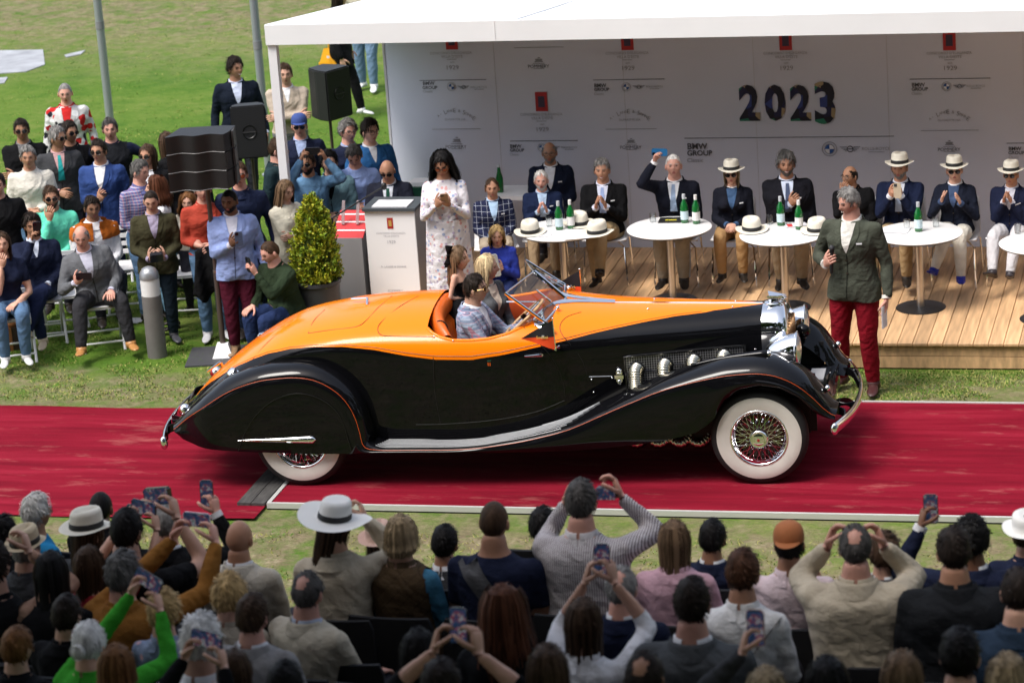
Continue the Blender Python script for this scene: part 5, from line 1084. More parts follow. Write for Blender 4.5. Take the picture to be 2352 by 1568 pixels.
# ================================================================= who stands and sits where
NAVY, BLK, CREAM, WHITE, BEIGE, LBLUE, CAMEL, GREY, DGREY = (.012, .016, .038), (.007, .007, .008), (.52, .47, .38), (.7, .7, .72), (.38, .33, .26), (.3, .37, .56), (.27, .115, .025), (.16, .16, .165), (.045, .046, .05)
TANP, WPANT, DENIM, DJEAN = (.38, .27, .145), (.6, .57, .5), (.09, .16, .27), (.02, .03, .07)
FL = {1: (1.86, -9.3), 2: (1.97, -10.15), 3: (2.2, -11.25), 4: (2.45, -12.4)}
CHAIRS = []
def put(px, py, short, rest, row=None, Y=None, base=GZ, group=None, chair=None, fit=True, **kw):
    lab = short+' '+rest if rest else short; face = kw.get('face', 0.); H = kw.get('H', 1.76)
    if row:
        fz, y0 = FL[row]; Y = y0 if Y is None else Y; p = aty(px, py, Y); need = p[2]-fz; kw.setdefault('pose', 'sit')
        kw['H'] = float(np.clip((need-.46)/.433, 1.5, 1.98)) if kw['pose'] == 'sit' else H; group = group or 'spectators on the shaded near stand'
        kw.setdefault('vox', .021); kw.setdefault('headk', .93)
    elif Y is not None and fit:
        need = aty(px, py, Y)[2]-base; kw['H'] = float(np.clip((need-kw.get('seat', .46))/.427, 1.4, 2.0) if kw.get('pose') == 'sit' else np.clip(need/.909, 1.3, 2.0))
    I = person(lab, (0, 0, 0), group=group or 'spectators across the carpet', **kw); c = Matrix.Rotation(radians(face), 3, 'Z') @ Vector(I['HC'])
    if row: P = aty(px, py, Y); b = P[2]-c.z
    elif Y is not None: P = aty(px, py, Y); b = base if fit else P[2]-c.z
    else: P = atz(px, py, base+c.z); b = base
    loc = Vector((P[0]-c.x, P[1]-c.y, b)); I['root'].location = loc; I['M'] = Matrix.Translation(loc) @ Matrix.Rotation(radians(face), 4, 'Z'); I['loc'] = loc; I['face'] = face; I['short'] = short
    if row and kw['pose'] == 'sit': CHAIRS.append((loc, face*.35, short, row))
    if chair: WCH.append((loc, face, short, chair))
    return I
WCH = []
def hold2(I, lab, dz=0., dy=0., col=None, size=(.075, .155, .009), **k):
    m = (I['WR'][1]+I['WR'][-1])/2+(unit(I['HDIR'][1])+unit(I['HDIR'][-1]))*.05*I['k']+np.array([0, dy+.01, dz]); x = unit(I['WR'][1]-I['WR'][-1]); return phone(lab, I, m, up=x, norm=(0, 1, -.12), col=col, size=size, **k)
def hold1(I, s, lab, col=None, up=(0, .1, 1), norm=None, out=.11, size=(.075, .155, .009), **k):
    m = I['WR'][s]+unit(I['HDIR'][s])*out*I['k']-np.array([s*.035, .0, 0]); return phone(lab, I, m, up=up, norm=norm if norm is not None else (-s*.1, 1, -.1), col=col, size=size, **k)
def shawl(I, m):
    tb = BVHTree.FromPolygons([Vector(q) for q in I['TQ']], [tuple(f) for f in I['TF']]); rows = []
    for h, o in ((.296, .03), (.285, .034), (.262, .022), (.235, .02), (.205, .018), (.19, .006)):
        r = []
        for a in np.linspace(-pi/2+.3, 1.5*pi-.3, 36):
            a += pi; d = I['Rt']*cos(a)+I['Fd']*sin(a); c = I['tp'](h-.04*max(0, sin(a))*0); q = tb.ray_cast(Vector(c+d*.6), Vector(-d)); q = np.array(q[0]) if q[0] is not None and h < .28 else c+d*.055*I['H']*(1.1-.2*abs(sin(a))); r.append(q+d*o)
        rows.append(r)
    MB().grid(rows).build('shoulder_sweater', m, I['root'], angle=180)
# ---------------------------------------------------------------- near stand, front row
put(85, 1178, 'white-haired man in a blue polo and dark glasses', 'watching from the left end', 1, Y=-8.8, face=-38, top=((.02, .2, .42), 'tee'), hair=('messy', 'white'), skin='tan', glasses='clear', L='clasp', R='clasp')
put(232, 1168, 'man with cropped black hair and dark sweater', 'beside the white panama hat', 1, Y=-8.5, face=0, top=(BLK, 'sweater'), hair=('buzz', 'black'), skin='brown', L='lap', R='lap')
I = put(203, 1228, 'woman in a white panama hat with long brown hair', 'holding a phone upright', 1, Y=-9.4, face=-22, head=(-8, -6), sex='f', top=(DGREY, 'sweater'), hair=('long', 'brown'), hat='panama', L=('portrait', (-.045, .3, -.12)), R='lap', hairlen=.4); hold1(I, -1, 'dark phone held upright before the white panama hat')
I = put(385, 1203, 'grey-haired man with sunglasses pushed up on his head', 'raising a phone in one hand', 1, Y=-9.1, face=-4, head=(-6, -5), top=(BLK, 'jacket'), shirt=WHITE, hair=('recede', 'grey'), skin='pink', R=('raise', (.19, .27, -.03, -.1, .25, .96)), L='lap'); hold1(I, 1, 'phone raised over the carpet left of the bald spectator', out=.12)
put(550, 1238, 'bald man in an off-white linen jacket', 'alone by the grass strip', 1, face=-6, top=((.5, .46, .39), 'jacket'), hair=None, skin='tan', L='lap', R='lap', collar=WHITE)
put(768, 1208, 'woman in a wide white hat with black ribbon', 'and cream coat', 1, Y=-9.35, face=-2, head=(-14, -8, 10), sex='f', top=((.55, .48, .37), 'coat'), hair=('long', 'brown'), hat='wide', R=('eyes', (.1, .18, -.03)), L='lap', hairlen=.42, side=-.05)
put(872, 1248, 'child in a dusty pink felt hat', 'between the wide hat and the quilted vest', 1, Y=-8.7, face=0, H=1.35, top=(CREAM, 'sweater'), hair=('bob', 'brown'), hat='felt', L='lap', R='lap')
put(922, 1232, 'woman with an ash-blonde bob in a brown quilted vest', 'and blue sleeves', 1, face=-8, sex='f', top=((.085, .055, .03), 'vest', 'quilt'), extra=dict(under=(.06, .2, .32)), hair=('bob', 'ashblonde'), L='lap', R='lap', collar=(.085, .055, .03), fat=1.12, hairlen=.07)
put(1022, 1250, 'dark-haired boy in a black top', 'next to the quilted vest', 1, Y=-8.9, face=-5, top=(DGREY, 'sweater'), hair=('short', 'black'), collar=WHITE, skin='tan', L='lap', R='lap')
I = put(1135, 1200, 'man with cropped brown hair in a navy polo', 'a grey sling slung over his back', 1, face=-3, top=(NAVY, 'tee'), hair=('buzz', 'brown'), skin='tan', L='lap', R='lap', fat=1.08)
def sash(I, m, w=.075, a=(-.075, .285), b=(.12, .03), side=1):
    tb = BVHTree.FromPolygons([Vector(q) for q in I['TQ']], [tuple(f) for f in I['TF']]); rows = []
    for u in np.linspace(0, 1, 16):
        x, h = a[0]+(b[0]-a[0])*u, a[1]+(b[1]-a[1])*u; r = []
        for v in np.linspace(-.5, .5, 6):
            xx, hh = x+v*w*.6, h+v*w*.5; o = I['tp'](hh, xx, -.35*side); q = tb.ray_cast(Vector(o), Vector(I['Fd']*side)); q = np.array(q[0]) if q[0] is not None else np.array(tb.find_nearest(Vector(I['tp'](hh, xx, -.05*side)))[0]); r.append(q-I['Fd']*side*(.012+.006*cos(v*6)))
        rows.append(r)
    MB().grid(rows).build('shoulder_sling', m, I['root'], angle=180)
sash(I, fab((.085, .085, .09)))
put(1247, 1212, 'black-haired person half hidden', 'behind the striped shirt sleeve', 1, Y=-8.3, face=0, top=(BLK, 'sweater'), hair=('messy', 'black'), L='lap', R='lap')
I = put(1335, 1155, 'tall man in a finely striped shirt', 'photographing the car with a small camera', 1, Y=-9.2, face=0, top=((.56, .53, .54), 'shirt', 'stripe'), hair=('short', 'darkgrey'), skin='pink', L=('eyes', (-.11, .15, -.06)), R=('eyes', (.15, .17, -.03)), fat=1.18)
cm = phone('small black camera at the striped shirt man\'s eye', I, I['HC']+np.array([.10, .16, .0]), up=(0, 0, 1), norm=(0, 1, 0), size=(.11, .065, .04), cat='camera', group='cameras'); cm.name = 'camera'
put(1549, 1243, 'woman with long straight highlighted brown hair', 'in a pale pink sweater', 1, Y=-9.3, face=-2, sex='f', top=((.55, .34, .4), 'sweater'), hair=('long', 'lightbrown'), L='lap', R='lap', hairlen=.26)
put(1637, 1238, 'black-haired man in a navy blazer', 'between pink sweater and white blouse', 1, Y=-8.8, face=-8, top=(NAVY, 'jacket'), shirt=WHITE, hair=('short', 'black'), skin='olive', L='lap', R='lap')
I = put(1813, 1250, 'man in a rust backwards cap', 'and pale pink shirt clapping softly', 1, Y=-9.3, face=2, top=((.62, .5, .53), 'shirt'), hair=('short', 'black'), hat=('cap', 180), L='lap', R=('clap', (.13, .26, -.14)), skin='tan')
put(1965, 1258, 'grey-haired man in a beige jacket', 'lifting binoculars to his eyes', 1, Y=-9.75, face=6, top=((.43, .37, .28), 'jacket'), hair=('crown', 'darkgrey'), skin='pink', L=('eyes', (-.13, .14, -.05)), R=('eyes', (.12, .14, -.05)), fat=1.16)
put(2032, 1272, 'brown-haired person in a navy top', 'behind the beige jacket', 1, Y=-9.0, face=-14, top=(NAVY, 'jacket'), hair=('messy', 'brown'), shirt=WHITE, L='lap', R='lap')
I = put(2232, 1240, 'man with thick black curls in a navy suit', 'holding a phone off to his left', 1, Y=-9.2, face=6, top=(NAVY, 'jacket'), shirt=WHITE, hair=('afro', 'black'), skin='brown', L=('raise', (-.26, .24, -.02, .05, .2, .96)), R='lap'); hold1(I, -1, 'black phone held up beside the black curls', out=.1)
put(2190, 1268, 'broad man with dark hair in a black leather jacket', 'below the black curls', 1, Y=-9.9, face=8, head=(10, 0), top=((.012, .013, .015), 'jacket'), hair=('short', 'dark'), skin='tan', L='lap', R='lap', fat=1.22, glasses='sun')
put(2356, 1228, 'person in a white brimmed hat', 'at the right edge of the front row', 1, Y=-8.7, face=4, top=(NAVY, 'sweater'), hair=('short', 'brown'), hat='white', L='lap', R='lap')
# ---------------------------------------------------------------- second row
put(62, 1262, 'man in a tan straw trilby', 'below the white-haired man', 2, Y=-9.7, face=-14, top=(DGREY, 'jacket'), hair=('short', 'grey'), hat='straw', L='lap', R='lap')
put(8, 1230, 'dark-haired person cut off', 'at the left edge above the straw trilby', 1, Y=-9.0, face=-14, top=(BLK, 'sweater'), hair=('messy', 'black'), L='lap', R='lap')
put(118, 1318, 'woman with very long black hair', 'in a black top in front of the straw trilby', 2, Y=-10.3, face=-4, sex='f', top=(BLK, 'sweater'), hair=('long', 'black'), L='lap', R='lap', hairlen=.52, fat=1.1)
I = put(292, 1222, 'man in a black sweater', 'filming with a camera held in both hands', 1, Y=-9.75, face=-8, top=(BLK, 'tee'), hair=('short', 'black'), L=('phone2', (-.105, .26, -.05)), R=('phone2', (.12, .26, -.02))); cm = hold2(I, 'dark camera held up by the man in the black sweater', dz=.02, size=(.09, .15, .04), cat='camera', group='cameras'); cm.name = 'camera'
I = put(283, 1322, 'grey-brown haired man in a camel jacket', 'filming with both hands', 2, Y=-10.25, face=-10, top=(CAMEL, 'jacket'), hair=('messy', 'saltpep'), skin='pink', L=('phone2', (.12, .42, .10)), R=('phone2', (.33, .38, .06)), fat=1.1); hold2(I, 'white-edged phone held over the camel jacket', dz=.015, col=(.6, .62, .65))
I = put(205, 1300, 'brown-haired woman', 'under the white panama with a sideways phone', 2, Y=-9.95, face=-16, sex='f', top=((.25, .02, .03), 'tee'), hair=('long', 'brown'), L=('phone2', (-.02, .4, .13)), R=('phone2', (.2, .4, .1))); hold2(I, 'sideways phone above the long black hair', dz=.01)
put(527, 1368, 'woman with a blonde swept-up hairdo', 'behind the brown-haired man in grey', 2, Y=-10.35, face=-6, sex='f', top=(BEIGE, 'sweater'), hair=('updo', 'blonde'), L='lap', R='lap')
put(707, 1362, 'man with a bald crown and cream cotton jacket', 'turned a little to the right', 2, Y=-10.35, face=-24, head=(14, 0), top=((.46, .41, .32), 'jacket'), hair=('crown', 'darkgrey'), skin='pink', R='knee', L='lap', fat=1.1, glasses='clear', collar=(.4, .45, .55))
put(1428, 1352, 'grey-haired man in a navy suit', 'half hidden by the raised phone', 2, Y=-10.2, face=-4, top=(NAVY, 'jacket'), shirt=WHITE, hair=('crown', 'grey'), skin='pink', L='lap', R='lap')
I = put(1706, 1318, 'woman with a dark bob in a white keyhole blouse', 'and thin black bag strap', 2, Y=-10.1, face=-4, sex='f', top=((.68, .67, .66), 'shirt'), hair=('short', 'redbrown'), L='lap', R='lap', fat=1.12, skin='tan'); sash(I, fab(BLK), .012, (.105, .262), (-.07, .03))
put(2338, 1362, 'dark-haired man in a dark blue jacket', 'at the right end of the stand', 2, Y=-10.5, face=6, top=((.02, .035, .06), 'jacket'), hair=('recede', 'dark'), L='lap', R='lap', fat=1.15)
# ---------------------------------------------------------------- third and fourth rows
put(580, 1418, 'man with smooth brown hair in a light grey jacket', 'in front of the swept-up blonde', 3, Y=-11.15, face=-8, top=((.25, .24, .235), 'jacket'), hair=('short', 'brown'), skin='pink', L='lap', R='lap', shirt=WHITE, fat=1.12)
put(1157, 1405, 'woman with long wavy auburn hair', 'in a black top at the centre', 3, Y=-11.2, face=-2, sex='f', top=(BLK, 'sweater'), hair=('curly', 'auburn'), L='lap', R='lap', hairlen=.42)
I = put(1340, 1432, 'woman with long straight dark hair and white blouse', 'raising a phone above her head', 3, Y=-11.3, face=-2, sex='f', top=((.66, .66, .68), 'shirt'), sleeve=.3, hair=('long', 'brown'), L=('raise', (-.04, .22, .1)), R=('raise', (.09, .22, .11)), hairlen=.5, fat=1.1); hold1(I, 1, 'phone filming over the long dark hair in the middle', out=.1)
put(1590, 1388, 'man with neat dark hair in a mid-grey suit', 'in front of the white keyhole blouse', 3, Y=-11.3, face=0, top=((.075, .08, .085), 'jacket'), hair=('short', 'dark'), shirt=WHITE, skin='pink', L='lap', R='lap', fat=1.12)
put(40, 1490, 'man with reddish-brown hair and glasses', 'in dark clothes at lower left', 3, Y=-11.3, face=-14, top=(BLK, 'jacket'), hair=('short', 'copper'), glasses='clear', L='lap', R=('clap', (.25, .3, -.1)), fat=1.1)
put(378, 1408, 'woman with short blonde hair in a blue print shirt', 'below the camel jacket', 3, Y=-10.9, face=-8, sex='f', top=((.22, .27, .38), 'shirt', 'floral'), hair=('messy', 'blonde'), L='lap', R=('clap', (.12, .28, -.08)))
I = put(205, 1478, 'woman with a white bun in a bright green top', 'filming with both arms up', 3, Y=-11.5, face=-10, sex='f', top=((.05, .34, .03), 'sweater'), hair=('bun', 'white'), L=('phone2', (.09, .33, .17)), R=('phone2', (.25, .3, .08))); hold2(I, 'red-lit sideways phone above the white bun', dz=.015)
put(462, 1472, 'person with fluffy short white hair', 'beside the light grey jacket', 3, Y=-11.8, face=-6, sex='f', top=(WHITE, 'sweater'), hair=('updo', 'white'), L='lap', R='lap')
I = put(268, 1535, 'woman with a smooth copper bob', 'in front of the white bun', 4, Y=-12.2, face=-8, sex='f', top=(DGREY, 'sweater'), hair=('bob', 'copper'), L='lap', R='lap', hairlen=.12)
I = put(352, 1640, 'person mostly below the frame', 'stretching up with a wide phone', 4, Y=-12.6, face=-10, top=(BLK, 'sweater'), hair=('short', 'dark'), L=('phone2', (-.0, .36, .16)), R=('phone2', (.23, .34, .13))); hold2(I, 'large sideways phone in the bottom left corner', dz=.02)
I = put(540, 1545, 'woman with loose dark brown hair', 'at the bottom before the light grey jacket', 4, Y=-12.2, face=-8, sex='f', top=(BLK, 'sweater'), hair=('long', 'brown'), L=('chest', (-.2, .3, .02)), R='lap', hairlen=.2)
put(962, 1500, 'person with straight black hair', 'left of the phone with a purple screen', 4, Y=-12.0, face=-4, sex='f', top=(BLK, 'sweater'), hair=('bob', 'black'), L='lap', R='lap')
I = put(1012, 1580, 'man with short dark hair at the bottom edge', 'framing a shot with both hands', 4, Y=-12.6, face=-2, top=(BLK, 'shirt'), sleeve=.3, hair=('short', 'dark'), L=('portrait', (-.09, .22, .06)), R=('portrait', (.1, .22, .06))); m_ = (I['WR'][1]+I['WR'][-1])/2+np.array([0, .06, .1]); phone('phone with a purple screen near the bottom centre', I, m_, up=(0, .12, 1), norm=(0, 1, -.1))
put(1258, 1545, 'person with smooth light brown hair', 'at the bottom edge below the white blouse', 4, Y=-12.4, face=-2, sex='f', top=(BLK, 'sweater'), hair=('bob', 'brown'), L='lap', R='lap')
I = put(1760, 1600, 'blonde person at the bottom edge', 'peering at an upright phone', 4, Y=-12.6, face=0, sex='f', top=(DGREY, 'sweater'), hair=('bob', 'ashblonde'), L=('portrait', (-.13, .24, .07)), R='lap'); hold1(I, -1, 'upright phone with copper rim near the bottom right', out=.11, col=(.3, .14, .08))
put(2072, 1560, 'woman with long loose light brown hair', 'at the bottom edge right of the beige jacket', 4, Y=-12.4, face=4, sex='f', top=(BLK, 'sweater'), hair=('long', 'lightbrown'), L='lap', R='lap')
put(2315, 1568, 'blonde woman in the bottom right corner', 'in dark clothes', 4, Y=-12.4, face=6, sex='f', top=(BLK, 'sweater'), hair=('bob', 'ashblonde'), L='lap', R='lap')
I = put(-12, 1300, 'bare-armed person at the left edge', 'with an elbow raised', 2, Y=-10.3, face=-10, top=(BLK, 'vest'), extra=dict(under=(.4, .24, .17)), hair=('short', 'dark'), L='lap', R=('eyes', (.1, .15, .02)))
put(155, 1415, 'dark-haired man squeezed in', 'behind the white bun', 3, Y=-10.95, face=-10, top=(BLK, 'jacket'), hair=('short', 'dark'), L='lap', R='lap')
put(455, 1262, 'man in a black jacket with dark hair', 'left of the bald spectator', 1, Y=-9.5, face=-6, top=(BLK, 'jacket'), hair=('short', 'black'), L='lap', R='lap') if False else None
put(2205, 1510, 'person with short black hair', 'behind the leather jacket in the last row', 4, Y=-12.2, face=2, top=(BLK, 'jacket'), hair=('short', 'black'), L='lap', R='lap')
put(1480, 1560, 'man with thinning dark hair in black', 'at the bottom edge left of the grey suit', 4, Y=-12.5, face=-2, top=(BLK, 'jacket'), hair=('crown', 'dark'), L='lap', R='lap', skin='tan')
put(655, 1580, 'man with short black hair at the bottom edge', 'in front of the cream jacket', 4, Y=-12.5, face=-6, top=(BLK, 'jacket'), hair=('short', 'black'), L='lap', R='lap', skin='tan')
put(1900, 1575, 'woman with a black bob at the bottom edge', 'right of the copper rimmed phone', 4, Y=-12.5, face=2, sex='f', top=(BLK, 'sweater'), hair=('bob', 'black'), L='lap', R='lap')
# ---------------------------------------------------------------- across the carpet, left
VB = .0215
def bg(*a, **k): k.setdefault('vox', VB); k.setdefault('face', 200); return put(*a, **k)
bg(150, 215, 'grey-haired man in a red and white print jacket', 'standing alone on the lawn', face=196, head=(4, -8), top=((.5, .49, .48), 'jacket', 'patch'), hair=('buzz', 'grey'), skin='pink', L='hang', R='hang', shirt=(.5, .02, .02), legs=(.3, .3, .3))
bg(50, 300, 'man in black sunglasses and a black jacket', 'arms crossed at far left', top=(BLK, 'jacket'), shirt=GREY, hair=('short', 'dark'), skin='olive', glasses='sun', L='crossed', R='crossed')
bg(65, 362, 'grey-haired man in a cream roll-neck sweater', '', top=((.6, .57, .5), 'sweater'), hair=('short', 'grey'), skin='tan', L='front', R='front', legs=DENIM, H=1.74)
bg(132, 318, 'grey-haired man in profile with a red and teal scarf', 'and dark blazer', head=(45, 0), face=206, top=(DGREY, 'jacket'), shirt=((.5, .3, .3)), hair=('short', 'grey'), skin='olive', glasses='sun', L='hang', R='front', tie=(.02, .3, .3))
bg(160, 305, 'man in sunglasses just behind the scarfed man', '', face=205, head=(30, 0), top=(BLK, 'jacket'), hair=('short', 'dark'), skin='tan', glasses='sun')
bg(253, 298, 'man with greying hair in a black puffer vest', 'below the flagpole', face=200, top=((.012, .013, .016), 'vest', 'quilt'), extra=dict(under=NAVY), hair=('short', 'darkgrey'), skin='pink', L='back', R='back', collar=NAVY, fat=1.1)
I = bg(227, 348, 'man in a blue blazer over an open white shirt', 'looking at his phone', face=190, head=(-12, 0), top=((.03, .06, .19), 'jacket'), shirt=WHITE, hair=('short', 'dark'), skin='tan', glasses='sun', R=('chest', (.02, .2, -.26)), legs=(.02, .03, .07)); hold1(I, 1, 'small phone held low by the blue blazer man', up=(0, 1, .3), norm=(0, .2, -1))
bg(340, 358, 'dark-haired woman in sunglasses and a dark coat', 'with a white collar', sex='f', face=185, head=(-15, 0), top=(BLK, 'coat'), shirt=WHITE, hair=('long', 'brown'), glasses='sun', skin='tan')
bg(384, 330, 'woman with long brown hair seen from behind', 'next to the loudspeaker stack', sex='f', face=60, top=(BLK, 'coat'), hair=('long', 'brown'), hairlen=.42, L='chest', R='chest')
I = bg(322, 395, 'grey-haired man in a blue checked shirt', 'with a black camera strap', face=232, head=(20, -8), top=((.11, .12, .27), 'shirt', 'check'), hair=('short', 'saltpep'), skin='pink', legs=DENIM, L='front', R='front', sleeve=.5); sash(I, fab(BLK), .02, (-.07, .28), (.09, .05), -1)
bg(358, 432, 'woman with thick auburn hair turned away', 'in a white top', sex='f', face=110, top=(WHITE, 'tee'), hair=('curly', 'auburn'), H=1.66, hairlen=.2, legs=(.15, .28, .4))
I = bg(118, 455, 'seated man in a mint green sweatshirt', 'and sunglasses', pose='sit', face=196, head=(8, 0), lean=.12, top=((.12, .6, .42), 'sweater'), hair=('short', 'brown'), skin='tan', glasses='sun', L='lap', R=('chin', (.03, .13, -.2)), beard='brown', chair=1)
I = bg(212, 478, 'seated man with an orange sweater round his shoulders', 'over a white shirt', pose='sit', face=214, head=(0, -8), top=(WHITE, 'shirt'), hair=('short', 'dark'), skin='olive', L='lap', R='lap', chair=1); shawl(I, fab((.42, .11, .015)))
I = bg(75, 520, 'man in a navy sweater with crossed legs', 'filming with his phone', pose='sit', face=206, lean=.0, top=(NAVY, 'sweater'), shirt=(.5, .55, .65), hair=('messy', 'dark'), skin='olive', R=('portrait', (.03, .24, -.08)), L=('lap', ), legs=(.012, .018, .05), shoe=(.55, .45, .33), knees={-1: (-.02, .4, .08), 1: (.12, .4, .02)}, foot={-1: (.30, .62, .28), 1: (.06, .45, .075)}, chair=1) if False else bg(75, 520, 'man in a navy sweater with crossed legs', 'filming with his phone', pose='sit', face=206, lean=.0, top=(NAVY, 'sweater'), shirt=(.5, .55, .65), hair=('messy', 'dark'), skin='olive', R=('portrait', (.03, .24, -.08)), L='lap', legs=(.012, .018, .05), shoe=(.55, .45, .33), knees={-1: (.0, .4, .06), 1: (.1, .4, .02)}, foot={-1: (.22, .62, .25), 1: (.04, .46, .075)}, chair=1)
hold1(I, 1, 'dark phone hiding the crossed-legged man\'s face', out=.13)
I = bg(187, 545, 'bald man in a grey blazer leaning sideways', 'taking a picture low', pose='sit', face=204, lean=.2, side=.18, head=(-8, -14), top=((.12, .125, .135), 'jacket'), shirt=(.5, .5, .6), hair=('bald', 'grey'), skin='pink', R=('chest', (.14, .3, -.18)), L='knee', legs=(.03, .03, .034), shoe=(.4, .19, .06), chair=1, fat=1.12, foot={-1: (-.26, .5, .075), 1: (.24, .55, .075)}, knees={-1: (-.2, .4, .02), 1: (.2, .4, .02)}); hold1(I, 1, 'dark phone held low by the grey blazer', up=(1, 0, .1))
I = bg(347, 458, 'young man in an olive jacket', 'looking down at his camera', Y=3.85, face=200, head=(-4, -16), top=((.045, .042, .022), 'jacket'), shirt=(.3, .26, .36), hair=('buzz', 'dark'), skin='fair', L=('chest', (-.08, .24, -.36)), R=('chest', (.08, .24, -.36)), legs=(.012, .02, .03), shoe=(.05, .05, .06), H=1.76); cm = phone('black camera in the olive jacket man\'s hands', I, (I['WR'][1]+I['WR'][-1])/2+np.array([0, .06, .03]), up=(0, .3, 1), norm=(0, 1, -.3), size=(.13, .085, .06), cat='camera', group='cameras'); cm.name = 'camera'
I = bg(465, 432, 'man in a rust red shirt holding a black jacket', 'under the loudspeaker stack', Y=3.95, face=205, top=((.36, .05, .03), 'shirt'), hair=('short', 'grey'), skin='pink', L='front', R='front', legs=(.1, .18, .3), shoe=(.6, .6, .62), sleeve=.55, H=1.82)
jk = thing('jacket', 'black jacket hanging from the hands of the man in the rust shirt', 'jacket'); jk.matrix_world = I['M'] @ Matrix.Translation(Vector((I['WR'][1]+I['WR'][-1])/2+np.array([0, .05, -.02])))
o = MB().grid([[(.15*u*(1+.25*v)+.03*v, .05*sin(v*2.2)+.03*cos(u*6+v*3)*(.3+v), .05*(1-abs(u))-.50*v-.05*sin(u*5)*v) for u in np.linspace(-1, 1, 22)] for v in np.linspace(0, 1, 16)]).build('hanging_cloth', fab(BLK, 'plain', .5), jk, angle=180); o.modifiers.new('t', 'SOLIDIFY').thickness = .03
I = bg(527, 458, 'bearded man in a pale blue blazer', 'with burgundy trousers and a phone', Y=3.5, face=198, head=(-22, -8), top=((.25, .32, .58), 'jacket'), shirt=(.5, .5, .58), hair=('buzz', 'black'), skin='brown', beard='black', R=('chest', (.03, .22, -.18)), L='hang', legs=(.07, .008, .02), shoe=(.25, .16, .09), H=1.84, fat=1.05); hold1(I, 1, 'phone in front of the pale blue blazer', up=(0, .2, 1), col=(.1, .14, .25))
bg(549, 402, 'man with round red sunglasses and navy shirt', 'behind the pale blue blazer', face=200, top=((.014, .02, .05), 'shirt'), hair=('short', 'brown'), skin='pink', glasses='amber', H=1.86, legs=(.02, .03, .06))
I = bg(621, 580, 'man in a dark green sweater crouching', 'beside the potted conifer', pose='sit', seat=.36, face=150, head=(-14, -22), lean=.28, top=((.022, .035, .018), 'sweater'), hair=('buzz', 'brown'), skin='pink', R='knee', L=('portrait', (-.06, .26, -.14)), legs=(.018, .032, .09), shoe=(.2, .12, .07), chair=1); hold1(I, -1, 'black phone in front of the green sweater', out=.1)
bg(540, 158, 'smiling man with dark curls and open navy cardigan', 'far back on the lawn', face=204, head=(30, 0), top=((.008, .012, .022), 'jacket'), shirt=(.5, .55, .7), hair=('messy', 'dark'), skin='tan', L='hang', R='hang', H=1.82, smile=True)
bg(655, 172, 'man in a beige sweater with folded arms', 'behind the white canopy post', face=200, top=((.42, .35, .28), 'sweater'), shirt=WHITE, hair=('short', 'brown'), L='crossed', R='crossed', legs=GREY, H=1.78)
I = bg(780, -6, 'woman in black walking with a yellow handbag', 'only partly below the canopy edge', sex='f', face=275, top=(BLK, 'coat'), hair=('long', 'dark'), L='hang', R='hang', legs=BLK, shoe=(.65, .65, .66), foot={-1: (-.09, -.22, .09), 1: (.09, .24, .07)})
LBAG = I
bg(826, -57, 'person in light jeans and white trainers', 'cut off by the canopy edge', face=175, top=(CREAM, 'tee'), hair=('short', 'brown'), legs=(.14, .22, .33), shoe=(.7, .7, .71), foot={-1: (-.1, .1, .07), 1: (.12, -.05, .07)})
bg(688, 290, 'man in a blue flat cap and sunglasses', 'just right of the canopy post', face=196, top=(NAVY, 'jacket'), shirt=LBLUE, hair=('short', 'grey'), hat='bluecap', glasses='sun', skin='pink')
bg(640, 345, 'man in profile in a dark green jacket', 'left of the canopy post', face=265, top=((.015, .03, .035), 'jacket'), hair=('short', 'brown'), skin='pink', legs=DENIM, H=1.78)
I = bg(706, 376, 'bearded man in sunglasses and denim jacket', 'lifting his phone over his head', face=196, head=(-18, 0), top=((.1, .2, .33), 'jacket'), hair=('short', 'dark'), glasses='sun', skin='olive', beard='dark', R=('phone2', (.05, .22, .10)), L=('phone2', (-.2, .2, .08)), H=1.72); hold2(I, 'black phone held above the denim jacket man', dz=.01)
bg(757, 374, 'young black-haired man in a pale teal jacket', 'with a black t-shirt', face=190, top=((.16, .28, .33), 'jacket'), shirt=BLK, hair=('messy', 'black'), skin='fair', H=1.66, L='front', R='front')
bg(800, 303, 'grey curly-haired man in glasses', 'behind the man looking down', face=222, top=(NAVY, 'sweater'), shirt=LBLUE, hair=('afro', 'grey'), glasses='clear', skin='pink')
bg(850, 303, 'young man with dark wavy hair and glasses', 'in a blue sweater at the backdrop edge', face=215, head=(15, 0), top=((.03, .12, .3), 'sweater'), shirt=WHITE, hair=('messy', 'dark'), glasses='clear', H=1.8)
bg(814, 358, 'man in a light blue shirt bending his head', 'left of the announcer', face=196, head=(-6, -34), lean=.2, top=((.3, .4, .72), 'shirt'), hair=('short', 'darkgrey'), skin='pink', L='front', R='front', H=1.72)
bg(655, 440, 'blonde woman wrapped in a white shawl', 'beside the conifer', sex='f', face=240, head=(0, -10), top=((.6, .56, .45), 'coat'), hair=('bob', 'lightbrown'), L='crossed', R='crossed', legs=NAVY, H=1.62)
bg(-6, 425, 'person in a black jacket cut off', 'by the left frame edge', face=200, top=(BLK, 'jacket'), hair=('short', 'dark'), L='hang', R='hang', legs=(.03, .05, .1))
bg(4, 560, 'seated woman with bare arm and white trainers', 'at the left frame edge', sex='f', pose='sit', face=205, top=(NAVY, 'tee'), hair=('long', 'brown'), L='lap', R='chin', legs=DENIM, shoe=(.6, .6, .6), chair=1)
bg(8, 300, 'dark-haired man in a dark coat', 'standing half outside the left edge', face=200, top=(BLK, 'coat'), hair=('short', 'dark'), legs=DENIM) if False else None
bg(432, 470, 'woman with curly light hair', 'behind the red shirt', sex='f', Y=4.9, face=190, top=(CREAM, 'sweater'), hair=('curly', 'copper'), H=1.6, hairlen=.2)
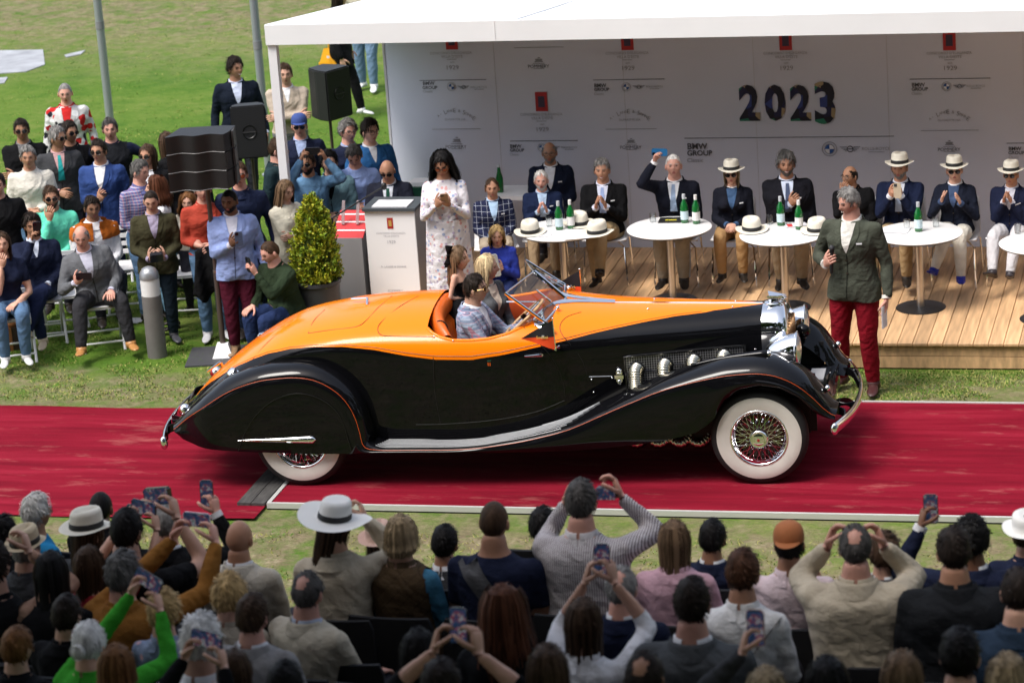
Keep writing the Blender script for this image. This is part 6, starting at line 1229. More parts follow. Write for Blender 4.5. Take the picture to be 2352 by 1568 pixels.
bg(420, 350, 'woman in a dark coat', 'mostly hidden behind the loudspeaker stack', sex='f', face=190, top=(BLK, 'coat'), hair=('long', 'dark'), H=1.64)
ANN = bg(889, 385, 'bald announcer in sunglasses and navy suit', 'leaning over the white lectern', Y=5.0, face=186, head=(0, -20), lean=.22, top=((.016, .018, .03), 'jacket'), shirt=(.6, .62, .68), tie=(.01, .06, .04), hair=None, glasses='sun', skin='tan', L='desk', R='desk', H=1.78, fat=1.12, badge=True)
# ---------------------------------------------------------------- judges on the stage
def jd(*a, **k):
    k.setdefault('badge', True)
    if k.get('pose') == 'sit': k.setdefault('Y', 5.15)
    k.setdefault('vox', .021); k.setdefault('base', PZ); k.setdefault('group', 'judges and guests on the wooden stage'); k.setdefault('face', 190); return put(*a, **k)
J0 = jd(1016, 378, 'woman with long black curls in a floral dress', 'reading her phone', sex='f', face=190, head=(-4, -24), top=((.66, .63, .65), 'dress', 'floral'), skirt=((.66, .63, .65), .92, .24), legs=None, hair=('curly', 'black'), glasses='amber', L='chest', R='chest', skin='tan', H=1.78, hairlen=.34); hold1(J0, 1, 'copper phone in the floral dress woman\'s hands', col=(.3, .17, .1), up=(0, .6, .8), norm=(0, .8, -.6))
sit = dict(pose='sit', chair=2)
jd(1130, 430, 'man in a navy windowpane check blazer', 'sitting at the left end of the judges', **sit, Y=4.85, face=196, top=((.016, .02, .05), 'jacket', 'window'), shirt=(.36, .5, .68), hair=('recede', 'brown'), skin='tan', L='lap', R='lap', legs=(.33, .27, .2), H=1.78)
jd(1243, 412, 'white-bearded man in a navy blazer', 'applauding behind the first table', **sit, face=192, top=((.012, .02, .055), 'jacket'), shirt=(.42, .55, .72), tie=(.35, .45, .6), hair=('recede', 'white'), beard='white', skin='pink', L='clap', R='clap', legs=(.28, .2, .12), foot={-1: (-.1, .45, .075), 1: (.1, .6, .15)})
jd(1262, 348, 'bald man with a grey beard', 'sitting behind against the backdrop', **sit, Y=5.95, face=188, top=((.01, .014, .03), 'jacket'), shirt=WHITE, hair=('bald', 'grey'), beard='grey', glasses='clear', skin='olive', L='lap', R='lap', H=1.88, fat=1.1)
jd(1383, 388, 'grey-haired man in a black blazer and chinos', 'clapping with crossed legs', **sit, face=184, top=(BLK, 'jacket'), shirt=(.6, .62, .74), tie=(.28, .36, .58), hair=('short', 'grey'), skin='tan', L='clap', R='clap', legs=TANP, smile=True, shoe=(.02, .013, .01), H=1.82, knees={-1: (.0, .4, .08), 1: (.08, .4, .02)}, foot={-1: (.0, .62, .22), 1: (.05, .46, .075)}, sock=BLK)
I = jd(1547, 378, 'bald man in a dark blazer', 'holding a phone high to film', **sit, face=182, head=(8, 6), top=((.008, .009, .016), 'jacket'), shirt=WHITE, tie=(.28, .36, .5), hair=('buzz', 'white'), skin='pink', R=('raise', (.15, .22, .10)), L='lap', legs=(.3, .26, .2), H=1.84); hold1(I, 1, 'blue-backed phone raised in front of the backdrop', col=(.02, .13, .3), up=(1, 0, .05), norm=(0, 1, 0))
jd(1680, 396, 'blonde woman in a panama hat and dark glasses', 'hands folded in her lap', **sit, sex='f', face=184, top=((.01, .011, .018), 'jacket'), shirt=((.05, .1, .2)), hair=('long', 'ashblonde'), hat='panama', glasses='sun', L='clasp', R='clasp', legs=(.36, .22, .1), H=1.7, hairlen=.2, collar=WHITE)
jd(1806, 374, 'stout man with swept-back grey hair and full beard', 'touching his tie', **sit, face=190, top=((.009, .009, .013), 'jacket'), shirt=(.5, .55, .66), tie=(.06, .08, .14), hair=('messy', 'saltpep'), beard='saltpep', skin='tan', R=('chest', (-.02, .2, -.14)), L='lap', legs=(.3, .23, .15), H=1.86, fat=1.25, smile=True)
jd(1952, 402, 'balding man in black leaning on one hand', 'behind the presenter', **sit, face=176, head=(-30, 4), top=(BLK, 'jacket'), hair=('bald', 'dark'), skin='olive', R=('chin', (.06, .12, -.17)), L='lap', legs=TANP, glasses='clear', H=1.78, side=.12, shoe=(.22, .09, .04))
I = jd(2066, 382, 'man in a panama hat and navy blazer', 'taking a picture with his phone', **sit, face=176, top=((.01, .015, .04), 'jacket'), shirt=(.6, .63, .7), tie=(.3, .38, .55), hair=('short', 'grey'), hat='panama', skin='tan', L=('chest', (-.05, .26, -.02)), R=('chest', (.06, .26, -.02)), legs=TANP, H=1.84, beard='grey'); hold1(I, 1, 'cream-cased phone held by the hatted judge', col=(.55, .45, .32))
jd(2192, 388, 'woman in a panama hat with wide white trousers', 'applauding in blue slippers', **sit, sex='f', face=176, head=(10, 0), top=((.011, .014, .026), 'jacket'), shirt=(.05, .08, .16), hair=('short', 'ashblonde'), hat='panama', glasses='sun', L=('clap', (-.1, .27, -.08)), R=('clap', (.1, .27, -.06)), legs=WPANT, shoe=(.01, .02, .3), H=1.76, fat=1.02, knees={-1: (-.1, .4, .02), 1: (.02, .4, .07)}, foot={-1: (-.12, .5, .075), 1: (.16, .6, .17)}, collar=WHITE)
jd(2322, 398, 'man in a panama hat and pale trousers', 'clapping before his face at the far right', **sit, face=172, top=((.012, .016, .04), 'jacket'), shirt=(.55, .55, .62), hair=('short', 'grey'), hat='panama', glasses='sun', skin='tan', L=('clap', (-.04, .2, -.06)), R=('clap', (.05, .2, -.06)), legs=(.55, .54, .56), shoe=(.03, .025, .03), H=1.82, foot={-1: (-.08, .62, .1), 1: (.06, .66, .11)})
I = jd(1141, 540, 'blonde woman in a royal blue jacket', 'crouching by the stage with a tablet', sex='f', pose='sit', seat=.2, Y=4.1, face=186, head=(10, -8), lean=.2, top=((.03, .05, .33), 'jacket'), hair=('bob', 'blonde'), skin='fair', L=('chest', (-.06, .22, -.16)), R=('chest', (.0, .22, -.2)), legs=(.02, .03, .1), H=1.68, hairlen=.12); phone('pale tablet in the crouching woman\'s hands', I, I['C']+np.array([.04, .30, -.06]), up=(.1, .2, 1), norm=(0, 1, -.2), col=(.55, .6, .62), size=(.17, .24, .008), cat='tablet', group=None)
# ---------------------------------------------------------------- presenter and the people in the car
EM = put(1950, 452, 'presenter in a green blazer and red trousers', 'holding a microphone beside the car', face=166, Y=2.44, head=(-34, -14), top=((.058, .064, .048), 'jacket'), shirt=(.62, .6, .55), hair=('short', 'grey'), skin='pink', smile=True, R=('mic', (.17, .16, -.26)), L='hang', legs=(.19, .006, .014), shoe=(.05, .015, .015), H=1.93, vox=.018, badge=True, foot={-1: (-.13, -.05, .07), 1: (.2, -.10, .07)}, group='people presenting the car')
EM['root'].location.z = GZ
mv = thing('microphone', 'black handheld microphone gripped by the presenter', 'microphone'); mv.matrix_world = EM['M'] @ Matrix.Translation(Vector(EM['WR'][1]+unit(EM['HDIR'][1])*.075+np.array([-.035, .0, .02]))) @ Matrix.Rotation(radians(8), 4, 'X')
MB().lathe([(.012, -.13), (.017, -.1), (.018, .05), (.022, .07)], n=14).build('handle', BLKM := mat('mic_black', (.01, .01, .011), rough=.4), mv); MB().ball((0, 0, .095), (.026, .026, .03)).build('grille_head', mat('mic_grille', (.05, .05, .055), rough=.4, metal=.6, bump=.6, bscale=200), mv)
pp = thing('cue_cards', 'folded white papers in the presenter\'s lowered hand', 'papers'); pp.matrix_world = EM['M'] @ Matrix.Translation(Vector(EM['WR'][-1]+np.array([.0, .05, -.16])))
for i in range(3): MB().box((.004*i, .004*i, -.002*i), (.003, .1, .2)).build('sheet', mat('paper_white', (.7, .7, .72), rough=.8), pp)
CW = Matrix.Translation(tuple(CROOT)) @ Matrix.Rotation(CARYAW, 4, 'Z')
def incar(px, py, y, short, rest, **k):
    I = person(short+' '+rest, (0, 0, 0), group='people riding in the car', **k); f = k['face']; c = Matrix.Rotation(radians(f), 3, 'Z') @ Vector(I['HC']); d = cl(ray(px, py)); P = CAMC+d*((y-CAMC[1])/d[1]); P = CW @ Vector(P)
    loc = P-c; I['root'].location = loc; I['M'] = Matrix.Translation(loc) @ Matrix.Rotation(radians(f), 4, 'Z'); return I
FX = -90+math.degrees(CARYAW)
incar(1092, 664, -.33, 'driver in sunglasses and a pale checked blazer', 'at the steering wheel', face=FX-4, pose='sit', lean=.10, seat=.4, head=(0, 2), top=((.27, .32, .42), 'jacket', 'plaid'), shirt=(.72, .72, .76), hair=('short', 'dark'), skin='fair', glasses='aviator', L=('wheel', (-.05, .42, -.12)), R=('wheel', (.10, .40, -.2)), legs=(.03, .04, .08), vox=.016, H=1.8, foot={-1: (-.1, .75, .1), 1: (.1, .75, .1)}, feet=False)
incar(1118, 615, .27, 'smiling blonde woman in a grey denim jacket', 'over a pale top in the passenger seat', sex='f', face=FX-30, pose='sit', lean=.05, seat=.42, head=(30, 0), top=((.075, .078, .083), 'jacket'), shirt=(.5, .42, .34), hair=('long', 'paleblonde'), hairlen=.22, front=1.25, skin='fair', lips=(.5, .05, .08), smile=True, L='lap', R=('lap', (.1, .34, -.42)), legs=(.58, .5, .42), legkind='hstripe', vox=.016, H=1.7, foot={-1: (-.1, .7, .1), 1: (.1, .7, .1)}, feet=False, hemoff=.08)
KID = incar(1053, 594, .3, 'small girl with a big black bow', 'standing behind the passenger seat', sex='c', face=FX-6, pose='stand', head=(-6, 0), top=(BLK, 'strap'), legs=(.5, .32, .24), hair=('long', 'lightbrown'), hairlen=.27, front=1.5, skin='fair', L='hang', R=('lap', (.06, .1, -.36)), H=1.06, vox=.018, skirt=(BLK, .15, .24), feet=False)
bw = thing('hair_bow', '', ''); bw.parent = KID['root']; bw.matrix_local = Matrix.Translation(Vector(KID['HC'])+Vector((.062, -.07, .045)))
bowm = fab(BLK, 'plain', .4)
for s in (-1, 1):
    rows = [[(.012*cos(v)*(1+.4*u), (.010+.026*u)*sin(v)+.012*s*u, s*(.008+.075*u)+.012*cos(v)*u) for v in np.linspace(0, 2*pi, 14)] for u in (0, .25, .5, .75, .92, 1.)]; rows.append([(0, .012*s, s*.078)]*14)
    MB().grid(rows).build('bow_loop', bowm, bw, angle=180)
MB().ball((.004, 0, 0), (.018, .016, .016)).build('bow_knot', bowm, bw, angle=180)
for q in (-.02, .03): MB().add([(0, -.008, 0), (0, .008, 0), (.012, q+.02, -.10), (.012, q-.02, -.11)], [(0, 1, 2, 3)]).build('bow_tail', bowm, bw)
if 0:
    for o in bpy.data.objects:
        if o.get('category') == 'person': print('POS', o['label'][:40], [round(v, 2) for v in o.location])
# ================================================================= furniture and kit
blkm = mat('black_satin', (.012, .012, .013), rough=.45); blkf = mat('black_fabric', (.010, .010, .012), rough=.9, bump=.3, bscale=90)
# ---- near stand: tiers and chairs
dk = mat('stand_deck', (.05, .048, .045), rough=.85, var=.2)
for r_, (z, y) in FL.items(): bx('stand_tier', (0.5, y-.02+(.1 if r_ == 1 else .0), (z+GZ)/2-.03*r_), (14, {1: 1.3, 2: 1.05, 3: 1.15, 4: 1.4}[r_], z-GZ-.02), dk, kind='structure')
def black_chair():
    t = thing('audience_chair', '', 'chair')
    mb = MB(); rows = []
    for i, z in enumerate(np.linspace(.5, .87, 8)):
        w = .235-.02*(i == 7)-.0*(i == 0); rows.append([(w*u, -.215-.05*(z-.5)-.02*(1-u*u), z) for u in np.linspace(-1, 1, 9)]+[(w*u, -.24-.05*(z-.5)-.02*(1-u*u), z) for u in np.linspace(1, -1, 9)])
    mb.grid(rows, cv=True); b = mb.n-18; mb.f.append(tuple(b+i for i in range(18))); mb.m.append(0); mb.build('backrest', blkf, t)
    MB().box((0, 0, .445), (.46, .44, .05)).build('seat', blkf, t)
    for sx in (-1, 1):
        for sy in (-1, 1): MB().tube([(sx*.215, sy*.19, .44), (sx*.225, sy*.21, .0)], .012, 6).build('leg', blkm, t)
        MB().tube([(sx*.215, -.2, .44), (sx*.215, -.235, .84)], .012, 6).build('back_post', blkm, t)
    return t
bc = black_chair(); btree = [(c, []) for c in kids(bc)]; first = True
for loc, f, short, r_ in CHAIRS:
    lab = 'black audience chair used by the '+short; lab = ' '.join(lab.split()[:16]); z = min(loc.z, FL[r_][0]+.06)
    z = FL[r_][0]-.0
    if first: bc.location = (loc.x, loc.y, z); bc.rotation_euler = (0, 0, radians(f)); bc['label'] = lab; bc['group'] = 'black chairs on the near stand'; first = False
    else: copy_thing(bc, (loc.x, loc.y, z), radians(f), lab, 'black chairs on the near stand', btree)
for (px, py, Y), lab in (((900, 1480, -10.95), 'empty black chair in front of the brown quilted vest'), ((800, 1400, -10.2), 'empty black chair by the wide white hat'), ((1040, 1450, -11.1), 'empty black chair left of the wavy auburn hair'), ((1930, 1480, -11.2), 'large empty black chair behind the beige jacket'), ((1500, 1450, -11.2), 'empty black chair between the phone and the grey suit'), ((2180, 1450, -11.2), 'empty black chair behind the leather jacket')):
    p = aty(px, py, Y); fz = FL[3][0] if Y < -10.6 else FL[2][0]; copy_thing(bc, (p[0], Y, fz), 0, lab, 'black chairs on the near stand', btree)
# ---- white folding chairs
wp = mat('white_chair_paint', (.74, .74, .75), rough=.45)
def folding_chair():
    t = thing('folding_chair', '', 'chair')
    for s in (-1, 1):
        MB().tube([(s*.205, -.24, .82), (s*.205, -.16, .45), (s*.2, .22, .0)], .015, 6).build('frame_leg', wp, t); MB().tube([(s*.18, .17, .46), (s*.19, -.26, .0)], .014, 6).build('rear_leg', wp, t)
    rows = [[(.2*u*(1-.05*abs(v)), .2*v, .455+.008*(u*u)) for u in np.linspace(-1, 1, 5)] for v in np.linspace(-1, 1, 5)]; MB().grid(rows).grid([[(p[0], p[1], p[2]-.025) for p in r] for r in rows]).box((0, 0, .444), (.39, .39, .02)).build('seat', wp, t)
    for z in (.80, .72, .64, .56): MB().box((0, -.235+.085*(.82-z)/.37, z), (.40, .014, .045)).build('slat', wp, t)
    MB().tube([(-.2, .16, .08), (.2, .16, .08)], .011, 6).build('stretcher', wp, t); MB().tube([(-.19, -.2, .1), (.19, -.2, .1)], .011, 6).build('stretcher', wp, t); return t
fc = folding_chair(); ftree = [(c, []) for c in kids(fc)]; first = True
def shell_chair():
    t = thing('shell_chair', '', 'chair'); ch = chrome
    rows = []
    for v, (y, z) in zip(np.linspace(0, 1, 11), spline([(.21, .455), (.1, .445), (-.1, .44), (-.19, .47), (-.225, .6), (-.25, .8)], 11)):
        w = .225-.03*v; rows.append([(w*u, y+.03*u*u*(v > .5)*1., z+.022*u*u*(v < .6)) for u in np.linspace(-1, 1, 9)])
    o = MB().grid(rows).build('seat_shell', mat('white_shell', (.72, .72, .73), rough=.35), t, angle=180); m = o.modifiers.new('t', 'SOLIDIFY'); m.thickness = .012
    for sx in (-1, 1):
        for sy in (-1, 1): MB().tube([(sx*.13, sy*.1, .435), (sx*.2, sy*.19, .4), (sx*.22, sy*.22, 0)], .0095, 6).build('leg', ch, t)
    MB().tube([(-.2, .0, .42), (.2, 0, .42)], .009, 6).build('seat_bar', ch, t); return t
scx = shell_chair(); stree = [(c, []) for c in kids(scx)]; first2 = True
for loc, f, short, k in WCH:
    if k == 1:
        lab = 'white slatted folding chair under the '+short
        a = (loc.x, loc.y, loc.z)
        if first: fc.location = a; fc.rotation_euler = (0, 0, radians(f)); fc['label'] = ' '.join(lab.split()[:16]); fc['group'] = 'white folding chairs on the grass'; first = False
        else: copy_thing(fc, a, radians(f), ' '.join(lab.split()[:16]), 'white folding chairs on the grass', ftree)
    else:
        lab = 'white shell chair under the '+short; a = (loc.x, loc.y, PZ)
        if first2: scx.location = a; scx.rotation_euler = (0, 0, radians(f)); scx['label'] = ' '.join(lab.split()[:16]); scx['group'] = 'white shell chairs on the stage'; first2 = False
        else: copy_thing(scx, a, radians(f), ' '.join(lab.split()[:16]), 'white shell chairs on the stage', stree)
for (px, py), f, lab in (((38, 765), 30, 'empty white folding chair behind the brown bag'), ((150, 770), 200, 'empty white folding chair left of the bald man'), ((300, 705), 195, 'empty white folding chair behind the olive jacket'), ((425, 720), 190, 'empty white folding chair behind the red shirt'), ((262, 640), 200, 'white folding chair right of the orange sweater')):
    p = atz(px, py, GZ); copy_thing(fc, (p[0], p[1], GZ), radians(f), lab, 'white folding chairs on the grass', ftree)
# ---- round tables on the stage
ttop = mat('table_white', (.8, .8, .8), rough=.3); steel = mat('brushed_steel', (.55, .53, .5), rough=.32, metal=1); based = mat('table_base', (.05, .05, .052), rough=.35, metal=.7)
TB = {}
def table(px, py, lab, i):
    p = atz(px, py, PZ+.74); t = thing('round_table', lab, 'table', (p[0], p[1], PZ), 0, 'round white tables before the judges')
    MB().lathe([(0, .722), (.40, .722), (.413, .728), (.414, .736), (.408, .74), (0, .74)], n=56, caps=False).build('table_top', ttop, t); MB().lathe([(.395, .712), (.405, .7215), (0, .7216)], n=48, caps=False).build('edge_underside', based, t); MB().lathe([(.036, .012), (.036, .715)], n=20).build('column', steel, t)
    MB().lathe([(0, 0), (.235, 0), (.238, .006), (.225, .012), (.04, .016), (0, .016)], n=48, caps=False).build('foot_disc', based, t); TB[i] = (p[0], p[1]); return t
for i, (px, py, lab) in enumerate(((1290, 527, 'round white table at the left holding two hats and papers'), (1537, 522, 'round white table with a black folder beneath the raised phone'), (1798, 536, 'round white table with a hat in front of the bearded judge'), (2110, 534, 'round white table right of the presenter with one bottle'), (2398, 556, 'round white table cut by the right frame edge'))): table(px, py, lab, i)
TZ_ = PZ+.741
bg_ = mat('green_glass', (.004, .11, .02), rough=.06, coat=.6, spec=.6); lab_ = mat('bottle_label', (.55, .68, .72), rough=.6); labw = mat('bottle_label_white', (.72, .7, .68), rough=.6); capm = mat('bottle_cap', (.5, .52, .55), rough=.4); labr = mat('bottle_red', (.5, .03, .03), rough=.5)
def bottle(px, py, lab, lm):
    p = atz(px, py, TZ_); b = thing('water_bottle', lab, 'bottle', (p[0], p[1], TZ_), 0, 'green water bottles on the judges\' tables')
    MB().lathe([(0, 0), (.036, 0), (.0385, .006), (.0385, .15), (.034, .185), (.02, .215), (.0145, .24), (.0145, .275), (0, .275)], n=22, caps=False).build('glass', bg_, b, angle=60); MB().lathe([(.0392, .035), (.0392, .12)], n=22, caps=False).build('label', lm, b); MB().lathe([(.0152, .236), (.0165, .25), (.016, .285), (0, .287)], n=14, caps=False).build('cap', capm if lm is lab_ else labw, b)
for px, py, lab, m in ((1285, 527, 'green bottle with pale blue label on the leftmost table', lab_), (1312, 524, 'green bottle with white label on the leftmost table', labw), (1573, 511, 'green bottle with pale blue label beside the black folder', lab_), (1600, 513, 'green bottle with white label right of the black folder table', labw), (1794, 517, 'green bottle with pale blue label before the bearded judge', lab_), (1836, 526, 'green bottle with white label before the bearded judge', labw), (2110, 531, 'green bottle alone on the table right of the presenter', lab_)): bottle(px, py, lab, m)
gls = mat('drinking_glass', (.8, .85, .86), rough=.03, trans=1., ior=1.3, alpha=.5)
def tumbler(px, py, lab):
    p = atz(px, py, TZ_); MB()
    o = MB().lathe([(0, .002), (.03, .002), (.034, .09), (.032, .09), (.028, .006), (0, .006)], n=18, caps=False).build('tumbler', gls, None, loc=(p[0], p[1], TZ_)); tag(o, lab, 'glass', 'water glasses on the tables')
for px, py, lab in ((1262, 520, 'water glass near the bottles on the leftmost table'), (1500, 510, 'water glass left of the black folder'), (1768, 515, 'water glass left of the bottles by the bearded judge'), (2083, 526, 'water glass left of the lone green bottle'), (2150, 521, 'water glass right of the lone green bottle'), (2338, 536, 'water glass on the table at the right edge')): tumbler(px, py, lab)
def table_hat(px, py, lab, rz=0):
    p = atz(px, py, TZ_); o = make_hat('panama', 1.06); o.location = (p[0], p[1], TZ_+.0); o.rotation_euler = (0, 0, rz); tag(o, lab, 'hat', 'panama hats left on the tables')
table_hat(1218, 535, 'panama hat at the left end of the leftmost table', .2); table_hat(1372, 536, 'panama hat at the right end of the leftmost table', -.3); table_hat(1727, 529, 'panama hat at the left end of the bearded judge\'s table', .3); table_hat(1877, 531, 'panama hat behind the presenter\'s shoulder', -.1); table_hat(1330, 516, 'panama hat behind the two bottles on the leftmost table', .5)
pap = mat('paper_white', (.7, .7, .72), rough=.8)
def papers(px, py, lab, n=3, m=pap, w=.21, h=.297, rz=.2):
    p = atz(px, py, TZ_+.003); t = thing('papers', lab, 'papers', (p[0], p[1], TZ_+.001), rz)
    for i in range(n): MB().box((.012*i, -.02*i, .0015+.002*i), (w, h*.62, .0016)).build('sheet', m, t)
papers(1330, 541, 'loose white score sheets on the leftmost table', 3, rz=.3, w=.34); papers(2055, 527, 'white score sheets on the table beside the presenter', 3, rz=-.1, w=.24); papers(1240, 537, 'white notes by the left hat on the leftmost table', 2, rz=.1)
p = atz(1541, 507, TZ_); t = thing('folder', 'black folder with a yellow pen on the second table', 'folder', (p[0], p[1], TZ_+.001), .05); MB().box((0, 0, .006), (.23, .17, .012)).build('cover', blkm, t); MB().tube([(-.05, -.04, .016), (.06, -.035, .016)], .005, 6).build('pen', mat('yellow_pen', (.7, .6, .02), rough=.4), t); MB().box((.02, .03, .018), (.06, .03, .01)).build('clip', blkm, t)
p = atz(1815, 520, TZ_); t = thing('booklet', 'red and white booklet behind the bottles', 'booklet', (p[0]+.05, p[1]+.03, TZ_+.001), .3); MB().box((0, 0, .004), (.2, .13, .008)).build('cover', mat('booklet_white', (.6, .6, .64), rough=.5), t); MB().box((-.06, -.01, .0085), (.05, .1, .001)).build('cover_panel', labr, t)
# umbrella leaning by the second table
p = atz(1580, 655, PZ); um = thing('folded_umbrella', 'furled pale grey umbrella standing beside the second table', 'umbrella', (p[0], p[1]+.05, PZ)); MB().lathe([(.008, .0), (.012, .07)], n=10).build('handle', wood, um); MB().lathe([(.02, .07), (.034, .2), (.036, .45), (.026, .62), (.012, .66)], n=14).build('canopy', mat('umbrella_grey', (.42, .47, .52), rough=.6), um); MB().tube([(0, 0, .66), (0, 0, .78)], .005, 6).build('tip', steel, um)
# small white table behind the check blazer, with bottle
p = aty(1165, 470, 5.95); st_ = thing('side_table', 'small white side table behind the check blazer', 'table', (p[0], p[1], PZ)); MB().box((.1, 0, .72), (.5, .45, .04)).build('table_top', ttop, st_)
for sx in (-1, 1):
    for sy in (-1, 1): MB().tube([(.1+sx*.22, sy*.19, .7), (.1+sx*.22, sy*.19, 0)], .015, 6).build('leg', steel, st_)
TZs = TZ_; b = thing('water_bottle', 'green bottle behind the check blazer', 'bottle', (p[0]-.05, p[1]-.05, PZ+.74), 0, 'green water bottles on the judges\' tables')
MB().lathe([(0, 0), (.036, 0), (.0385, .15), (.02, .215), (.0145, .275), (0, .275)], n=20, caps=False).build('glass', bg_, b); MB().lathe([(.0152, .236), (.016, .285), (0, .287)], n=14, caps=False).build('cap', capm, b)
# ---- lectern, red-topped stand, boxes
lw = mat('lectern_white', (.86, .86, .87), rough=.5); lg = mat('lectern_grey', (.28, .28, .29), rough=.5); ld = mat('lectern_slate', (.06, .07, .08), rough=.5)
LY = 4.3; pl, pr_ = aty(838, 480, LY), aty(952, 478, LY); zt = pl[2]; wd = pr_[0]-pl[0]
lc = thing('lectern', 'white lectern with a small red emblem before the announcer', 'lectern', ((pl[0]+pr_[0])/2, LY, GZ))
MB().box((0, -.012, (zt-GZ)/2+.02), (wd, .024, zt-GZ-.04)).build('front_panel', lw, lc); MB().box((-wd/2+.015, .2, (zt-GZ)/2), (.03, .4, zt-GZ-.03)).build('side_panel', lg, lc); MB().box((wd/2-.015, .2, (zt-GZ)/2), (.03, .4, zt-GZ-.03)).build('side_panel', lg, lc)
MB().box((0, .18, zt-GZ+.0), (wd+.03, .46, .03)).build('desk_top', ld, lc); MB().box((0, .12, zt-GZ+.022), (.36, .26, .012)).build('open_book', pap, lc)
MB().box((0, -.0255, zt-GZ-.14), (.06, .003, .11)).build('emblem', red, lc); MB().box((0, -.0275, zt-GZ-.14), (.03, .002, .06)).build('emblem_mark', mat('emblem_gold', (.5, .33, .08)), lc)
for s_, w_, z_ in (("CONCORSO D'ELEGANZA", .3, .24), ("VILLA D'ESTE", .16, .27), ('1929', .08, .33), ('A. LANGE & SÖHNE', .26, .58), ('POMMERY', .15, .83)): wtext(s_, 0, 0, w_, mat('print_pale', (.42, .42, .46), rough=.7), 0., lc, Vector((0, -.0262, zt-GZ-z_)))
a, b = aty(772, 540, 4.45), aty(838, 540, 4.45)
rs_ = thing('display_stand', 'grey display stand with a sloping red and white top', 'display stand', ((a[0]+b[0])/2, 4.5, GZ)); hz = a[2]-GZ; wd2 = b[0]-a[0]
MB().box((0, 0, hz/2), (wd2, .34, hz)).build('cabinet', lg, rs_); MB().box((-wd2/2-.012, -.01, hz/2), (.05, .36, hz-.02)).build('corner_panel', lw, rs_)
rr = mat('stand_red', (.5, .035, .04), rough=.45); ang = rotm((1, 0, 0), .5)
MB().box((0, .02, hz+.09), (wd2+.02, .40, .015), R=ang).build('sloping_top', rr, rs_)
for k_ in (-.1, .02, .13): MB().box((0, .02+k_*.88, hz+.1+k_*.48), (wd2+.022, .016, .008), R=ang).build('white_line', lw, rs_)
for k_ in (-.07, .08): MB().box((k_, .0, hz+.22), (.03, .02, .24), R=rotm((0, 1, 0), .12)).build('clear_holder', mat('clear_plastic', (.6, .5, .52), rough=.1, alpha=.6), rs_)
ms = aty(775, 640, 4.1); mic = thing('microphone_stand', 'black boom microphone stand reaching to the announcer', 'microphone stand', (ms[0], 4.1, GZ)); j = aty(777, 500, 4.1); e = aty(882, 428, 4.5)
MB().tube([(0, 0, 0), (0, 0, j[2]-GZ)], .011, 8).build('pole', blkm, mic); MB().tube([(-.08, 0, j[2]-GZ-.05), (e[0]-ms[0], .4, e[2]-GZ)], .009, 8).build('boom', blkm, mic); MB().lathe([(0, 0), (.13, 0), (.12, .015), (.02, .03)], n=20).build('base', blkm, mic); MB().ball((e[0]-ms[0], .4, e[2]-GZ), (.03, .03, .04)).build('microphone_head', blkm, mic)
cbm = mat('cardboard', (.3, .17, .08), rough=.8)
p = aty(978, 640, 5.5); bxx = thing('cardboard_box', 'brown cardboard box on the floor beside the lectern', 'box', (p[0], 5.5, PZ)); MB().box((0, 0, .17), (.22, .3, .34)).build('carton', cbm, bxx); MB().box((0, 0, .39), (.14, .2, .08)).build('white_packet', lw, bxx)
p = aty(968, 440, 5.9); gb = thing('green_case', 'dark green case on a counter right of the announcer', 'case', (p[0], 5.9, PZ)); MB().box((0, 0, p[2]-PZ-.02), (.24, .3, .2)).build('case_body', mat('case_green', (.005, .06, .035), rough=.5), gb); MB().box((.02, .0, (p[2]-PZ-.12)/2), (.34, .36, p[2]-PZ-.12)).build('counter', mat('counter_grey', (.4, .4, .4), rough=.5), gb); MB().box((0, 0, p[2]-PZ+.1), (.2, .2, .04)).build('white_cloth', lw, gb)
# ---- potted conifer
PY_ = 3.75; pp0 = aty(730, 650, PY_); zr_ = aty(730, 641, PY_)[2]-GZ; zt_ = aty(730, 450, PY_)[2]-GZ; fs_ = (zt_-zr_)/.86; pc = thing('potted_conifer', 'clipped yellow-green conifer in a tall dark grey pot', 'potted shrub', (pp0[0], PY_, GZ)); potm = mat('pot_grey', (.045, .047, .055), rough=.5)
MB().lathe([(0, 0), (.155, 0), (.165, .02), (.215, .50), (.232, .51), (.232, .535), (.205, .535), (.2, .5), (0, .49)], n=36, caps=False).build('pot', potm, pc).scale = (1, 1, zr_/.535); MB().tube([(0, 0, zr_-.1), (0, 0, zr_+.4)], .025, 8).build('trunk', mat('bark', (.08, .05, .03), rough=.9), pc)
r = np.random.RandomState(11); mbf = [MB(), MB(), MB()]; hgt = .84
def crown_r(u, a): return (.262*max(0., 1-u**3.)**.7*(1-.2*u)+.012)*(1+.2*mnoise.noise(Vector((cos(a)*2.6, sin(a)*2.6, u*7)))) if u > .06 else .22+.045*u/.06
for i in range(560):
    u = r.rand()**1.2; a = r.uniform(0, 2*pi); R_ = crown_r(u, a)*(r.uniform(.86, 1.04) if r.rand() > .07 else r.uniform(1.05, 1.2)); c0 = np.array([R_*cos(a), R_*sin(a), .54+u*hgt]); o0 = unit(np.array([cos(a), sin(a), .75])+r.normal(0, .25, 3)); j0 = r.randint(3); sz = r.uniform(.7, 1.35)
    for q in range(17):
        o = unit(o0+r.normal(0, .5, 3)); c = c0+r.normal(0, .017, 3)*sz-o0*r.uniform(0, .03); sd = unit(np.cross(o, r.normal(0, 1, 3))); L_ = r.uniform(.014, .034)*sz; w = .0065*sz
        mbf[j0 if r.rand() > .3 else r.randint(3)].add([c-sd*w, c+sd*w, c+o*L_+sd*w*1.4, c+o*L_*1.3, c+o*L_-sd*w*1.4], [(0, 1, 2, 3, 4)])
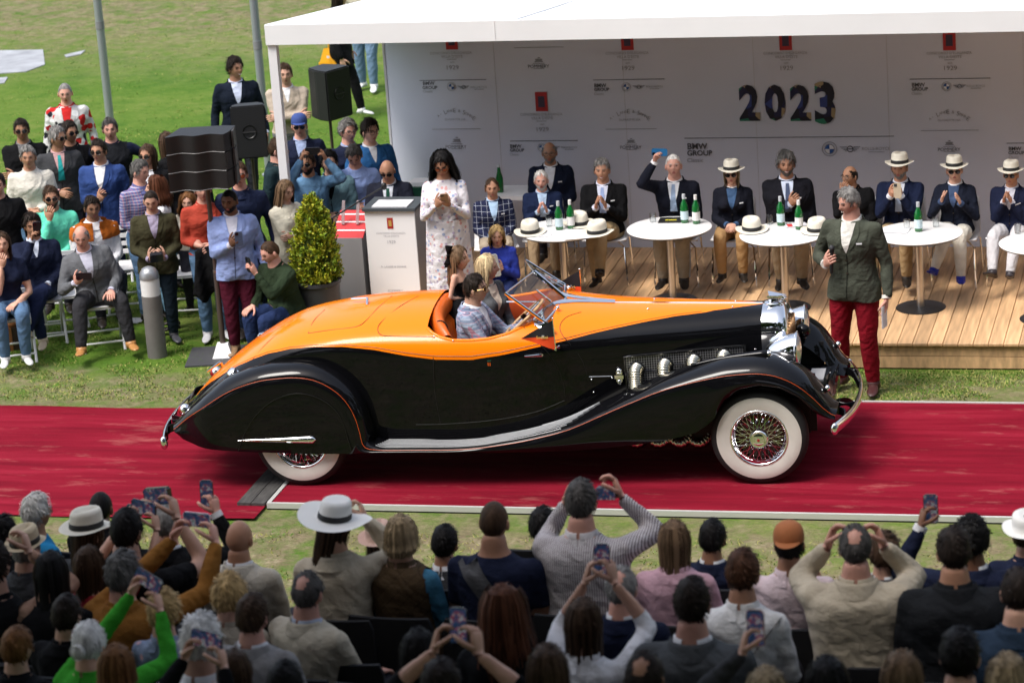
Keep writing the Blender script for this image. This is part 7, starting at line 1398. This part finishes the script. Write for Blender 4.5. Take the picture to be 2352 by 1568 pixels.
fm_ = [mat('conifer_a', (.28, .34, .018), rough=.6, var=.5, vscale=13), mat('conifer_b', (.16, .24, .015), rough=.6, var=.5, vscale=13), mat('conifer_c', (.42, .40, .025), rough=.6, var=.45, vscale=13)]
big = MB()
for j_, m_ in enumerate(mbf): big.add(np.concatenate(m_.v), m_.f, j_)
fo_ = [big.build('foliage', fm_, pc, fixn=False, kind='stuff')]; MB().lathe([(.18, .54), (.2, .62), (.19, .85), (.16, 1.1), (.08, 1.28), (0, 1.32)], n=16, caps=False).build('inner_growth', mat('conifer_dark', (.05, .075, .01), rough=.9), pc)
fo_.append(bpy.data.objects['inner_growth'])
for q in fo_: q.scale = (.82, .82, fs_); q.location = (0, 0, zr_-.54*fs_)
# ---- loudspeakers
spm = mat('speaker_black', (.010, .010, .011), rough=.5, bump=.15, bscale=150); spg = mat('speaker_side', (.045, .043, .044), rough=.55); polem = mat('speaker_pole', (.13, .10, .09), rough=.4, metal=.6); slit = mat('speaker_slit', (.2, .2, .2), rough=.4)
p0 = atz(515, 818, GZ); la = thing('line_array_speaker', 'stack of three black loudspeaker boxes on a tall pole', 'loudspeaker', (p0[0], p0[1], GZ), radians(12))
ptop = aty(480, 425, p0[1]); zt = ptop[2]-GZ
MB().tube([(0, 0, .05), (0, 0, zt*.5)], .028, 12).build('pole', polem, la); MB().tube([(0, 0, zt*.5), (0, 0, zt+.04)], .023, 12).build('pole', polem, la); MB().lathe([(.03, -.01), (.031, .012)], (0, 0, zt*.5), n=12).build('collar', steel, la)
MB().box((0, 0, .008), (.7, .62, .016)).build('base_plate', mat('base_steel', (.05, .05, .055), rough=.6), la); mb = MB(); mb.add([(-.1, -.12, .016), (.1, -.12, .016), (.1, .05, .016), (-.1, .05, .016), (-.055, -.06, .14), (.055, -.06, .14), (.055, .03, .14), (-.055, .03, .14)], [(0, 1, 5, 4), (1, 2, 6, 5), (2, 3, 7, 6), (3, 0, 4, 7), (4, 5, 6, 7)]); mb.build('pole_foot', lw, la)
cx0 = aty(470, 355, p0[1]); zc0 = zt+.0; bh = (aty(470, 292, p0[1])[2]-ptop[2])/3.15
for i in range(3):
    z0 = zc0+i*bh; xs_ = np.linspace(-.30, .26, 17); fy = [-.20-.028*cos((x+.30)/.28*2*pi) for x in xs_]
    poly = [(x, y) for x, y in zip(xs_, fy)]+[(.30, -.14), (.34, .12), (.22, .16), (-.2, .16)]
    b_ = MB().prism([(x-.03, y) for x, y in poly], z0+.004, z0+bh-.004).build('speaker_box', spm, la, angle=30)
    MB().tube([(x-.03, y-.002, z0+.004) for x, y in zip(xs_, fy)], .0035, 5).build('joint_line', slit, b_); MB().box((.297, 0, z0+bh/2), (.02, .16, bh*.9)).build('side_handle', spg, b_)
def pa_speaker(px0, py0, px1, py1, Y, lab, rz, horn=True, tilt=0.):
    a, b = aty(px0, py1, Y), aty(px1, py0, Y); cx, w, h = (a[0]+b[0])/2, (b[0]-a[0]), (b[2]-a[2]); t = thing('loudspeaker', lab, 'loudspeaker', (cx, Y, GZ), rz); zc = (a[2]+b[2])/2-GZ
    w2 = w*.82; poly = [(-w2/2, -.16), (w2/2, -.16), (w2/2*.95, .02), (w2*.3, .2), (-w2*.3, .2), (-w2/2*.95, .02)]
    bm = bmesh.new(); me = MB().prism(poly, -h/2*.93, h/2*.93).mesh('cabinet', spm, False); bm.from_mesh(me); bmesh.ops.recalc_face_normals(bm, faces=bm.faces); bmesh.ops.bevel(bm, geom=bm.edges[:], offset=.014, segments=2, affect='EDGES'); bm.to_mesh(me); bm.free(); o = link(me, 'cabinet', t, (0, 0, zc), (tilt, 0, 0))
    if horn: MB().lathe([(.08, -.003), (.078, .004), (.07, .004), (.02, -.04), (0, -.045)], (0, -.162, 0), (0, -1, 0), 24, caps=False).build('horn', mat('horn_dark', (.004, .004, .004), rough=.4), o); MB().box((0, -.168, .0), (.15, .006, .008)).build('horn_bar', spg, o)
    MB().tube([(0, .03, zc-h*.45), (0, .03, 0)], .018, 10).build('pole', polem, t)
    for k in range(3): MB().tube([(0, .03, .5), (.45*cos(k*2.1+.4), .03+.45*sin(k*2.1+.4), 0.01)], .012, 8).build('leg', blkm, t)
    return t, o
pa_speaker(533, 236, 614, 364, 7.6, 'black loudspeaker with round horn right of the three-box stack', radians(18), tilt=-.12)
t, o = pa_speaker(716, 150, 798, 274, 8.6, 'black loudspeaker on a stand between post and backdrop', radians(62), horn=True, tilt=-.0)
MB().box((-.17, -.02, -.03), (.01, .08, .2)).build('connector_panel', spg, o); MB().box((-.178, -.02, -.1), (.008, .05, .02)).build('red_connector', labr, o); MB().box((-.178, -.02, .02), (.008, .06, .03)).build('label', mat('grey_label', (.4, .42, .45), rough=.5), o)
# ---- flagpoles, bollard, bags
gp = mat('galvanised_pole', (.33, .35, .38), rough=.4, metal=.5)
for px, py, Y, lab, rd in ((250, 250, 12.0, 'tall grey flagpole behind the man in the puffer vest', .052), (604, 238, 10.6, 'tall grey pole behind the beige sweater', .05)):
    p = aty(px, py, Y); f_ = thing('flagpole', lab, 'pole', (p[0], Y, GZ)); MB().lathe([(.09, 0), (.09, .02), (rd, .03), (rd, 4.2), (rd*.8, 8.2)], n=18).build('shaft', gp, f_); MB().lathe([(rd+.004, 1.55), (rd+.004, 1.65)], n=18).build('collar', mat('pole_collar', (.2, .2, .21), rough=.5), f_)
p = atz(362, 818, GZ); bo = thing('bollard_lamp', 'grey bollard lamp with a frosted white band on the grass', 'bollard', (p[0], p[1], GZ)); bmz = mat('bollard_grey', (.15, .14, .135), rough=.5, var=.1)
MB().lathe([(0, 0), (.096, 0), (.096, .63), (0, .63)], n=32, caps=False).build('post', bmz, bo); MB().lathe([(.09, .63), (.094, .632), (.094, .80), (.09, .802)], n=32, caps=False).build('diffuser', mat('frosted_glass', (.72, .72, .72), rough=.4), bo); MB().lathe([(.098, .80), (.098, .815), (.09, .86), (.065, .9), (.03, .918), (0, .922)], n=32, caps=False).build('dome_cap', mat('bollard_cap', (.32, .33, .34), rough=.35, metal=.6), bo)
p = atz(28, 800, GZ); hb = thing('leather_bag', 'brown leather bag on the grass under a folding chair', 'bag', (p[0], p[1], GZ), .4); MB().prism([(-.13, -.1), (.13, -.1), (.13, .1), (-.13, .1)], 0, .24).build('bag_body', mat('bag_dark', (.035, .02, .014), rough=.5, bump=.2), hb); MB().box((0, -.1, .12), (.03, .012, .25)).build('strap', mat('bag_tan', (.22, .09, .03), rough=.5), hb); MB().ball((0, 0, .26), (.12, .09, .07)).build('bag_flap', mat('bag_tan', (.22, .09, .03)), hb)
I = LBAG; yb = thing('handbag', 'bright yellow handbag carried by the woman in black', 'handbag'); q = I['M'] @ Vector(I['SH'][-1]+np.array([-.17, .05, -.52])); yb.location = aty(768, 132, q.y-.4); ym = mat('yellow_leather', (.8, .36, .005), rough=.45)
MB().grid([[(x*(.20-.07*v), s*(.06-.045*v), -.1+.22*v) for x in (-1, -.5, 0, .5, 1) for s in ((-1) if i == 0 else 1,)] for i in (0,) for v in np.linspace(0, 1, 6)]).grid([[(x*(.20-.07*v), (.06-.045*v), -.1+.22*v) for x in (-1, -.5, 0, .5, 1)] for v in np.linspace(0, 1, 6)]).box((0, 0, -.08), (.40, .11, .05)).build('bag_body', ym, yb); MB().tube(spline([(-.07, 0, .1), (-.05, 0, .25), (0, 0, .32), (.05, 0, .25), (.07, 0, .1)], 16), .01, 6).build('handle', ym, yb); MB().box((-.06, -.075, .02), (.035, .005, .03)).build('tag', pap, yb)
p = atz(300, 738, GZ); o = MB().box((0, 0, .006), (.22, .16, .004)).box((.03, .02, .010), (.2, .15, .004)).build('programme', pap, None, loc=(p[0], p[1], GZ)); tag(o, 'white programme lying on the grass behind the bollard', 'papers')
# ================================================================= unseen shade trees, several added to block sky light (behind and beside the camera)
leafm = [mat('leaf_a', (.05, .085, .018), rough=.6, var=.4, vscale=.8), mat('leaf_b', (.075, .12, .025), rough=.6, var=.4, vscale=.8), mat('leaf_c', (.035, .06, .014), rough=.65, var=.3, vscale=.8)]; barkm = mat('bark', (.08, .05, .03), rough=.9)
def big_tree(x, y, z0, z1, rad, lab, seed, n=4200):
    r = np.random.RandomState(seed); t = thing('unseen_tree', lab, 'tree', (x, y, GZ)); h = (z0+z1)/2
    MB().tube([(0, 0, 0), (.1, .05, h*.3), (.05, -.1, h*.6), (0, 0, h*.95)], [.42, .34, .26, .1], 12).build('trunk', barkm, t)
    for k in range(7):
        a = k*2*pi/7+r.uniform(-.3, .3); L = rad*r.uniform(.6, .9); zz = r.uniform(.3, .8)*(z1-z0); MB().tube([(0, 0, h*.55), (cos(a)*L*.5, sin(a)*L*.5, z0+zz*.6), (cos(a)*L, sin(a)*L, z0+zz)], [.16, .1, .04], 8).build('limb', barkm, t)
    cl = [(r.uniform(.15, 1)**.6*rad, r.uniform(0, 2*pi), r.uniform(0, 1)) for _ in range(80)]; C_ = np.array([(q*cos(a)*(1-.45*abs(v-.35)), q*sin(a)*(1-.45*abs(v-.35)), z0+.6+(z1-z0-1.2)*v) for q, a, v in cl]); idx = r.randint(len(C_), size=n); d = r.normal(0, 1, (n, 3)); d /= np.linalg.norm(d, axis=1)[:, None]; P = C_[idx]+d*(r.rand(n)**.4)[:, None]*1.5*np.array([1, 1, .75])
    P[:, 2] = np.maximum(P[:, 2], z0); u = r.normal(0, 1, (n, 3)); u /= np.linalg.norm(u, axis=1)[:, None]; w = np.cross(u, r.normal(0, 1, (n, 3))); w /= np.linalg.norm(w, axis=1)[:, None]; s = r.uniform(.3, .6, n)[:, None]
    V = np.stack([P-u*s, P+w*s*.55, P+u*s, P-w*s*.55], 1).reshape(-1, 3); F = [(4*i, 4*i+1, 4*i+2, 4*i+3) for i in range(n)]; mb = MB(); mb.add(V, F); mb.m = list(r.randint(3, size=n)); o = mb.build('crown', leafm, t, smooth=False, fixn=False, kind='stuff')
for i, (x, y, z0, z1, rad, lab) in enumerate(((-10, -18., 8.4, 17, 6.6, 'tall leafy plane tree left of the near stand'), (-2.0, -19.3, 9.4, 17, 6.6, 'leafy plane tree beside the photographer'), (10.5, -17, 8.0, 17, 6.8, 'leafy plane tree right of the near stand'), (4, -33, 1.2, 17, 8, 'unseen leafy tree added behind the photographer to block low sky'), (-4.6, -16.6, 8.8, 15, 4.8, 'smaller unseen tree added to shade the rear rows of the near stand'),
        (-11, -33, 1.0, 16, 8, 'unseen leafy tree added further back on the left to block sky'), (18, -31, 1.0, 16, 8, 'unseen leafy tree added further back on the right to block sky'), (21, -12, .8, 15, 8, 'low unseen tree added far right of the near stand to block sky'), (20, 4, .8, 14, 8, 'low unseen tree added right of the stage to block sky'), (-26, -30, 1., 16, 8, 'unseen leafy tree added far back at the left end to block sky'))): big_tree(x, y, z0, z1, rad, lab, 40+i, 8000)
